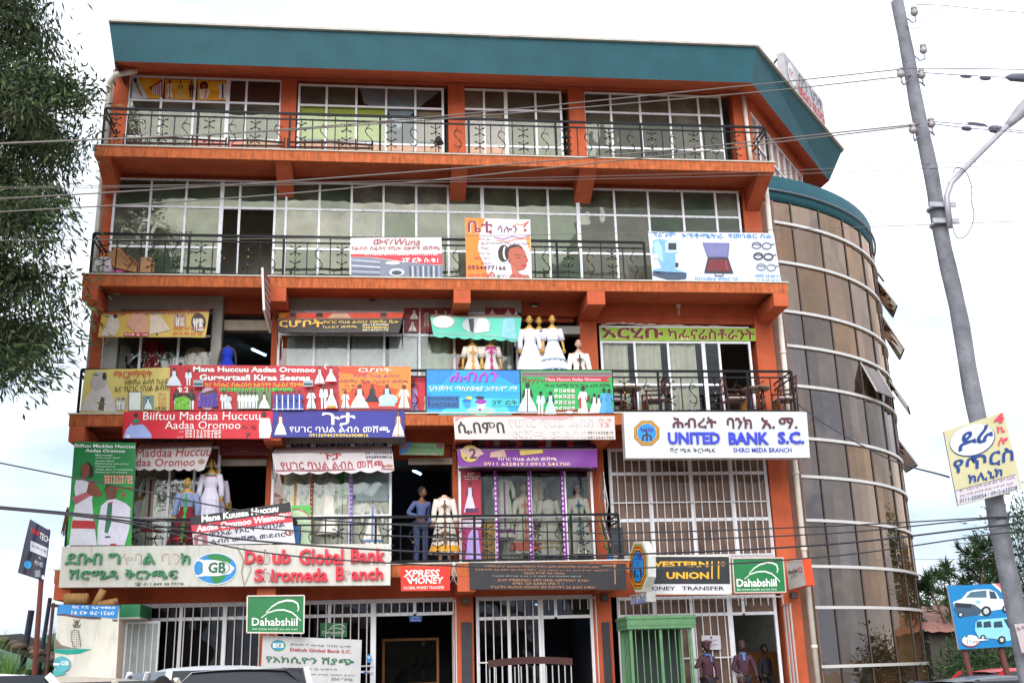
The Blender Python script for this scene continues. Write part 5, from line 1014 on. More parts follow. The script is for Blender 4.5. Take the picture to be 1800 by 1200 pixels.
for u, lab in ((547, 'red patterned ribbon down the left bar of the curtained shop'), (617, 'violet patterned ribbon down the right bar of the curtained shop')):
    a, c = at(u, 835, 1.05), at(u, 956, 1.05); b = MB(); O = (a+c)/2; b.box(-.035, .035, 0, .008, c.z-O.z, a.z-O.z, mat('#8a4a38' if u < 600 else '#8a6ac0', .8)); o = b.obj('ribbon', None, O); tag(o, lab, 'ribbon')
    b = MB()
    for k in range(16): b.box(-.02, .02, -.004, 0, c.z-O.z+k*.1+.02, c.z-O.z+k*.1+.06, mat('#c8a07a' if u < 600 else '#d0c0e8', .8))
    tag(b.obj('ribbon_pattern', o), kind='stuff')
def tube_lamp(u, v, y, L_, rz, label, s=9):
    p = at(u, v, y); o = empty('tube_lamp', p, label, 'lamp', rz=rz); b = MB(); b.box(-L_/2, L_/2, -.05, .05, 0, .04, mat('#c8ccd0', .5)); b.obj('housing', o)
    b = MB(); b.tube([(-L_/2+.03, 0, -.02), (L_/2-.03, 0, -.02)], .02, glow('tube', '#a8d8ff', s), 8); b.obj('tube', o)
tube_lamp(455, 618, 4.6, .7, 1.1, 'lit fluorescent tube in the dark room left on the second balcony'); tube_lamp(733, 829, 4.6, .6, 1.2, 'lit fluorescent tube above the man in the dark doorway'); tube_lamp(945, 1061, 4.5, .5, 1.2, 'lit lamp behind the middle ground floor grille', 6)

# ------------------------------------------------------------------ figures
def skin_mesh(V, E_, Rd, mt, sub=1, root=0):
    me = bpy.data.meshes.new('skin'); me.from_pydata([tuple(v) for v in V], E_, []); ob = bpy.data.objects.new('skin', me); COL.objects.link(ob)
    ob.modifiers.new('s', 'SKIN'); 
    for i, r in enumerate(Rd):
        me.skin_vertices[0].data[i].radius = r if isinstance(r, tuple) else (r, r); me.skin_vertices[0].data[i].use_root = (i == root)
    m = ob.modifiers.new('u', 'SUBSURF'); m.levels = sub; m.render_levels = sub
    dg = bpy.context.evaluated_depsgraph_get(); ev = ob.evaluated_get(dg); out_ = bpy.data.meshes.new_from_object(ev)
    vs = [v.co.copy() for v in out_.vertices]; fs = [tuple(p.vertices) for p in out_.polygons]
    bpy.data.objects.remove(ob); bpy.data.meshes.remove(me); bpy.data.meshes.remove(out_); return vs, fs
EL0, WR0 = [(-.23, .03, 1.13), (.23, .03, 1.13)], [(-.25, -.05, .9), (.25, -.05, .9)]
def figure_parts(el=EL0, wr=WR0, kn=None, an=None, toe=None, pel=.95, lean=(0, 0), headturn=0, parts=('body',), skin=None, shirt=None, trousers=None, grow=.014):
    kn = kn or [(-.10, -.02, .5), (.10, -.02, .5)]; an = an or [(-.10, .02, .08), (.10, .02, .08)]; toe = toe or [(a[0]*1.1, a[1]-.17, .035) for a in an]
    dz = pel-.95; lx, ly = lean
    T = lambda x, y, z: Vector((x+lx*(z-.95), y+ly*(z-.95), z+dz))
    V = [T(0, 0, .95), T(0, .005, 1.11), T(0, 0, 1.27), T(0, .01, 1.385), T(0, .012, 1.47), T(0, 0, 1.55), T(-.165, .01, 1.385), T(.165, .01, 1.385), Vector(el[0]), Vector(el[1]), Vector(wr[0]), Vector(wr[1]),
         T(-.088, 0, .90), T(.088, 0, .90), Vector(kn[0]), Vector(kn[1]), Vector(an[0]), Vector(an[1]), Vector(toe[0]), Vector(toe[1])]
    E_ = [(0, 1), (1, 2), (2, 3), (3, 4), (4, 5), (3, 6), (3, 7), (6, 8), (7, 9), (8, 10), (9, 11), (0, 12), (0, 13), (12, 14), (13, 15), (14, 16), (15, 17), (16, 18), (17, 19)]
    Rd = [(.125, .10), (.11, .082), (.13, .10), (.10, .085), .052, .05, .056, .056, .042, .042, .028, .028, .085, .085, .058, .058, .042, .042, .035, .035]
    res = {}
    b = MB(); vs, fs = skin_mesh(V, E_, Rd, skin); b.add(vs, fs, skin, True)
    hc = T(0, -.015, 1.645); ct, st_ = cos(headturn), sin(headturn)
    hp = lambda x, y, z: hc+Vector((x*ct-y*st_, x*st_+y*ct, z))
    hm = MB(); hm.ball((0, 0, 0), (.073, .090, .112), skin, 16, 12)
    hv = []
    for v in hm.v:
        x, y, z = v
        if z < -.02: k = 1-(-.02-z)*2.2; x *= k; y = y*(1-(-.02-z)*.9)-(.012 if y < 0 else 0)
        if y < -.05 and abs(z) < .03 and abs(x) > .015: y += .008
        hv.append(hp(x, y, z))
    b.add(hv, hm.f, skin, True)
    ns = [hp(0, -.082, .022), hp(.014, -.084, -.022), hp(-.014, -.084, -.022), hp(0, -.112, -.020), hp(0, -.086, -.030)]
    b.add(ns, [(0, 3, 1), (0, 2, 3), (1, 3, 4), (2, 4, 3)], skin, True)
    for sx in (-1, 1): b.ball(hp(sx*.074, .008, -.005), (.012, .02, .03), skin, 6, 5)
    ey, li = mat('#20140f', .3, vary=0), mat('#7a3a34', .6, vary=0)
    for sx in (-1, 1): b.ball(hp(sx*.028, -.078, .018), (.012, .008, .006), ey, 6, 4); b.ball(hp(sx*.028, -.082, .036), (.018, .006, .003), ey, 6, 4)
    b.ball(hp(0, -.083, -.05), (.022, .009, .007), li, 8, 4)
    for k in (0, 1):
        e, w_ = Vector(el[k]), Vector(wr[k]); d = (w_-e).normalized(); sd_ = d.cross(Vector((0, 1, 0))); sd_ = sd_.normalized() if sd_.length > .1 else Vector((1, 0, 0)); nn = d.cross(sd_)
        b.tube([w_, w_+d*.04, w_+d*.085], [.026, .036, .03], skin, 8)
        for q, (off, ln) in enumerate(((-.027, .055), (-.009, .07), (.009, .066), (.027, .05))):
            f0 = w_+d*.08+sd_*off; b.tube([f0, f0+d*ln*.55+nn*.006, f0+d*ln*.9+nn*.026], [.0095, .009, .007], skin, 5)
        f0 = w_+d*.03+sd_*(-.03); b.tube([f0, f0+d*.03-sd_*.02, f0+d*.062-sd_*.02], [.012, .010, .008], skin, 5)
    res['body'] = b
    if shirt:
        idx = [0, 1, 2, 3, 6, 7, 8, 9, 10, 11]; mp_ = {j: i for i, j in enumerate(idx)}; c = MB()
        Vs = [V[i] for i in idx]; Vs[8] = V[8].lerp(V[10], .92); Vs[9] = V[9].lerp(V[11], .92)
        rr = [(tuple(q+grow+.004 for q in Rd[i]) if isinstance(Rd[i], tuple) else Rd[i]+grow) for i in idx]
        vs, fs = skin_mesh(Vs, [(mp_[a], mp_[e_]) for a, e_ in E_ if a in mp_ and e_ in mp_], rr, shirt); c.add(vs, fs, shirt, True); res['shirt'] = c
    if trousers:
        idx = [0, 12, 13, 14, 15, 16, 17]; mp_ = {j: i for i, j in enumerate(idx)}; c = MB()
        rr = [(tuple(q+grow for q in Rd[i]) if isinstance(Rd[i], tuple) else Rd[i]+grow+.004) for i in idx]
        vs, fs = skin_mesh([V[i] for i in idx], [(mp_[a], mp_[e_]) for a, e_ in E_ if a in mp_ and e_ in mp_], rr, trousers); c.add(vs, fs, trousers, True); res['trousers'] = c
        c = MB()
        for k in (16, 17): t = V[k+2]; c.tube([V[k]+Vector((0, .05, -.02)), V[k]+Vector((0, 0, -.01)), t+Vector((0, .03, .01)), t+Vector((0, -.06, 0))], [.045, .05, .045, .03], mat('#1c1a1a', .4), 8)
        res['shoe'] = c
    res['hp'] = hp
    return res
def hair_on(hp, mt, big=1.0, longh=False):
    b = MB(); h = MB(); h.ball((0, 0, 0), (.083*big, .098*big, .115*big), mt, 14, 9); vs = []
    for v in h.v:
        x, y, z = v
        if y < -.02 and z < .055: y = -.02+(y+.02)*.25; 
        if z < -.035 and not longh: z = -.035+(z+.035)*.1
        vs.append(hp(x, y+.012, z+.018))
    b.add(vs, h.f, mt, True)
    if longh: b.ball(hp(0, .06, -.09), (.085*big, .05, .12), mt, 10, 7)
    return b
GSK = mat('#b99245', .35, vary=.08); PSK = mat('#c09a86', .4, vary=.05)
def mannequin(label, u, v, y, dress, H=1.0, skin=GSK, rz=0, trims=(), sleeves=None, headless=False, emb=None, hem=.38, arms=True, cat='mannequin', group=None, hair=None, capc=None, skirt=None, stand=True, cut=.12):
    top = at(u, v, y); z0 = top.z-1.76*H if not headless else top.z-1.5*H
    o = empty('mannequin', (top.x, y, z0), label, cat, group, rz); o.scale = (H,)*3
    R_ = figure_parts(skin=skin); bb = R_['body']
    if headless:
        keep = [i for i, f in enumerate(bb.f) if all(bb.v[j][2] < 1.5 for j in f)]
        bb.f = [bb.f[i] for i in keep]; bb.mi = [bb.mi[i] for i in keep]; bb.sm = [bb.sm[i] for i in keep]
    bb.obj('body', o)
    dm = mat(dress, .85, vary=.05, scale=12, spec=.15); sm_ = mat(skirt, .85, vary=.05) if skirt else dm
    prof = [(1.425, .075, .06), (1.40, .125, .08), (1.33, .155, .11), (1.24, .16, .125), (1.10, .125, .098), (1.0, .15, .12), (.85, .21, .17), (.6, hem*.75, hem*.66), (.35, hem*.88, hem*.76), (cut+.06, hem, hem*.86), (cut, hem*1.01, hem*.88)]
    b = MB(); b.lathe(prof, dm, 56, fold=.10, nf=13, mats=[dm]*4+[sm_]*6); b.obj('dress', o)
    if sleeves:
        b = MB(); e0 = sleeves == 'long'
        for k in (0, 1):
            s = Vector(((-.165, .165)[k], .01, 1.385)); e = Vector(EL0[k]); w_ = Vector(WR0[k])
            b.tube([s+Vector((0, 0, .02)), s.lerp(e, .45), e]+([w_] if e0 else []), [.07, .075, .075 if not e0 else .062]+([.06] if e0 else []), dm, 10)
        b.obj('sleeve', o)
    if trims or emb:
        b = MB()
        def rad(z):
            for (za, xa, ya), (zb, xb, yb) in zip(prof, prof[1:]):
                if zb <= z <= za: t = (za-z)/(za-zb); return xa+(xb-xa)*t, ya+(yb-ya)*t
            return prof[-1][1:]
        for z, h_, c in trims:
            r0, r1 = rad(z), rad(z-h_); f = lambda zz: 1.055+.05*max(0, (1.425-zz)/1.3)
            b.lathe([(z, r0[0]*f(z), r0[1]*f(z)), (z-h_, r1[0]*f(z), r1[1]*f(z))], mat(c, .8, vary=.05), 28)
        if emb:
            em = mat(emb, .7, vary=.05); zs = [1.38-.1*k for k in range(12)]
            for k, z in enumerate(zs[:-1]):
                r0, r1 = rad(z)[1]*1.10+.012, rad(zs[k+1])[1]*1.12+.012; w_ = .018+.02*(k % 2)
                b.add([(-w_, -r0, z), (w_, -r0, z), (w_, -r1, zs[k+1]), (-w_, -r1, zs[k+1])], [(0, 3, 2, 1)], em)
                if k in (1, 7): b.add([(-.09, -r0-.004, z-.03), (.09, -r0-.004, z-.03), (.09, -r0-.004, z-.055), (-.09, -r0-.004, z-.055)], [(0, 3, 2, 1)], em)
        b.obj('embroidery', o)
    if hair: hair_on(R_['hp'], mat(hair, .7), 1.08, True).obj('hair', o)
    if capc: b = MB(); b.ball(R_['hp'](0, .012, .035), (.073, .088, .085), mat(capc, .6), 10, 6); b.obj('painted_hair', o)
    return o
# second balcony
shelf = [(916, 998)]
mannequin('gold mannequin in a white long sleeved dress, leftmost of the three standing high', 930, 555, .45, '#e2dfe8', H=.98, sleeves='long', trims=((1.12, .05, '#cfcfdc'),), group='mannequins on the second balcony', capc='#4a3a2a')
mannequin('gold mannequin in a white dress with green bands, middle of the three standing high', 947, 557, .62, '#e4e2ea', H=.98, trims=((1.40, .05, '#1f6a3a'), (1.14, .1, '#1f6a3a')), group='mannequins on the second balcony', capc='#7a3a2a')
mannequin('gold mannequin in a white puff sleeved dress with grey blue bands, rightmost of the three', 970, 554, .4, '#e0e0ee', H=.98, sleeves='short', trims=((1.12, .04, '#8aa0ac'), (.62, .04, '#8aa0ac'), (.36, .03, '#7a94a4')), group='mannequins on the second balcony', capc='#a84a34')
mannequin('bald pale mannequin in a white long sleeved dress with a dark cross', 1016, 597, .35, '#e6e2dc', skin=PSK, sleeves='long', emb='#4a3426', group='mannequins on the second balcony')
mannequin('mannequin in a white dress with gold embroidery, left under the turquoise awning', 830, 586, .72, '#d8d0c4', sleeves='short', emb='#c89030', group='mannequins under the turquoise awning', H=.95)
mannequin('mannequin in a white dress with a magenta scarf under the turquoise awning', 862, 586, .72, '#d4ccc8', sleeves='short', emb='#a82878', group='mannequins under the turquoise awning', H=.95, trims=((1.4, .1, '#a82878'),))
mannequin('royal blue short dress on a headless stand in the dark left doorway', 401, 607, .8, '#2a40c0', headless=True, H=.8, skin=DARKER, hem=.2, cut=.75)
p = at(955, 600, .5); zt = p.z
b = MB(); O = Vector((10.55, .5, Z[2]+.02)); 
o = empty('display_bench', O, 'wooden bench the tall white mannequins stand on', 'bench'); zb = at(950, 555, .5).z-1.72-O.z+.1
b = MB(); b.box(-.8, .75, -.25, .3, zb-.05, zb, mat('#6a4a34', .7)); b.obj('bench_top', o)
for sx in (-.75, .7):
    for sy in (-.2, .24): b = MB(); b.box(sx-.025, sx+.025, sy-.025, sy+.025, 0, zb-.05, mat('#5a3e2c', .7)); b.obj('leg', o)
# first balcony
mannequin('gold mannequin in a pale blue robe with red and green tie, nearest on the left', 331, 839, .55, '#8f9fc8', sleeves='long', emb='#3aa03a', group='mannequins on the first balcony', H=.98, skirt='#7a1f2c', trims=((.55, .05, '#2a2a34'), (.4, .05, '#c02a34'), (.28, .04, '#2a2a34')))
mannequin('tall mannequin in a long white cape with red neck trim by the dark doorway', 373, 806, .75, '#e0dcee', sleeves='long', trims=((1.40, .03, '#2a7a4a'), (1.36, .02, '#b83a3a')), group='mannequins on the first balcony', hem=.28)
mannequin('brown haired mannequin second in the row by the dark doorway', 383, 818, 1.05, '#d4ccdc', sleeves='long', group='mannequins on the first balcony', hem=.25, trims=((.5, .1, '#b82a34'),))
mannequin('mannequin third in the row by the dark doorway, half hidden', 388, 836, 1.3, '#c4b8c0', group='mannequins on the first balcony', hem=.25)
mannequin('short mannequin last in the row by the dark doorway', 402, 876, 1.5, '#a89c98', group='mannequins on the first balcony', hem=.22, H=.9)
mannequin('mannequin in a white shirt at the left edge of the left shop window', 251, 853, 1.3, '#cfcbc6', sleeves='short', group='mannequins in the left shop window', hair='#1c1612', trims=((.9, .1, '#3a2a2a'),))
mannequin('faded gold mannequin in white seen through the left shop window', 292, 850, 1.45, '#d2d0cc', sleeves='long', group='mannequins in the left shop window')
mannequin('headless mannequin in a white dress with brown crosses and gold hem bands', 781, 870, .6, '#ddd4cc', headless=True, skin=PSK, sleeves='long', emb='#6a4a2a', trims=((.62, .05, '#4a4034'), (.50, .04, '#4a4034'), (.36, .13, '#d89a1c')), hem=.33, cut=.2, group='mannequins on the first balcony')
mannequin('mannequin in a white robe with an orange sash and hem, left in the purple shop', 920, 849, 1.3, '#dcd8cc', skin=mat('#c8a48c', .5), sleeves='long', emb='#e06a34', trims=((.38, .2, '#e0603a'),), group='mannequins in the purple shop', hem=.34)
mannequin('dark headed mannequin in a cream robe with gold hem, middle of the purple shop', 963, 853, 1.35, '#d4d0c4', skin=mat('#6a5048', .5), sleeves='long', trims=((.42, .03, '#b8a040'), (.32, .03, '#b8a040')), group='mannequins in the purple shop', hem=.34)
mannequin('black haired mannequin in a white robe with blue embroidery, right in the purple shop', 1014, 850, 1.25, '#dcd8cc', skin=mat('#b89080', .5), sleeves='long', emb='#3a7088', group='mannequins in the purple shop', hem=.34, hair='#17171c')
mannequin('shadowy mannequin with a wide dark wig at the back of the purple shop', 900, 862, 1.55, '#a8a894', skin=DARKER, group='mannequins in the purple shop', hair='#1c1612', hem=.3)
b = MB(); O = at(858, 960, 1.3); b.ball((0, 0, -.05), (.28, .2, .32), mat('#c89a3a', .8, vary=.3), 12, 8); b.ball((.05, -.05, .35), (.2, .16, .25), mat('#d8aa4a', .8, vary=.3), 12, 8); tag(b.obj('yellow_gown_heap', None, O), 'heap of yellow and gold gown low in the purple shop window', 'clothes')

def person(label, loc, rz, shirt, trousers, skin='#3a2218', hair='#14100e', H=1.0, cap=None, collar=None, longh=False, **k):
    o = empty('person', loc, label, 'person', None, rz); o.scale = (H,)*3
    R_ = figure_parts(skin=mat(skin, .55, vary=.06), shirt=mat(shirt, .85, vary=.1, scale=14), trousers=mat(trousers, .85, vary=.12, scale=10), **k)
    for n_, nm in (('body', 'body'), ('shirt', 'shirt'), ('trousers', 'trousers'), ('shoe', 'shoes')): R_[n_].obj(nm, o)
    hair_on(R_['hp'], mat(hair, .9), longh=longh).obj('hair', o)
    if cap:
        hp = R_['hp']; b = MB(); cm = mat(cap, .7); 
        n = 14; rows = [(.085, .10, .03), (.088, .103, .065), (.125, .14, .10), (.12, .135, .125), (.04, .05, .14)]; vs = [hp(rx*cos(2*pi*i/n), ry*sin(2*pi*i/n), z) for rx, ry, z in rows for i in range(n)]
        b.add(vs, [(j*n+i, j*n+(i+1) % n, (j+1)*n+(i+1) % n, (j+1)*n+i) for j in range(4) for i in range(n)]+[tuple(range(4*n, 5*n))], cm, True)
        b.add([hp(.075*cos(a), -.08-.075*sin(a)*.9, .035-.012*sin(a)) for a in [pi*i/8 for i in range(9)]], [tuple(range(9))], mat('#141216', .3)); b.obj('peaked_cap', o)
    if collar:
        hp = R_['hp']; b = MB(); cm = mat(collar, .7)
        b.tube([hp(.07*cos(a), .075*sin(a)+.02, -.165-.02*(sin(a) < 0)*-sin(a)) for a in [2*pi*i/12 for i in range(13)]], .018, cm, 6); b.add([hp(-.02, -.1, -.17), hp(.02, -.1, -.17), hp(.028, -.125, -.33), hp(-.028, -.125, -.33)], [(0, 1, 2, 3)], cm); b.obj('collar_and_tie', o)
    return o
rh = 1.02
person('man in a blue grey pullover and jeans looking right on the first balcony', (at(741, 853, .62).x-.02, .62, Z[1]+.02), .25, '#4a5684', '#3a4668', skin='#6a4634', H=.985, headturn=1.1,
       el=[(-.30, .02, 1.16), (.20, .12, 1.15)], wr=[(-.12, -.27, 1.05), (.22, -.02, .93)], lean=(.04, -.04))
person('guard in a maroon jersey and peaked cap leaning a hand on the green booth', (at(1240, 1122, .55).x, .55, .5), .3, '#4c2c38', '#2a2430', H=.97, cap='#5a3442', collar='#4a7ac0',
       el=[(-.34, -.10, 1.22), (.25, -.02, 1.13)], wr=[(-.55, -.25, 1.22), (.10, -.22, 1.0)], headturn=.3)
person('bald guard in a maroon jersey standing in the right hand entrance', (at(1303, 1122, 1.15).x, 1.15, .5), -.1, '#47293a', '#2a2430', hair='#3a302c', H=.98, collar='#4a7ac0', el=[(-.25, -.02, 1.13), (.27, .03, 1.13)], wr=[(-.06, -.22, 1.02), (.28, -.05, .92)])
person('grey haired man in maroon seated low before the right hand entrance', (at(1301, 1178, -.5).x, -.5, .02), 0, '#4a2a36', '#2a2430', hair='#5a504c', pel=.68, H=1.0, collar='#4a7ac0', el=[(-.25, -.08, .86), (.25, -.08, .86)], wr=[(-.1, -.35, .72), (.1, -.35, .72)], kn=[(-.12, -.45, .66), (.12, -.45, .66)], an=[(-.12, -.42, .2), (.12, -.42, .2)])
st = empty('stool', (at(1301, 1178, -.5).x, -.5, .14), 'wooden stool under the seated man in maroon', 'stool'); b = MB(); b.lathe([(.44, .18, .18), (.40, .18, .18)], mat('#5a3a28', .7), 16); b.obj('seat', st)
for k in range(4): b = MB(); b.tube([(.12*cos(k*pi/2+.8), .12*sin(k*pi/2+.8), .4), (.15*cos(k*pi/2+.8), .15*sin(k*pi/2+.8), 0)], .018, mat('#4a3020', .7), 6); b.obj('leg', st)
person('dark clothed man inside the right hand entrance, beside the folded gate', (at(1343, 1142, 2.2).x, 2.2, .5), .6, '#1c1c22', '#1a1a20', H=.93)
pp_ = at(286, 1186, -13.2); person('black haired passer-by in front of the silver vehicle, only the hair in the photo', (pp_.x, -13.2, .0), pi*.9, '#5a2a34', '#22222a', skin='#5a3626', H=pp_.z/1.78, longh=True)

# ------------------------------------------------------------------ cafe furniture
CW = mat('#4a1c18', .4, vary=.2, scale=18); WV = mat('#b8803a', .6, vary=.2)
def cafe_chair(x, y, rz, label):
    o = empty('cafe_chair', (x, y, Z[2]+.02), label, 'chair', 'bamboo chairs on the cafe balcony', rz)
    for sx in (-.22, .22):
        b = MB(); b.tube([(sx, .22, 0), (sx, .24, .5), (sx, .27, .98)], [.022, .022, .018], CW, 7); b.obj('leg', o); b = MB(); b.tube([(sx, -.22, 0), (sx, -.22, .6)], .022, CW, 7); b.obj('leg', o)
        b = MB(); b.tube([(sx, -.24, .6), (sx, .25, .62)], .022, CW, 7); b.obj('armrest', o)
    b = MB(); b.box(-.22, .22, -.22, .22, .38, .42, CW); b.box(-.21, .21, -.21, .21, .422, .45, mat('#c8c0c4', .8)); b.obj('seat', o)
    b = MB()
    for z in (.6, .78, .95): b.tube([(-.22, .25, z), (.22, .25, z)], .016, CW, 6)
    for k in range(4): b.tube([(-.13+.087*k, .25, .6), (-.13+.087*k, .26, .95)], .011, CW, 6)
    b.obj('backrest', o)
    b = MB(); b.box(-.2, .2, -.215, -.2, .14, .38, WV)
    for k in range(7): b.box(-.2+.06*k, -.19+.06*k, -.222, -.215, .14, .38, CW)
    for k in range(4): b.box(-.2, .2, -.222, -.215, .16+.06*k, .17+.06*k, CW)
    b.obj('woven_front', o)
    return o
def cafe_table(x, y, label):
    o = empty('cafe_table', (x, y, Z[2]+.02), label, 'table', 'round bamboo tables on the cafe balcony'); b = MB(); b.lathe([(.72, .34, .34), (.69, .34, .34), (.67, .3, .3)], mat('#8a7460', .45), 24); b.obj('tabletop', o)
    for k in range(4): b = MB(); a = k*pi/2+.6; b.tube([(.2*cos(a), .2*sin(a), .68), (.24*cos(a), .24*sin(a), 0)], .022, CW, 7); b.obj('leg', o)
    b = MB(); b.tube([(.2*cos(k*pi/2+.6), .2*sin(k*pi/2+.6), .25) for k in range(5)], .014, CW, 6); b.obj('stretcher', o)
cx_ = lambda u: at(u, 700, .6).x
cafe_table(cx_(1104), .65, 'round bamboo table beside the green signboard'); cafe_chair(cx_(1149), .6, -pi/2, 'bamboo chair just right of the left round table')
cafe_chair(cx_(1290), .55, pi/2, 'bamboo chair left of the right hand round table'); cafe_table(cx_(1331), .65, 'round bamboo table near the right railing corner'); cafe_chair(cx_(1377), .55, -pi/2, 'bamboo chair in the right corner of the cafe balcony')
cafe_chair(cx_(1082), .75, pi/2, 'bamboo chair half hidden behind the green signboard')

# things on the third and top balconies
o = empty('cardboard_box', at(215, 470, .5)*1, 'flattened cardboard box leaning in the left corner of the third balcony', 'box'); O = o.location; O.z = Z[3]+.02; CB = mat('#a87a50', .85, vary=.15)
b = MB(); P = [at(188, 447, .45), at(207, 431, .5), at(242, 462, .55), at(238, 478, .35), at(200, 470, .35)]
b.add([p-O for p in P]+[p-O+Vector((0, .1, 0)) for p in P], [(0, 1, 2, 3, 4), (9, 8, 7, 6, 5)]+[(i, 5+i, 5+(i+1) % 5, (i+1) % 5) for i in range(5)], CB); b.obj('panel', o)
b = MB(); P = [at(207, 432, .42), at(218, 440, .3), at(241, 463, .32), at(240, 470, .4)]; b.add([p-O for p in P], [(0, 1, 2, 3)], CB); b.obj('flap', o)
bat(245, 452, 266, 480, .5, '#b98c60', 'small upright cardboard carton right of the flattened box', 'cardboard_carton', 'box', .3)
b = MB(); O = at(184, 462, .5); O.z = Z[3]+.02; b.lathe([(.55, .12, .12), (.5, .2, .18), (.25, .23, .2), (0, .2, .18)], mat('#cbc3c6', .8, vary=.2), 14, fold=.08, nf=6); tag(b.obj('white_sack', None, O), 'white sack in the left corner of the third balcony', 'sack')
b = MB(); O = at(215, 478, .3); O.z = Z[3]+.02; b.ball((-.1, 0, .06), (.22, .15, .12), mat('#d84a9a', .6, vary=.2), 12, 7); b.ball((.2, 0, .05), (.2, .12, .08), mat('#d84a9a', .6, vary=.2), 12, 7); tag(b.obj('pink_bag', None, O), 'crumpled pink plastic bag before the flattened cardboard box', 'bag')
WD = mat('#4a3028', .85, vary=.35, scale=9)
def rack(x0, x1, lab):
    o = empty('stick_rack', (x0, .45, Z[4]+.02), lab, 'rack', 'rough stick racks on the top balcony'); n = int((x1-x0)/.38); z = .42
    b = MB(); b.tube([(0, 0, z), ((x1-x0)*.5, .0, z+.03), (x1-x0, 0, z-.02)], .028, WD, 6); b.obj('top_pole', o); b = MB(); b.tube([(0.02, .25, z), (x1-x0, .25, z+.02)], .028, WD, 6); b.obj('top_pole', o)
    for k in range(n+1): b = MB(); x = (x1-x0)*k/n; b.tube([(x+.02*sin(k*7), 0, 0), (x, 0, z+.1+.03*sin(k*5))], .024, WD, 6); b.obj('stick', o)
xx = lambda u: at(u, 240, .45).x
rack(xx(218), xx(398), 'rough stick rack standing before the top left window'); rack(xx(403), xx(500), 'rough stick rack before the top storey door'); rack(xx(506), xx(655), 'rough stick rack before the yellow green blind')
b = MB(); O = at(771, 232, .5); O.z = Z[4]+.02; b.tube([(0, 0, 0), (0, 0, .55)], .012, IRON, 6); b.lathe([(.72, .02, .02), (.68, .06, .06), (.52, .13, .13)], mat('#2c2428', .7), 12); tag(b.obj('shade_lamp', None, O), 'small dark lamp shade on a stick before the beige screen', 'lamp')
b = MB(); O = at(1062, 900, .6); O.z = Z[1]+.02
for k in range(9): b.tube([(.05*sin(k*2.2), .05*cos(k), 2.1-.05*k), (.1*sin(k*1.7+1), 0, 1.3), (.06*sin(k*3), .04*cos(k*2), .5+.03*k)], .009, mat(['#3a3438', '#c8c8cc', '#6a5a50'][k % 3], .6), 5)
tag(b.obj('hanging_cables', None, O), 'tangle of cables hanging at the right end of the first balcony', 'cables')
b = MB(); O = at(1082, 950, .6); O.z = Z[1]+.02; b.box(-.14, .14, -.2, .2, 0, .75, mat('#26282e', .4)); b.box(-.1, .1, -.212, -.2, .35, .65, mat('#3c4048', .3)); tag(b.obj('black_cabinet', None, O), 'black upright cabinet in the right corner of the first balcony', 'cabinet')
for k, (u, c, lab) in enumerate(((1061, '#1f8a4a', 'green broom handle'), (1069, '#b8b8bc', 'pale mop handle'))):
    b = MB(); O = at(u, 960, .4); O.z = Z[1]+.02; b.tube([(.15, 0, .02), (-.08, .1, 1.0)], .014, mat(c, .5), 6); b.ball((.15, 0, .06), (.1, .06, .07), mat('#2a7ab8', .8) if k == 0 else mat('#b0a8a0', .9), 8, 5); tag(b.obj('broom', None, O), lab+' leaning in the right end of the first balcony', 'broom')
b = MB(); O = at(124, 915, .3)
for k in range(60):
    a = random.uniform(0, 6.28); r = random.uniform(0, .12); b.tube([(r*cos(a), r*sin(a), .28+random.uniform(-.04, .04)), (r*1.6*cos(a), r*1.6*sin(a), -.25+random.uniform(-.1, .05))], .008, mat('#8a7048', .9), 3)
tag(b.obj('straw_bundle', None, O), 'bundle of straw tied to the left end of the first balcony', 'straw')
b = MB(); O = at(798, 1000, -.05); b.ball((0, 0, .1), (.04, .03, .06), mat('#c8ccd0', .7), 7, 5)
for k in range(6): b.tube([(0, 0, .1), (.05*sin(k), -.02, -.1), (.1*sin(k*1.7), .0, -.2-.03*k)], .006, mat('#b8b8ba', .7), 4)
tag(b.obj('rag_knot', None, O), 'knotted rag and wires right of the red money sign', 'rag')
for u, v, lab in ((818, 1056, 'dark flood lamp under the balcony between the grilles'), (1062, 1050, 'dark flood lamp left of the green booth'), (1395, 1046, 'dark flood lamp under the projecting orange sign')):
    p = at(u, v, 1.1); o = empty('flood_lamp', p, lab, 'lamp', 'flood lamps above the ground floor'); b = MB(); b.box(-.08, .08, -.07, .05, -.07, .07, mat('#2c2220', .5)); b.obj('housing', o); b = MB(); b.box(-.065, .065, -.078, -.072, -.055, .055, mat('#5a5654', .2)); b.obj('lens', o); b = MB(); b.bar((0, .05, 0), (0, .2, .05), .03, IRON); b.obj('bracket', o)
for u0, u1, lab in ((811, 831, 'dark stone plaque on the column left of the middle grille'), (1058, 1078, 'dark stone plaque on the column right of the middle grille')):
    o = bat(u0, 1093, u1, 1230, 1.24, '#34343c', lab, 'stone_plaque', 'plaque', .05, 'stone plaques on the columns')
S = Sign('notice', 'white notice sheet on the grille behind the capped guard', 'notice', [(1233, 1116), (1266, 1116), (1268, 1141), (1235, 1141)], 1.24, '#c4c2ca', .004); S.ell(1250, 1120, 2, 2, '#2a3a9a'); [S.line([(1238, 1124+2.6*k), (1262-(k % 3)*5, 1124+2.6*k)], .7, '#6a5a6a') for k in range(6)]; S.done()
S = Sign('sticker', 'blue sticker on the transom above the left entrance', 'sticker', [(719, 1081), (742, 1081), (741, 1092), (720, 1092)], 1.3, '#2a5ab0', .004); S.text('ይግቡ', 724, 1083, 737, 1086, '#c8d4ec', 0); S.text('Entrance', 723, 1087.5, 738, 1090, '#c8d4ec', 0); S.done()
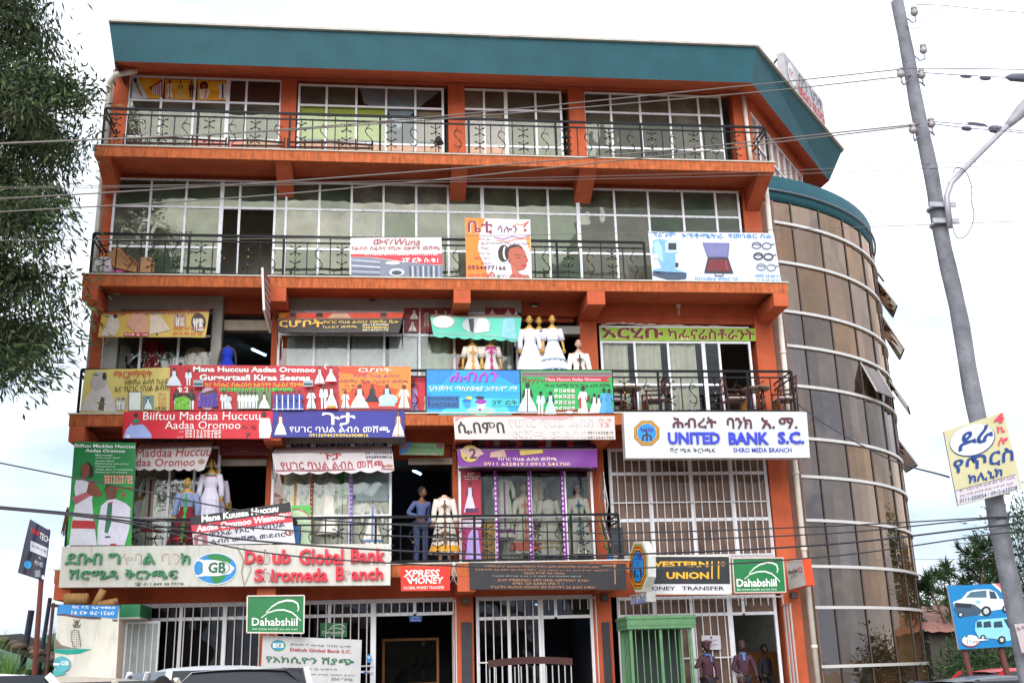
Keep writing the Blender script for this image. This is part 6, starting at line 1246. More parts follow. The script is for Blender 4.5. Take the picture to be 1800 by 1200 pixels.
S = Sign('sticker', 'blue arrow sticker pointing right beside the left entrance', 'sticker', [(632, 1177), (657, 1177), (657, 1183), (632, 1183)], 1.28, '#d8e0e8', .004, outline=[(0, .2), (.7, .2), (.7, 0), (1, .5), (.7, 1), (.7, .8), (0, .8)]); S.poly([(640, 1179), (655, 1180), (640, 1182)], '#2a7ac8'); S.done()
S = Sign('sticker', 'oval light blue sticker on the window post by the left entrance', 'sticker', [(644, 1149), (653, 1149), (653, 1164), (644, 1164)], 1.28, '#4a9ad8', .004, outline=[(.5+.5*cos(k*pi/8), .5+.5*sin(k*pi/8)) for k in range(16)]); S.rect(646, 1153, 651, 1156, '#e0e8f0'); S.done()
# bank counter seen through the left entrance
def counter():
    a, c = at(672, 1122, 3.5), at(772, 1200, 3.5); o = empty('bank_counter', ((a.x+c.x)/2, 3.5, .5), 'orange wooden bank counter with glass inside the left entrance', 'counter'); wd = mat('#a86830', .5, vary=.15); w_ = (c.x-a.x)/2
    b = MB(); b.box(-w_, w_, 0, .5, 0, 1.0, wd); b.obj('counter', o); b = MB(); zt = a.z-.5
    b.box(-w_, w_, 0, .05, zt-.06, zt, wd); b.box(-w_, -w_+.06, 0, .05, 1.0, zt-.06, wd); b.box(w_-.06, w_, 0, .05, 1.0, zt-.06, wd); b.obj('frame', o)
    b = MB(); b.box(-w_+.06, w_-.06, .02, .03, 1.0, zt-.06, GL_SHOP); b.obj('glass', o)
counter()
b = MB(); a = at(1285, 1095, 4); b.box(-1.0, 1.2, 0, .1, 0, 1.5, mat('#a06a34', .6)); tag(b.obj('wooden_partition', None, (a.x+.8, 4.2, .5)), 'orange wooden partition inside the right hand entrance', 'partition')

# ------------------------------------------------------------------ green booth, tarp frame, left side things
def booth():
    GR = mat('#54825a', .5, vary=.15, scale=8, streak=.3, dirt='#7a5a3a'); x0, x1 = 11.80, 13.12; y0, y1 = -1.0, -.1; zt = 2.72
    o = empty('guard_booth', ((x0+x1)/2, y0, .14), 'light green barred metal guard booth before the cream grille', 'booth'); w_ = (x1-x0)/2; z = zt-.14
    b = MB(); b.box(-w_-.05, w_+.08, -.06, 1.0, z-.26, z, GR); b.box(-w_-.07, w_+.10, -.08, 1.02, z-.06, z-.02, GR); b.box(-w_-.06, w_+.09, -.07, 1.01, z-.19, z-.17, GR); b.obj('roof', o)
    for x in (-w_, w_-.06):
        for y in (0, .88): b = MB(); b.box(x, x+.06, y, y+.06, 0, z-.26, GR); b.obj('corner_post', o)
    b = MB(); b.box(-.03, .03, 0, .05, 0, z-.26, GR); b.obj('centre_post', o)
    for k in range(9):
        x = -w_+.14*(k+1)-.02
        if abs(x) > .05 and x < w_-.08: b = MB(); b.box(x, x+.018, .01, .028, .8, z-.26, GR); b.obj('bar', o)
    for k in range(5): b = MB(); b.box(-w_+.01, -.0+-w_+.028, .12+.14*k, .138+.14*k, .8, z-.26, GR); b.obj('bar', o)
    b = MB(); b.box(-w_, w_, 0, .03, .0, .8, GR); b.box(-w_, -w_+.03, .03, .9, 0, .8, GR); b.box(-w_, w_, .92, .94, 0, z-.26, mat('#2c3436', .8)); b.obj('side_panel', o)
booth()
def lowgate():
    a, c = at(858, 1160, -.8), at(1008, 1200, -.8); w_ = (c.x-a.x)/2; z = a.z
    o = empty('low_barred_gate', ((a.x+c.x)/2, -.8, .14), 'low barred gate with a rust red curved header before the middle entrance', 'gate'); R_ = mat('#3a1613', .7, vary=.2); n = 12
    b = MB(); pr = [(-w_+2*w_*k/n, z-.14+.05*sin(pi*k/n)) for k in range(n+1)]
    vs = [(x, y, zz) for x, z1 in pr for y, zz in ((0, z1-.14), (.08, z1-.14), (.08, z1), (0, z1))]; b.add(vs, [(4*i+q, 4*i+(q+1) % 4, 4*i+4+(q+1) % 4, 4*i+4+q) for i in range(n) for q in range(4)], R_); b.obj('header', o)
    for k in range(14): x = -w_+.03+(2*w_-.06)*k/13; b = MB(); b.box(x-.011, x+.011, .03, .05, 0, z-.27, mat('#a8a8ac', .4)); b.obj('bar', o)
lowgate()
def left_side():
    RUST = mat('#6a3428', .8, vary=.2); o = empty('tarp_frame', (at(92, 1062, -.9).x, -.9, .14), 'wooden frame carrying the faded tarpaulin', 'frame')
    for x in (0, 1.2): b = MB(); b.tube([(x, 0, 0), (x+.02, 0, 3.1)], .035, WD, 6); b.obj('post', o)
    b = MB(); b.tube([(-.05, 0, 3.05), (1.3, 0, 3.0)], .03, WD, 6); b.obj('beam', o)
    for k, (u, v, r, lab) in enumerate(((134, 1052, .2, 'rolled brown mat on top of the tarpaulin, left end'), (173, 1052, .13, 'upright brown bundle on top of the tarpaulin, middle'), (190, 1060, .14, 'small brown bundle on top of the tarpaulin, right end'))):
        O = at(u, v, -.75); b = MB(); dd = [(.22, 0, .0), (.08, 0, .18), (.18, 0, .03)][k]
        b.tube([Vector(dd)*-1, Vector(dd)], r*.55, mat('#a07848', .9, vary=.3, scale=20), 10); tag(b.obj('rolled_mat', None, O), lab, 'rolled mat')
    a = at(207, 1064, .3); b = MB(); O = Vector((a.x+.2, .3, a.z-.12)); b.box(-.25, .3, -.2, .9, -.13, .13, mat('#127a4c', .5)); b.box(-.27, .32, -.22, .92, -.16, -.13, mat('#b8b4a8', .6)); tag(b.obj('green_canopy_box', None, O), 'green canopy box beside the tarpaulin top', 'canopy')
    p0, p1 = at(222, 1092, .9), at(275, 1200, .9); o = empty('barred_shutter', ((p0.x+p1.x)/2, .9, .5), 'open barred shutter with white panes by the tarpaulin', 'shutter'); w_ = (p1.x-p0.x)/2; z = p0.z-.5
    b = MB()
    for x in (-w_, w_-.04): b.box(x, x+.04, -.02, .02, 0, z, WHITE)
    b.box(-w_+.04, w_-.04, -.02, .02, z-.05, z, WHITE); b.box(-w_+.04, w_-.04, -.02, .02, .0, .04, WHITE); b.obj('frame', o)
    for k in range(4): x = -w_+2*w_*(k+1)/5; b = MB(); b.box(x-.011, x+.011, -.03, -.02, .04, z-.05, WHITE); b.obj('bar', o)
    b = MB(); b.box(-w_+.04, w_-.04, 0, .01, .04, z-.05, mat('#a9b0ac', .3)); b.obj('pane', o)
    p0, p1 = at(207, 1090, 1.0), at(220, 1200, 1.0); b = MB(); b.box(-.12, .12, 0, .3, 0, p0.z-.5, mat('#b8a89c', .8)); tag(b.obj('plastered_pier', None, ((p0.x+p1.x)/2, 1.0, .5)), 'pale plastered pier between tarpaulin and shutter', 'pier')
    # banner on a rusty pole
    S = Sign('pole_banner', 'dark blue banner reading WATECH MOVIES tied to a rusty pole', 'banner', [(53, 912), (89, 933), (77, 1021), (31, 1006)], -3.0, '#2c3352', .006, wave=.02)
    S.poly([(40, 975), (60, 970), (78, 1000), (77, 1020), (32, 1006)], '#24243c'); S.text('WA', 56, 926, 70, 944, '#c8283a', .04); S.text('TECH', 71, 935, 87, 955, '#e8e8ec', .02); S.poly([(55, 950), (84, 963), (82, 980), (53, 968)], '#c9ccd4'); S.text('ዘመናዊ', 57, 957, 82, 972, '#4a4a58', .01); S.text('&', 68, 978, 73, 983, '#c8ccd8', 0); S.text('MOVIES', 62, 984, 76, 997, '#c8ccd8', .0); S.ell(49, 992, 6, 7, '#2a9ad0'); S.rect(62, 1002, 72, 1014, '#8a8a98'); S.ell(76, 1014, 2.4, 4, '#d8d8dc'); S.done()
    a, c = at(73, 1012, -2.95), at(61, 1200, -2.95); b = MB(); b.tube([(c.x+.02, -2.95, 0), (a.x, -2.95, a.z), (at(84, 930, -2.95).x, -2.95, at(84, 930, -2.95).z)], .045, RUST, 10); tag(b.obj('rusty_pole'), 'rusty pole holding the dark blue banner', 'pole')
    for u, v0, v1, w_, lab in ((55, 1072, 1200, .07, 'short dark steel post left of the rusty pole'), (88, 1050, 1200, .045, 'crooked dark post between rusty pole and tarpaulin')):
        a = at(u, v0, 2); b = MB(); b.tube([(a.x-.2, 2, 0), (a.x-.1, 2, a.z*.5), (a.x, 2, a.z)], w_, mat('#2a2c3c', .7), 7); tag(b.obj('post'), lab, 'post')
    # low shed with a sagging roof
    a, c = at(-30, 1118, 1.0), at(98, 1160, 1.0); o = empty('low_shed', ((a.x+c.x)/2, 1.5, .0), 'dark low shed with a sagging roof at the left edge', 'shed'); w_ = (c.x-a.x)/2
    b = MB(); b.add([(-w_, -.6, a.z), (w_, -.6, c.z), (w_, 2, c.z+.1), (-w_, 2, a.z+.15), (-w_, -.6, a.z-.12), (w_, -.6, c.z-.12), (w_, 2, c.z), (-w_, 2, a.z)], [(0, 1, 2, 3), (7, 6, 5, 4), (0, 4, 5, 1), (1, 5, 6, 2), (2, 6, 7, 3), (3, 7, 4, 0)], mat('#3a3632', .9, vary=.3)); b.obj('roof', o)
    b = MB(); b.box(-w_+.1, w_-.1, .9, 1.0, 0, c.z-.15, mat('#28282c', .9, vary=.2)); b.obj('wall', o)
    for x in (-w_+.2, 0, w_-.2): b = MB(); b.box(x-.05, x+.05, -.5, -.4, 0, c.z-.15, mat('#2c2624', .9)); b.obj('post', o)
    for k in range(9): b = MB(); t = k/8; x = -w_+2*w_*t; b.ball((x, -.4+.2*sin(k*3), a.z+(c.z-a.z)*t+.05), (.17, .2, .07), mat('#7a6a60', .95, vary=.3), 8, 5); b.obj('stone', o)
left_side()

# ------------------------------------------------------------------ vehicles
def car(name, label, loc, rz, paint, L_=4.4, W_=1.75, H_=1.5, suv=False, cat='car'):
    o = empty(name, loc, label, cat, 'vehicles parked along the street', rz); pm = mat(paint, .25, vary=.03, spec=.6); gm = mat('#15181c', .08, vary=0, spec=.8); hl = L_/2; hw = W_/2
    hood = H_*.62 if not suv else H_*.58
    lower = [(-hl, .32), (-hl+.05, hood*.95), (-hl+(.75 if not suv else .15), hood+.04), (hl-(1.25), hood+.04), (hl-.1, hood*.86), (hl, .5), (hl, .3)]
    b = MB(); n = len(lower); vs = []
    for y, k in ((-hw, .96), (-hw*.98, 1), (hw*.98, 1), (hw, .96)): vs += [(x, y, .3+(z-.3)*k) for x, z in lower]
    b.add(vs, [(i+j*n, i+j*n+1, i+(j+1)*n+1, i+(j+1)*n) for j in range(3) for i in range(n-1)]+[tuple(range(n)), tuple(range(4*n-1, 3*n-1, -1)), (n-1, 0, n, 2*n-1), (2*n-1, n, 2*n, 3*n-1)], pm, False); b.obj('body', o)
    xr0, xr1 = (-hl+.25, hl-1.9) if suv else (-hl+1.1, hl-1.95); zb, zt = hood+.02, H_
    b = MB(); i_ = .16; X = [xr0-(.1 if suv else .55), xr1+.65, xr1, xr0+.12]
    b.add([(X[0], -hw+.05, zb), (X[1], -hw+.05, zb), (X[2], -hw+i_, zt-.06), (X[3], -hw+i_, zt-.06), (X[0], hw-.05, zb), (X[1], hw-.05, zb), (X[2], hw-i_, zt-.06), (X[3], hw-i_, zt-.06)], [(0, 1, 2, 3), (7, 6, 5, 4), (1, 5, 6, 2), (4, 0, 3, 7)], gm); b.obj('windows', o)
    b = MB(); nx = 8; vs = []
    for i in range(nx+1):
        t = i/nx; x = X[3]-.05+(X[2]-X[3]+.1)*t; zc = zt-.06+.06*sin(pi*min(1, max(0, t))**1)
        for j in range(7): s = j/6*2-1; vs.append((x, s*(hw-i_+.03), zc-.05*s*s-(.2 if abs(s) > .99 else 0)))
    b.add(vs, [(i*7+j, (i+1)*7+j, (i+1)*7+j+1, i*7+j+1) for i in range(nx) for j in range(6)], pm, True)
    for sy in (-1, 1):
        for xa, xb in ((X[0], X[3]), (X[1], X[2]), ((X[0]+X[1])/2, (X[2]+X[3])/2)): b.bar((xa, sy*(hw-.045), zb), (xb, sy*(hw-i_+.005), zt-.06), .06, pm)
    b.obj('roof', o)
    if False:
        for sy in (-1, 1): b = MB(); b.tube([(X[3]+.2, sy*(hw-.3), zt+.0), (X[3]+.25, sy*(hw-.3), zt+.05), (X[2]-.25, sy*(hw-.3), zt+.05), (X[2]-.2, sy*(hw-.3), zt)], .018, mat('#8a8c90', .3, metal=.5), 6); b.obj('roof_rail', o)
    for sx in (-1, 1):
        for sy in (-1, 1):
            b = MB(); c0 = Vector((sx*hl*.62, sy*(hw-.12), .33)); vs = []
            b.tube([c0-Vector((0, .11, 0)), c0+Vector((0, .12, 0))], .33, mat('#141414', .8), 20, smooth=False); w0 = b.obj('wheel', o); b = MB(); b.tube([c0+Vector((0, sy*.1, 0)), c0+Vector((0, sy*.13, 0))], .19, mat('#9a9ca0', .3, metal=.6), 14, smooth=False); b.obj('hub', w0)
    for sy in (-1, 1):
        b = MB(); b.box(hl-.06, hl+.01, sy*hw*.72-.14, sy*hw*.72+.14, hood*.62, hood*.62+.14, mat('#d8dce0', .1)); b.obj('headlight', o); b = MB(); b.box(-hl-.01, -hl+.04, sy*hw*.78-.1, sy*hw*.78+.1, hood*.62, hood*.62+.22, mat('#8a1418', .2)); b.obj('tail_light', o)
        b = MB(); b.box(X[1]-.35, X[1]-.2, sy*(hw+.02)-.07, sy*(hw+.02)+.07, zb, zb+.12, pm); b.obj('mirror', o)
    return o
p = at(330, 1168, -9.5); car('parked_suv', 'silver SUV in front of the left ground floor grille', (p.x+.1, -9.3, 0), radians(112), '#d6dae0', 4.6, 1.8, p.z-.02, True)
p = at(250, 1177, -11.0); car('parked_suv', 'pale beige vehicle left of the silver SUV', (p.x-.35, -11.6, 0), radians(70), '#c8bfb0', 4.5, 1.75, p.z-.05, True)
p = at(90, 1170, -13); car('parked_van', 'white vehicle at the lower left corner of the street', (p.x-.5, -13.2, 0), radians(25), '#e4e4e6', 4.6, 1.8, p.z-.02, True, 'van')
p = at(1720, 1187, -9); car('parked_car', 'dark grey car at the lower right corner', (p.x+.6, -8.8, 0), radians(8), '#3a3e44', 4.6, 1.75, p.z)
p = at(1660, 1176, -2.6); car('parked_car', 'bright red car beyond the dark grey car, by the glass tower', (p.x+1.6, -2.6, 0), radians(5), '#c81820', 4.2, 1.7, p.z)

# ------------------------------------------------------------------ utility pole, street lamp, cables
PY = -12.0; px0 = at(1690, 600, PY).x
WOODP = mat('#787a82', .85, vary=.3, scale=5, bump=.8, bscale=30, streak=.6, dirt='#4a443e', spec=.2)
pole = empty('utility_pole', (px0, PY, 0), 'tall weathered wooden utility pole with insulators on the right', 'utility pole')
PC = [at(u, v, PY) for u, v in ((1577.5, 4), (1601, 128), (1650, 381), (1690.5, 587), (1771, 1000), (1803, 1160))]; PC.append(PC[-1]+(PC[-1]-PC[-2])*1.0); PC.reverse(); PC[0].z = -.1
def pole_x(z):
    for p, q in zip(PC, PC[1:]):
        if p.z <= z <= q.z: return p.x+(q.x-p.x)*(z-p.z)/(q.z-p.z)
    return PC[-1].x
b = MB(); nz = 40; zt = PC[-1].z
b.tube([(pole_x(zt*i/nz)-px0+.008*sin(i*.9), .01*cos(i*.7), zt*i/nz) for i in range(nz+1)], [.108-.030*(i/nz)**2+.003*sin(i*2.1) for i in range(nz+1)], WOODP, 18); b.obj('pole_shaft', pole)
POR = mat('#a9a3a6', .3, vary=.15); STL = mat('#8a8ca4', .45, metal=.3)
def insulator(u, v, side):
    p = at(u, v, PY-.05)-Vector((px0, PY, 0)); bx = pole_x(p.z)-px0+side*.08
    b = MB(); b.tube([(bx, -.03, p.z-.1), (bx+side*.06, -.04, p.z-.17), (p.x-side*.0, -.05, p.z-.15), (p.x, -.05, p.z-.04)], .011, STL, 6); h = b.obj('hook', pole)
    b = MB(); b.lathe([(.07, .02, .02), (.062, .036, .036), (.035, .042, .042), (.022, .03, .03), (.008, .03, .03), (-.002, .05, .05), (-.04, .046, .046), (-.06, .03, .03)], POR, 14, c=(p.x, -.05, p.z)); b.obj('insulator', pole)
for u, v, s in ((1607, 20, 1), (1623, 86, 1), (1620, 130, 1), (1637, 216, 1), (1583, 128, -1), (1604, 226, -1)): insulator(u, v, s)
for v in (368, 396):
    p = at(1660, v, PY); b = MB(); cx0 = pole_x(p.z)-px0; b.tube([(cx0+.112*cos(a), .112*sin(a), p.z) for a in [2*pi*i/20 for i in range(21)]], .02, mat('#a8aab4', .4), 6); b.box(cx0-.17, cx0+.17, -.15, -.13, p.z-.03, p.z+.03, mat('#a8aab4', .4)); b.obj('clamp', pole)
lamp = empty('street_lamp', (px0, PY, 0), 'grey street lamp arm clamped to the utility pole', 'street lamp'); LM = mat('#a4a2ac', .4, metal=.2)
pts = [at(u, v, PY-.19)-Vector((px0, PY, 0)) for u, v in ((1670, 400), (1664, 345), (1672, 322), (1692, 300), (1730, 262), (1770, 222), (1806, 186), (1840, 150))]
b = MB(); b.tube(pts, .036, LM, 12); b.obj('arm', lamp)
b = MB(); q = pts[5]; q2 = pts[7]+Vector((.1, 0, .1)); d = (q2-q).normalized(); b.tube([q, q+d*.12, q+d*.35, q2], [.04, .06, .09, .09], mat('#94949c', .4), 14); b.obj('lamp_head', lamp)
def cable(name, label, pts, y, r=.012, col='#4a4a58', group='overhead cables', sag=0):
    ys = y if isinstance(y, (list, tuple)) else [y]*len(pts); P = [at(u, v, yy) for (u, v), yy in zip(pts, ys)]; Q = []
    for i in range(len(P)-1):
        p0, p1, p2, p3 = P[max(i-1, 0)], P[i], P[i+1], P[min(i+2, len(P)-1)]
        n = 12
        for k in range(n if i < len(P)-2 else n+1):
            t = k/n; m1 = (p2-p0)*.5*((p2-p1).length*2/max(.01, (p2-p0).length)); m2 = (p3-p1)*.5*((p2-p1).length*2/max(.01, (p3-p1).length))
            Q.append(p1*(2*t**3-3*t*t+1)+m1*(t**3-2*t*t+t)+p2*(-2*t**3+3*t*t)+m2*(t**3-t*t))
    O = sum(P, Vector())/len(P); b = MB(); b.tube([q-O for q in Q], r, mat(col, .6, vary=.1), 6); o = b.obj(name, None, O)
    return tag(o, label, 'cable', group)
LC = '#6e6864'
cabs = [([(-90, 256), (520, 226), (1300, 152), (1583, 122)], 'pole top, upper of the pair past the roof corner', .012, LC), ([(-90, 257), (520, 228), (1300, 165), (1620, 131)], 'lower of the pair crossing the top balcony', .012, LC),
 ([(-90, 355), (500, 319), (1100, 271), (1637, 216)], 'thick cable from the fourth insulator across the top slab', .014, LC), ([(-90, 378), (500, 341), (1100, 281), (1604, 222)], 'second cable across the third balcony windows', .013, LC),
 ([(-90, 330), (500, 322), (1300, 303), (1640, 288), (1900, 279)], 'upper thin near level cable beneath the top slab', .006, LC), ([(-90, 333), (500, 325), (1300, 309), (1640, 296), (1900, 286)], 'lower thin near level cable beneath the top slab', .006, LC),
 ([(-90, 423), (600, 418), (1350, 404), (1900, 385)], 'single thin cable over the third balcony banners', .006, LC),
 ([(-90, 795), (200, 853), (480, 905), (760, 925), (1060, 936), (1460, 924), (1740, 909), (1900, 900)], 'highest of the low cables, dropping from the left edge', .012, '#26262e'), ([(-90, 882), (440, 927), (760, 944), (1060, 950), (1460, 937), (1740, 911), (1900, 903)], 'second low cable crossing the first balcony rail', .012, '#26262e'),
 ([(-90, 884), (200, 912), (440, 949), (820, 973), (1060, 975), (1460, 956), (1740, 925), (1900, 908)], 'thickest low cable crossing the octagonal sign', .016, '#20202a'), ([(-90, 886), (200, 915), (440, 967), (687, 989), (1060, 999), (1460, 977), (1741, 939), (1900, 921)], 'lowest dark cable crossing the white light box', .012, '#26262e'),
 ([(1060, 1002), (1400, 987), (1750, 981), (1900, 980)], 'faint thin cable near the green money sign', .004, '#5a5a60'), ([(860, 66), (1240, 44), (1575, 12)], 'very thin wire above the roof to the pole top', .004, '#9a9aa4'),
 ([(1610, 8), (1660, 10), (1720, 16), (1900, 30)], 'wire leaving the topmost insulator to the right', .008, '#6a6a80'), ([(1583, 120), (1700, 121), (1900, 124)], 'upper wire leaving the pole to the right', .010, '#6a6080'), ([(1622, 128), (1700, 133), (1780, 137), (1900, 144)], 'wire with splice leaving the third insulator to the right', .010, '#6a6a80'),
 ([(1640, 214), (1720, 221), (1800, 231), (1900, 240)], 'upper wire leaving the fourth insulator to the right', .010, '#6a6a80'), ([(1640, 218), (1700, 225), (1780, 232), (1900, 246)], 'lower wire leaving the fourth insulator to the right', .010, '#5a5a74')]
for i, (pts_, lab, r, c) in enumerate(cabs): cable('overhead_cable', lab, pts_, PY-.05-.01*i, r*.62, c)
cable('sign_cable', 'dark wire from the bank light box to the clinic sign', [(1395, 705), (1450, 745), (1560, 805), (1668, 838)], [.1, -2, -7, -12.1], .012, '#2a2c3a')
cable('loose_wire', 'loose loop of wire beside the street lamp arm', [(1675, 305), (1680, 296), (1696, 300), (1708, 330), (1707, 350), (1712, 380), (1700, 412), (1684, 418), (1675, 400), (1673, 385)], PY-.25, .006, '#5a5a70')
cable('loose_wire', 'loose curl of wire under the topmost insulator', [(1668, 12), (1650, 24), (1630, 32), (1618, 48), (1600, 50), (1592, 44)], PY-.1, .004, '#7a7a8c')
cable('loose_wire', 'thin wire wandering down the pole left of the lamp arm', [(1628, 222), (1642, 250), (1640, 270), (1652, 300), (1655, 315), (1668, 322)], PY-.2, .003, '#8a8a98')
def splice(u0, v0, u1, v1, lab, r=.035):
    a, c = at(u0, v0, PY-.1), at(u1, v1, PY-.1); o = empty('cable_splice', (a+c)/2, lab, 'splice', 'splices on the wires'); a, c = a-o.location, c-o.location; b = MB(); b.tube([a, a.lerp(c, .15), a.lerp(c, .5), a.lerp(c, .85), c], [r*.3, r, r*1.15, r, r*.3], mat('#5c5c6e', .5), 10); b.obj('splice_body', o)
splice(1768, 136, 1830, 138, 'large oval splice at the right edge near the pole top', .05); splice(1688, 134, 1708, 135, 'small splice on the wire right of the third insulator', .02); splice(1722, 137, 1742, 138, 'second small splice on the wire right of the third insulator', .026)
splice(1738, 226, 1764, 229, 'oval splice left of the street lamp arm', .045); splice(1690, 225, 1708, 227, 'small splice right of the fourth insulator', .028); splice(1700, 216, 1735, 221, 'slim splice on the upper wire right of the fourth insulator', .02)
# clinic sign on the pole
S = Sign('clinic_sign', 'tilted cream dental clinic sign with a white oval fixed to the pole', 'sign', [(1659, 758), (1764, 724), (1797, 859), (1684, 889)], PY-.3, '#cdc9a4', .02, rim='#7a789a')
S.poly([(1679, 863), (1786, 834), (1793, 860), (1685, 887)], '#d2cfd8'); S.line([(1679, 863), (1786, 834)], 1, '#2a3a6a')
def rotell(S, x, y, rx, ry, a, c): S.poly([(x+rx*cos(t)*cos(a)-ry*sin(t)*sin(a), y+rx*cos(t)*sin(a)+ry*sin(t)*cos(a)) for t in [2*pi*i/26 for i in range(26)]], c)
rotell(S, 1709, 774, 41, 28, -.3, '#2a3a6a'); rotell(S, 1708.5, 773, 40, 27, -.3, '#d6d6e0')
def tilt(S, body, x0, y0, x1, y1, h, c, bold=.02): slant(S, body, x0, y0, x1, y1, h, c, bold)
S.lift += .002
bl = '#1f4a90'
slant(S, 'ዶራ', 1684, 795, 1745, 772, 30, bl, .03); slant(S, 'የጥርስ', 1675, 836, 1781, 812, 27, bl, .02); slant(S, 'ክሊኒክ', 1701, 852, 1761, 838, 17, bl, .03); slant(S, '4', 1746, 747, 1764, 742, 17, '#d8506a', .06); slant(S, 'ኪ', 1751, 763, 1766, 760, 13, '#d8506a', .03); slant(S, 'ሎ', 1753, 784, 1771, 778, 13, '#d8506a', .03)
slant(S, 'ቀ.1 አዲስ አበባ አራዳ ወደ ፒያሳ ሲሄዱ', 1686, 866, 1783, 841, 5, '#9a5a6a', .0); slant(S, 'ዑራ ባንክ ያለበት ዳሳር ሀንፃ ፊት ለፊት', 1687, 874, 1780, 851, 5, '#9a5a6a', .0); slant(S, '0111-550054 / 0912-633528', 1686, 884, 1787, 860, 7, '#3a4a6a', .004); S.done()
bat(1735, 742, 1776, 868, PY+.25, '#9a7a72', 'brown back board of the sign behind the pole', 'back_board', 'board', .03)
S = Sign('paper_notice', 'torn white paper pasted on the pole near the bottom', 'notice', [(1783, 1096), (1812, 1094), (1816, 1150), (1796, 1146)], PY-.2, '#c8bcc0', .004); slant(S, 'አሳ', 1787, 1108, 1800, 1106, 7, '#4a4a54', 0); S.done()

# billboard with a pickup and a van
S = Sign('billboard', 'blue billboard showing a white pickup above a light blue van', 'billboard', [(1665, 1029), (1783, 1024), (1796, 1134), (1686, 1141)], -5, '#1289c4', .04, rim='#b8b4b8')
S.poly([(1746, 1025), (1783, 1024), (1787, 1052)], '#d8707a'); S.poly([(1742, 1025), (1748, 1025), (1790, 1060), (1790, 1068)], '#d8dce0'); sh = '#dfe6ec'
S.poly([(1675, 1058), (1690, 1052), (1700, 1040), (1712, 1036), (1738, 1035), (1750, 1040), (1757, 1052), (1770, 1054), (1772, 1068), (1740, 1074), (1728, 1082), (1700, 1078), (1680, 1076)], sh); S.poly([(1697, 1050), (1706, 1040), (1733, 1037), (1734, 1050)], '#5a7a90'); S.poly([(1738, 1038), (1748, 1040), (1753, 1052), (1740, 1052)], '#3c5566'); S.poly([(1677, 1060), (1712, 1062), (1726, 1072), (1722, 1080), (1690, 1084), (1678, 1074)], '#4a5f72'); S.poly([(1679, 1059), (1708, 1061), (1706, 1069), (1681, 1067)], '#2c3a46')
for x, y, r in ((1733, 1074, 9), (1768, 1070, 7), (1688, 1080, 5)): S.ell(x, y, r, r, '#20262c'); S.ell(x, y, r*.55, r*.6, '#c0c8ce')
S.ell(1719, 1057, 5, 3, '#a8d0d8')
S.poly([(1714, 1094), (1720, 1089), (1745, 1087), (1770, 1085), (1782, 1085), (1792, 1110), (1790, 1122), (1770, 1126), (1745, 1122), (1720, 1120), (1713, 1108)], '#9ad6e4')
for a, c in ((1716, 1724), (1728, 1740), (1746, 1760)): S.poly([(a, 1093), (c, 1091), (c+2, 1102), (a, 1103)], '#2f4f62')
S.poly([(1763, 1088), (1780, 1087), (1786, 1102), (1772, 1104)], '#34506a')
for x, y, r in ((1760, 1124, 7), (1727, 1120, 5)): S.ell(x, y, r, r, '#20262c'); S.ell(x, y, r*.5, r*.55, '#c0c8ce')
S.ell(1705, 1126, 16, 10.5, '#b83a4a'); S.ell(1705, 1125, 15, 9.5, '#e8e8ea'); S.text('T', 1695, 1117, 1703, 1131, '#2a8a4a', .02); S.text('Travel', 1702, 1124, 1718, 1130, '#5a6a7a', .0); S.poly([(1720, 1122), (1738, 1124), (1720, 1126)], '#e8e8ea'); S.done()
for u in (1690, 1755):
    a = at(u, 1140, -4.9); b = MB(); b.tube([(a.x+.25, -4.9, 0), (a.x, -4.9, a.z+.4)], .05, mat('#5a2a24', .7), 8); tag(b.obj('billboard_post'), {1690: 'left red brown post under the blue billboard', 1755: 'right red brown post under the blue billboard'}[u], 'post')
# low corrugated roof behind the billboard
o = empty('tin_roof_house', (22.5, 6, 0), 'low house with a pinkish corrugated tin roof behind the billboard', 'house'); TR = mat('#9a6a60', .6, vary=.2, scale=2, streak=.4); n = 44
b = MB(); a = at(1640, 1150, 4); c = at(1690, 1132, 6); vs = []
for i in range(n+1):
    x = -1.6+9*i/n; dz = .03*sin(i*pi); dz = .03 if i % 2 else 0; vs += [(x, -2, 2.35+dz), (x, 1.5, 3.2+dz)]
b.add(vs, [(2*i, 2*i+2, 2*i+3, 2*i+1) for i in range(n)], TR); b.obj('roof', o); b = MB(); b.box(-1.5, 7.3, -1.6, 1.4, 0, 2.4, mat('#4a4440', .9)); b.obj('wall', o); b = MB(); b.box(1, 1.9, -1.63, -1.6, 0, 2.0, mat('#3a5a70', .6)); b.obj('door', o)
b = MB(); b.box(3, 4, -1.63, -1.6, 1, 1.8, mat('#20262c', .3)); b.obj('window', o)

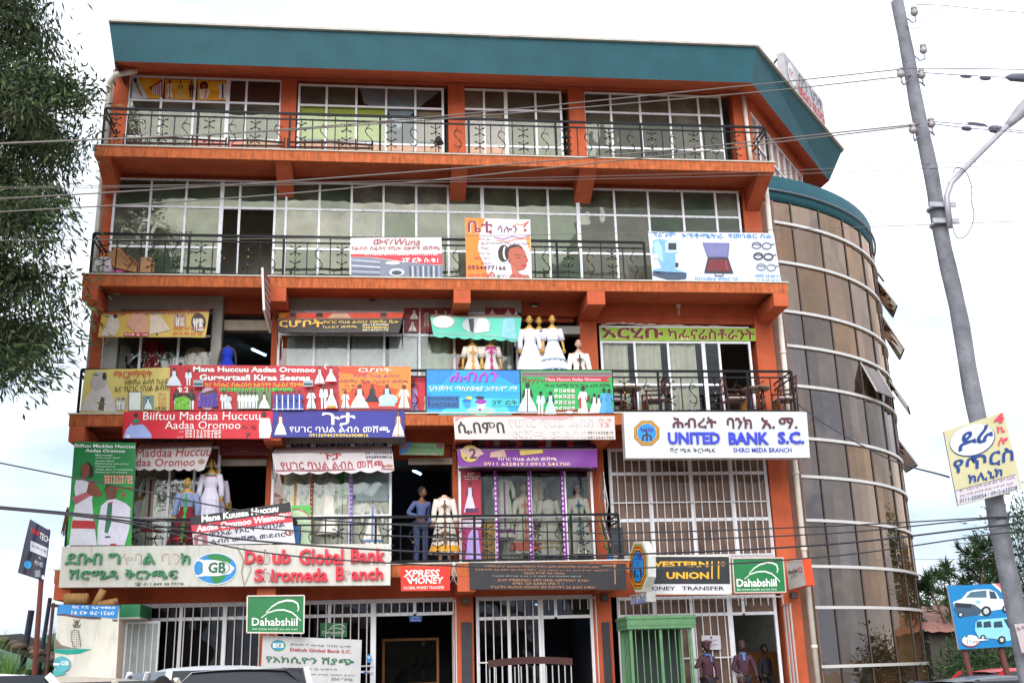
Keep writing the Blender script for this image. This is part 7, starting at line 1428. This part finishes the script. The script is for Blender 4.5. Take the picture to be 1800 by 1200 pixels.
# ------------------------------------------------------------------ trees
import numpy as np
rng = np.random.default_rng(5)
def leaves(name, P, D, Ln, Wd, mts, parent=None, mi=None, loc=(0, 0, 0)):
    n = len(P); D = D/np.linalg.norm(D, axis=1)[:, None]; rnd = rng.normal(size=(n, 3)); S_ = np.cross(D, rnd); S_ /= np.linalg.norm(S_, axis=1)[:, None]
    Nn = np.cross(D, S_); V = np.empty((n, 4, 3)); L2 = Ln[:, None]; W2 = Wd[:, None]
    V[:, 0] = P; V[:, 1] = P+D*L2*.5+S_*W2*.5+Nn*L2*.05; V[:, 2] = P+D*L2; V[:, 3] = P+D*L2*.5-S_*W2*.5+Nn*L2*.05
    me = bpy.data.meshes.new(name); me.vertices.add(4*n); me.vertices.foreach_set('co', (V-np.array(loc)).reshape(-1)); me.loops.add(4*n); me.loops.foreach_set('vertex_index', np.arange(4*n, dtype=np.int32)); me.polygons.add(n)
    me.polygons.foreach_set('loop_start', np.arange(0, 4*n, 4, dtype=np.int32)); me.polygons.foreach_set('loop_total', np.full(n, 4, dtype=np.int32))
    for m in mts: me.materials.append(m)
    me.polygons.foreach_set('material_index', (mi if mi is not None else rng.integers(0, len(mts), n)).astype(np.int32)); me.update(calc_edges=True)
    o = bpy.data.objects.new(name, me); COL.objects.link(o)
    if parent: o.parent = parent
    return o
def leafmat(c):
    m = mat(c, .55, vary=.35, scale=1.3, spec=.3, key='leaf'+c); t = m.node_tree; b = t.nodes['Principled BSDF']
    if not any(n.type == 'BSDF_TRANSLUCENT' for n in t.nodes):
        tr = t.nodes.new('ShaderNodeBsdfTranslucent'); tr.inputs[0].default_value = tuple(min(1, x*1.3) for x in lin(c)[:3])+(1,); mxs = t.nodes.new('ShaderNodeMixShader'); mxs.inputs[0].default_value = .3
        o = [n for n in t.nodes if n.type == 'OUTPUT_MATERIAL'][0]; t.links.new(b.outputs[0], mxs.inputs[1]); t.links.new(tr.outputs[0], mxs.inputs[2]); t.links.new(mxs.outputs[0], o.inputs[0])
    return m
LG = [leafmat('#33422a'), leafmat('#465634'), leafmat('#243022'), leafmat('#5a6a42')]
def inpoly(x, y, P):
    c = False; j = len(P)-1
    for i in range(len(P)):
        if (P[i][1] > y) != (P[j][1] > y) and x < (P[j][0]-P[i][0])*(y-P[i][1])/(P[j][1]-P[i][1])+P[i][0]: c = not c
        j = i
    return c
def big_tree():
    base = Vector((-4.2, -3.5, 0)); o = empty('eucalyptus_tree', base, 'tall drooping leaved tree standing left of the building', 'tree'); bark = mat('#5a4c40', .9, vary=.3, scale=4, bump=.6)
    out_ = [(-420, -260), (60, -260), (90, -60), (104, 10), (118, 60), (128, 118), (140, 150), (150, 178), (160, 200), (164, 240), (158, 285), (140, 305), (118, 318), (128, 345), (152, 372), (140, 392), (118, 400), (106, 430), (114, 462), (124, 490), (122, 520), (124, 558), (110, 590), (88, 610), (88, 628), (60, 650), (30, 655), (0, 664), (-80, 690), (-420, 640)]
    cl = []
    while len(cl) < 380:
        u, v = random.uniform(-420, 165), random.uniform(-260, 680)
        if inpoly(u, v, out_):
            y = random.uniform(-6, -1.2); cl.append(at(u-18, v, y))
    tk = [base, base+Vector((.1, .1, 3)), base+Vector((0, .2, 6)), base+Vector((.3, .1, 9)), base+Vector((.2, 0, 12.5)), base+Vector((.4, .1, 16)), base+Vector((.5, 0, 19.5))]
    b = MB(); b.tube([p-base for p in tk], [.36, .31, .27, .22, .16, .1, .04], bark, 12); tr = b.obj('trunk', o)
    bb = MB(); k = 0; hubs = []
    for i in range(34):
        t = .22+.75*i/34; s = t*(len(tk)-1); j = int(s); p0 = tk[j].lerp(tk[min(j+1, 6)], s-j); near = sorted(cl, key=lambda c: (c-p0).length+abs(c.z-p0.z-1)*.8)[random.randint(0, 14)]
        tgt = p0+(near-p0)*1.5+Vector((0, 0, .5)); mid = p0.lerp(tgt, .5)+Vector((0, 0, .35)); hubs += [p0.lerp(tgt, .4), mid, tgt.lerp(mid, .5), tgt]
        bb.tube([p0-base, mid-base, tgt-base], [.075*(1.2-t), .05*(1.2-t), .012], bark, 6)
    for c in cl:
        h = min(hubs, key=lambda q: (q-c).length); bb.tube([h-base, h.lerp(c, .6)-base+Vector((0, 0, .12)), c-base], [.016, .010, .004], bark, 4, cap=False)
    bb.obj('branch', o)
    P = []; D = []
    for c in cl:
        n = random.randint(230, 380); R_ = random.uniform(.34, .62); q = rng.normal(size=(n, 3))*np.array([R_, R_, R_*.62])*.62; base_dir = rng.normal(size=3)*.3
        P.append(np.array(c)+q); d = q*.55+np.array([0, 0, -.55])+rng.normal(size=(n, 3))*.38+base_dir; D.append(d)
    P = np.concatenate(P); D = np.concatenate(D); n = len(P)
    tag(leaves('crown', P, D, rng.uniform(.13, .25, n), rng.uniform(.032, .052, n), LG, o, loc=tuple(base)), kind=None)
    o.children[-1].location = (0, 0, 0)
big_tree()
def bush_tree(label, u, v, y, rx, rz_, mts, n_cl=60, per=90, leaf=(.10, .2), wd=(.03, .05), droop=-.1, cat='tree', name='leafy_tree', spiky=0):
    c = at(u, v, y); base = Vector((c.x, y, 0)); o = empty(name, base, label, cat); bark = mat('#5a4a3a', .9, vary=.3); b = MB(); b.tube([(0, 0, 0), (.05, 0, c.z*.5), (0, 0, c.z)], [.14, .1, .05], bark, 8); b.obj('trunk', o)
    P = []; D = []; bb = MB()
    for k in range(n_cl):
        d = Vector(rng.normal(size=3)).normalized(); r = random.uniform(.35, 1)**.6; p = Vector((c.x+d.x*rx*r, y+d.y*rx*r*.8, c.z+d.z*rz_*r))
        bb.tube([(0, 0, c.z*.6), (p-base)*.6+Vector((0, 0, c.z*.25)), p-base], [.03, .015, .004], bark, 4, cap=False)
        q = rng.normal(size=(per, 3))*.22*(1+.4*rng.random()); P.append(np.array(p)+q); D.append(q*(1.4 if not spiky else .5)+np.array([0, 0, droop])+rng.normal(size=(per, 3))*.25+np.array(d)*spiky)
    bb.obj('branch', o); P = np.concatenate(P); D = np.concatenate(D); n = len(P)
    leaves('crown', P, D, rng.uniform(*leaf, n), rng.uniform(*wd, n), mts, o, loc=tuple(base)); return o
DG = [leafmat('#2c4228'), leafmat('#3a5434'), leafmat('#22341f'), leafmat('#4a6a3a')]; YGm = [leafmat('#6a7448'), leafmat('#7c8458'), leafmat('#4a5836')]
bush_tree('pale bushy tree just right of the glass tower base', 1660, 1120, 12, .8, 1.5, YGm, 45, 110)
bush_tree('dark green bush under the blue billboard', 1765, 1178, 2, 1.5, .8, DG, 60, 120)
bush_tree('dark tree at the right edge behind the utility pole', 1815, 990, 6, 1.5, 1.9, DG, 70, 100, spiky=.5)
def spike_tree(label, u, vt, vb, y, lean, n_sp=9):
    top = at(u, vt, y); low = at(u+lean, vb, y); base = Vector((low.x, y, 0)); o = empty('frond_tree', base, label, 'tree', 'spiky topped trees beyond the tower'); bark = mat('#5a4a3a', .9, vary=.3); P = []; D = []; b = MB()
    b.tube([(0, 0, 0), low-base, top-base], [.12, .07, .015], bark, 7); b.obj('trunk', o); bb = MB()
    for k in range(n_sp):
        t = (k+.3)/n_sp; p0 = low.lerp(top, t); a = k*2.4; ln = (1-t)*.9+.35; tip = p0+Vector((cos(a)*ln, sin(a)*ln*.7, .55*ln)); bb.tube([p0-base, tip-base], [.02, .006], bark, 4)
        m = 70; ts = rng.random(m)**.7; q = np.array(p0)[None, :]+(np.array(tip-p0))[None, :]*ts[:, None]; P.append(q); D.append(np.array(tip-p0)[None, :]*.9+rng.normal(size=(m, 3))*.42+np.array([0, 0, .1]))
    m = 60; P.append(np.array(top)[None, :]+rng.normal(size=(m, 3))*.05-np.array([0, 0, .2])); D.append(rng.normal(size=(m, 3))*.6+np.array([0, 0, .5])); bb.obj('branch', o)
    P = np.concatenate(P); D = np.concatenate(D); n = len(P); leaves('crown', P, D, rng.uniform(.22, .42, n), rng.uniform(.03, .055, n), DG, o, loc=tuple(base))
spike_tree('leaning spiky tree nearest the glass tower', 1625, 1015, 1140, 5, 60, 9); spike_tree('spiky treetop between tower and billboard', 1665, 998, 1120, 7, 20, 8); spike_tree('tallest spiky tree above the billboard', 1722, 952, 1090, 6, 8, 12); spike_tree('spiky tree partly hidden by the utility pole', 1752, 990, 1100, 8, 0, 8)
# reed grass at the lower left
def grass_clump(label, u, v, y, s=1.0, n=260):
    c = at(u, v, y); o = empty('reed_clump', (c.x, y, 0), label, 'plant', 'reeds at the left edge'); b = MB(); ms = [leafmat('#5a8a3a'), leafmat('#7a9a4a'), leafmat('#3f6a30')]
    for k in range(n):
        a = random.uniform(0, 6.28); r = random.uniform(.1, .9)*s; h = c.z*random.uniform(.7, 1.12); w_ = random.uniform(.012, .025); sx, sy = -sin(a)*w_, cos(a)*w_; vs = []
        for t in (0, .35, .65, .85, 1):
            x = cos(a)*r*t**1.8; y_ = sin(a)*r*t**1.8*.7; z = h*(1-(1-t)**1.7)-(.25*r*t**4); k_ = 1-t*.85; vs += [(x-sx*k_, y_-sy*k_, z), (x+sx*k_, y_+sy*k_, z)]
        b.add(vs, [(2*i, 2*i+1, 2*i+3, 2*i+2) for i in range(4)], ms[k % 3], True)
    tag(b.obj('blades', o), kind='stuff')
grass_clump('bright green reed clump left of the rusty pole', 18, 1152, -1.0, 1.1); grass_clump('second reed clump at the far lower left corner', -20, 1120, .2, 1.0); grass_clump('small leafy reed behind the crooked post', 92, 1118, 2.6, .6, 120)

# street side behind the camera, seen only as reflections in the glass
def opposite():
    for x, w_, h_, c, lab in ((-16, 12, 5, '#8a7c6c', 'low plastered shop house across the street'), (1, 14, 4, '#7a6a5c', 'long low house across the street opposite the entrance'), (20, 11, 6.5, '#6e7470', 'two storey grey house across the street')):
        o = empty('street_house', (x, -36, 0), lab, 'house', 'houses across the street'); b = MB(); b.box(0, w_, -6, 0, 0, h_, mat(c, .9, vary=.2)); b.obj('wall', o)
        b = MB(); b.add([(-.4, .5, h_), (w_+.4, .5, h_), (w_+.4, -3, h_+1.3), (-.4, -3, h_+1.3), (-.4, -6.5, h_), (w_+.4, -6.5, h_)], [(0, 1, 2, 3), (3, 2, 5, 4), (0, 3, 4), (1, 5, 2), (0, 4, 5, 1)], mat('#7a5a4e', .7)); b.obj('roof', o)
        for k in range(int(w_/2.6)): b = MB(); b.box(.8+2.6*k, 2.2+2.6*k, 0, .04, .9, 2.4, mat('#22262c', .2)); b.obj('window', o)
    for k, (x, y, lab) in enumerate(((24, -31, 'bushy tree across the street to the right'), (33, -24, 'bushy tree far right across the street'), (9, -33, 'bushy tree across the street facing the entrance'))):
        o = empty('street_tree', (x, y, 0), lab, 'tree'); b = MB(); b.tube([(0, 0, 0), (.1, 0, 3), (0, .1, 6)], [.25, .2, .1], mat('#5a4a3a', .9), 8); b.obj('trunk', o); P = []; D = []
        for q in range(70): c = rng.normal(size=3)*np.array([1.3, 1.3, 1.6])+np.array([x, y, 6.5]); e = rng.normal(size=(70, 3))*.35; P.append(c+e); D.append(e+np.array([0, 0, -.1]))
        P = np.concatenate(P); D = np.concatenate(D); n = len(P); leaves('crown', P, D, rng.uniform(.2, .35, n), rng.uniform(.06, .1, n), DG, o, loc=(x, y, 0))
opposite()
def garment(label, u, v, y, L_, w_, color, trim=None):
    """a dress on a hanger behind the shop glass"""
    p = at(u, v, y); o = empty('hung_dress', p, label, 'dress', 'dresses hung behind the shop glass'); dm = mat(color, .85, vary=.12, scale=10)
    b = MB(); b.lathe([(0, .06, .03), (-.04, .17, .045), (-.14, .15, .06), (-.36, .12, .06), (-.5, .16, .08), (-L_*.75, w_*.8, .11), (-L_, w_, .13)], dm, 40, fold=.13, nf=11); b.obj('dress_cloth', o)
    b = MB()
    for sx in (-1, 1): b.tube([(sx*.15, 0, -.05), (sx*.22, -.01, -.25), (sx*.23, -.02, -.45)], [.05, .05, .045], dm, 8)
    b.obj('sleeve', o)
    b = MB(); b.tube([(0, 0, 0), (0, 0, .08), (.03, 0, .12), (.05, 0, .09)], .006, IRON, 5); b.tube([(-.15, 0, -.03), (0, 0, .01), (.15, 0, -.03)], .008, WD, 5); b.obj('hanger', o)
    if trim: b = MB(); b.box(-.02, .02, -.13, -.115, -.9*L_, -.08, mat(trim, .8)); b.lathe([(-L_*.86, w_*.98, .135), (-L_*.92, w_*1.03, .14)], mat(trim, .8), 30); b.obj('trim', o)
for k, (u, v, y, L_, w_, c, t_, lab) in enumerate((
    (268, 838, 1.2, 1.35, .26, '#e6e2da', '#a83a3a', 'white hung dress with red trim in the left shop window, leftmost'), (318, 842, 1.25, 1.3, .24, '#dcd6cc', '#3a6a4a', 'white hung dress with green trim behind the pale blue robe'), (357, 836, 1.25, 1.3, .2, '#e0dce2', None, 'plain white hung dress near the dark left doorway'),
    (520, 842, 1.16, 1.3, .24, '#ece6d8', '#c8963a', 'cream hung dress with gold trim, left pane of the curtained shop'), (580, 838, 1.16, 1.3, .25, '#f0ece4', None, 'plain white hung dress in the middle of the curtained shop'), (655, 885, 1.15, .95, .24, '#e8e2da', '#6a86b0', 'short white hung dress with blue trim, right pane of the curtained shop'),
    (885, 842, 1.2, 1.35, .24, '#e2ddd2', '#8a3a8a', 'white hung dress with purple trim between the purple strips'), (945, 842, 1.55, 1.35, .26, '#dcd6c8', '#c8963a', 'cream hung dress behind the orange sashed mannequin'), (1034, 842, 1.45, 1.3, .2, '#3f8a6a', None, 'green hung dress at the right end of the purple shop'),
    (212, 606, 1.35, .9, .2, '#c8c2ba', None, 'pale hung top in the leftmost second balcony window'), (270, 596, 1.35, .9, .24, '#a8202c', None, 'red hung dress in the leftmost second balcony window'), (345, 610, 1.35, .9, .22, '#c8a888', None, 'tan hung top in the leftmost second balcony window'))): garment(lab, u, v, y, L_, w_, c, t_)
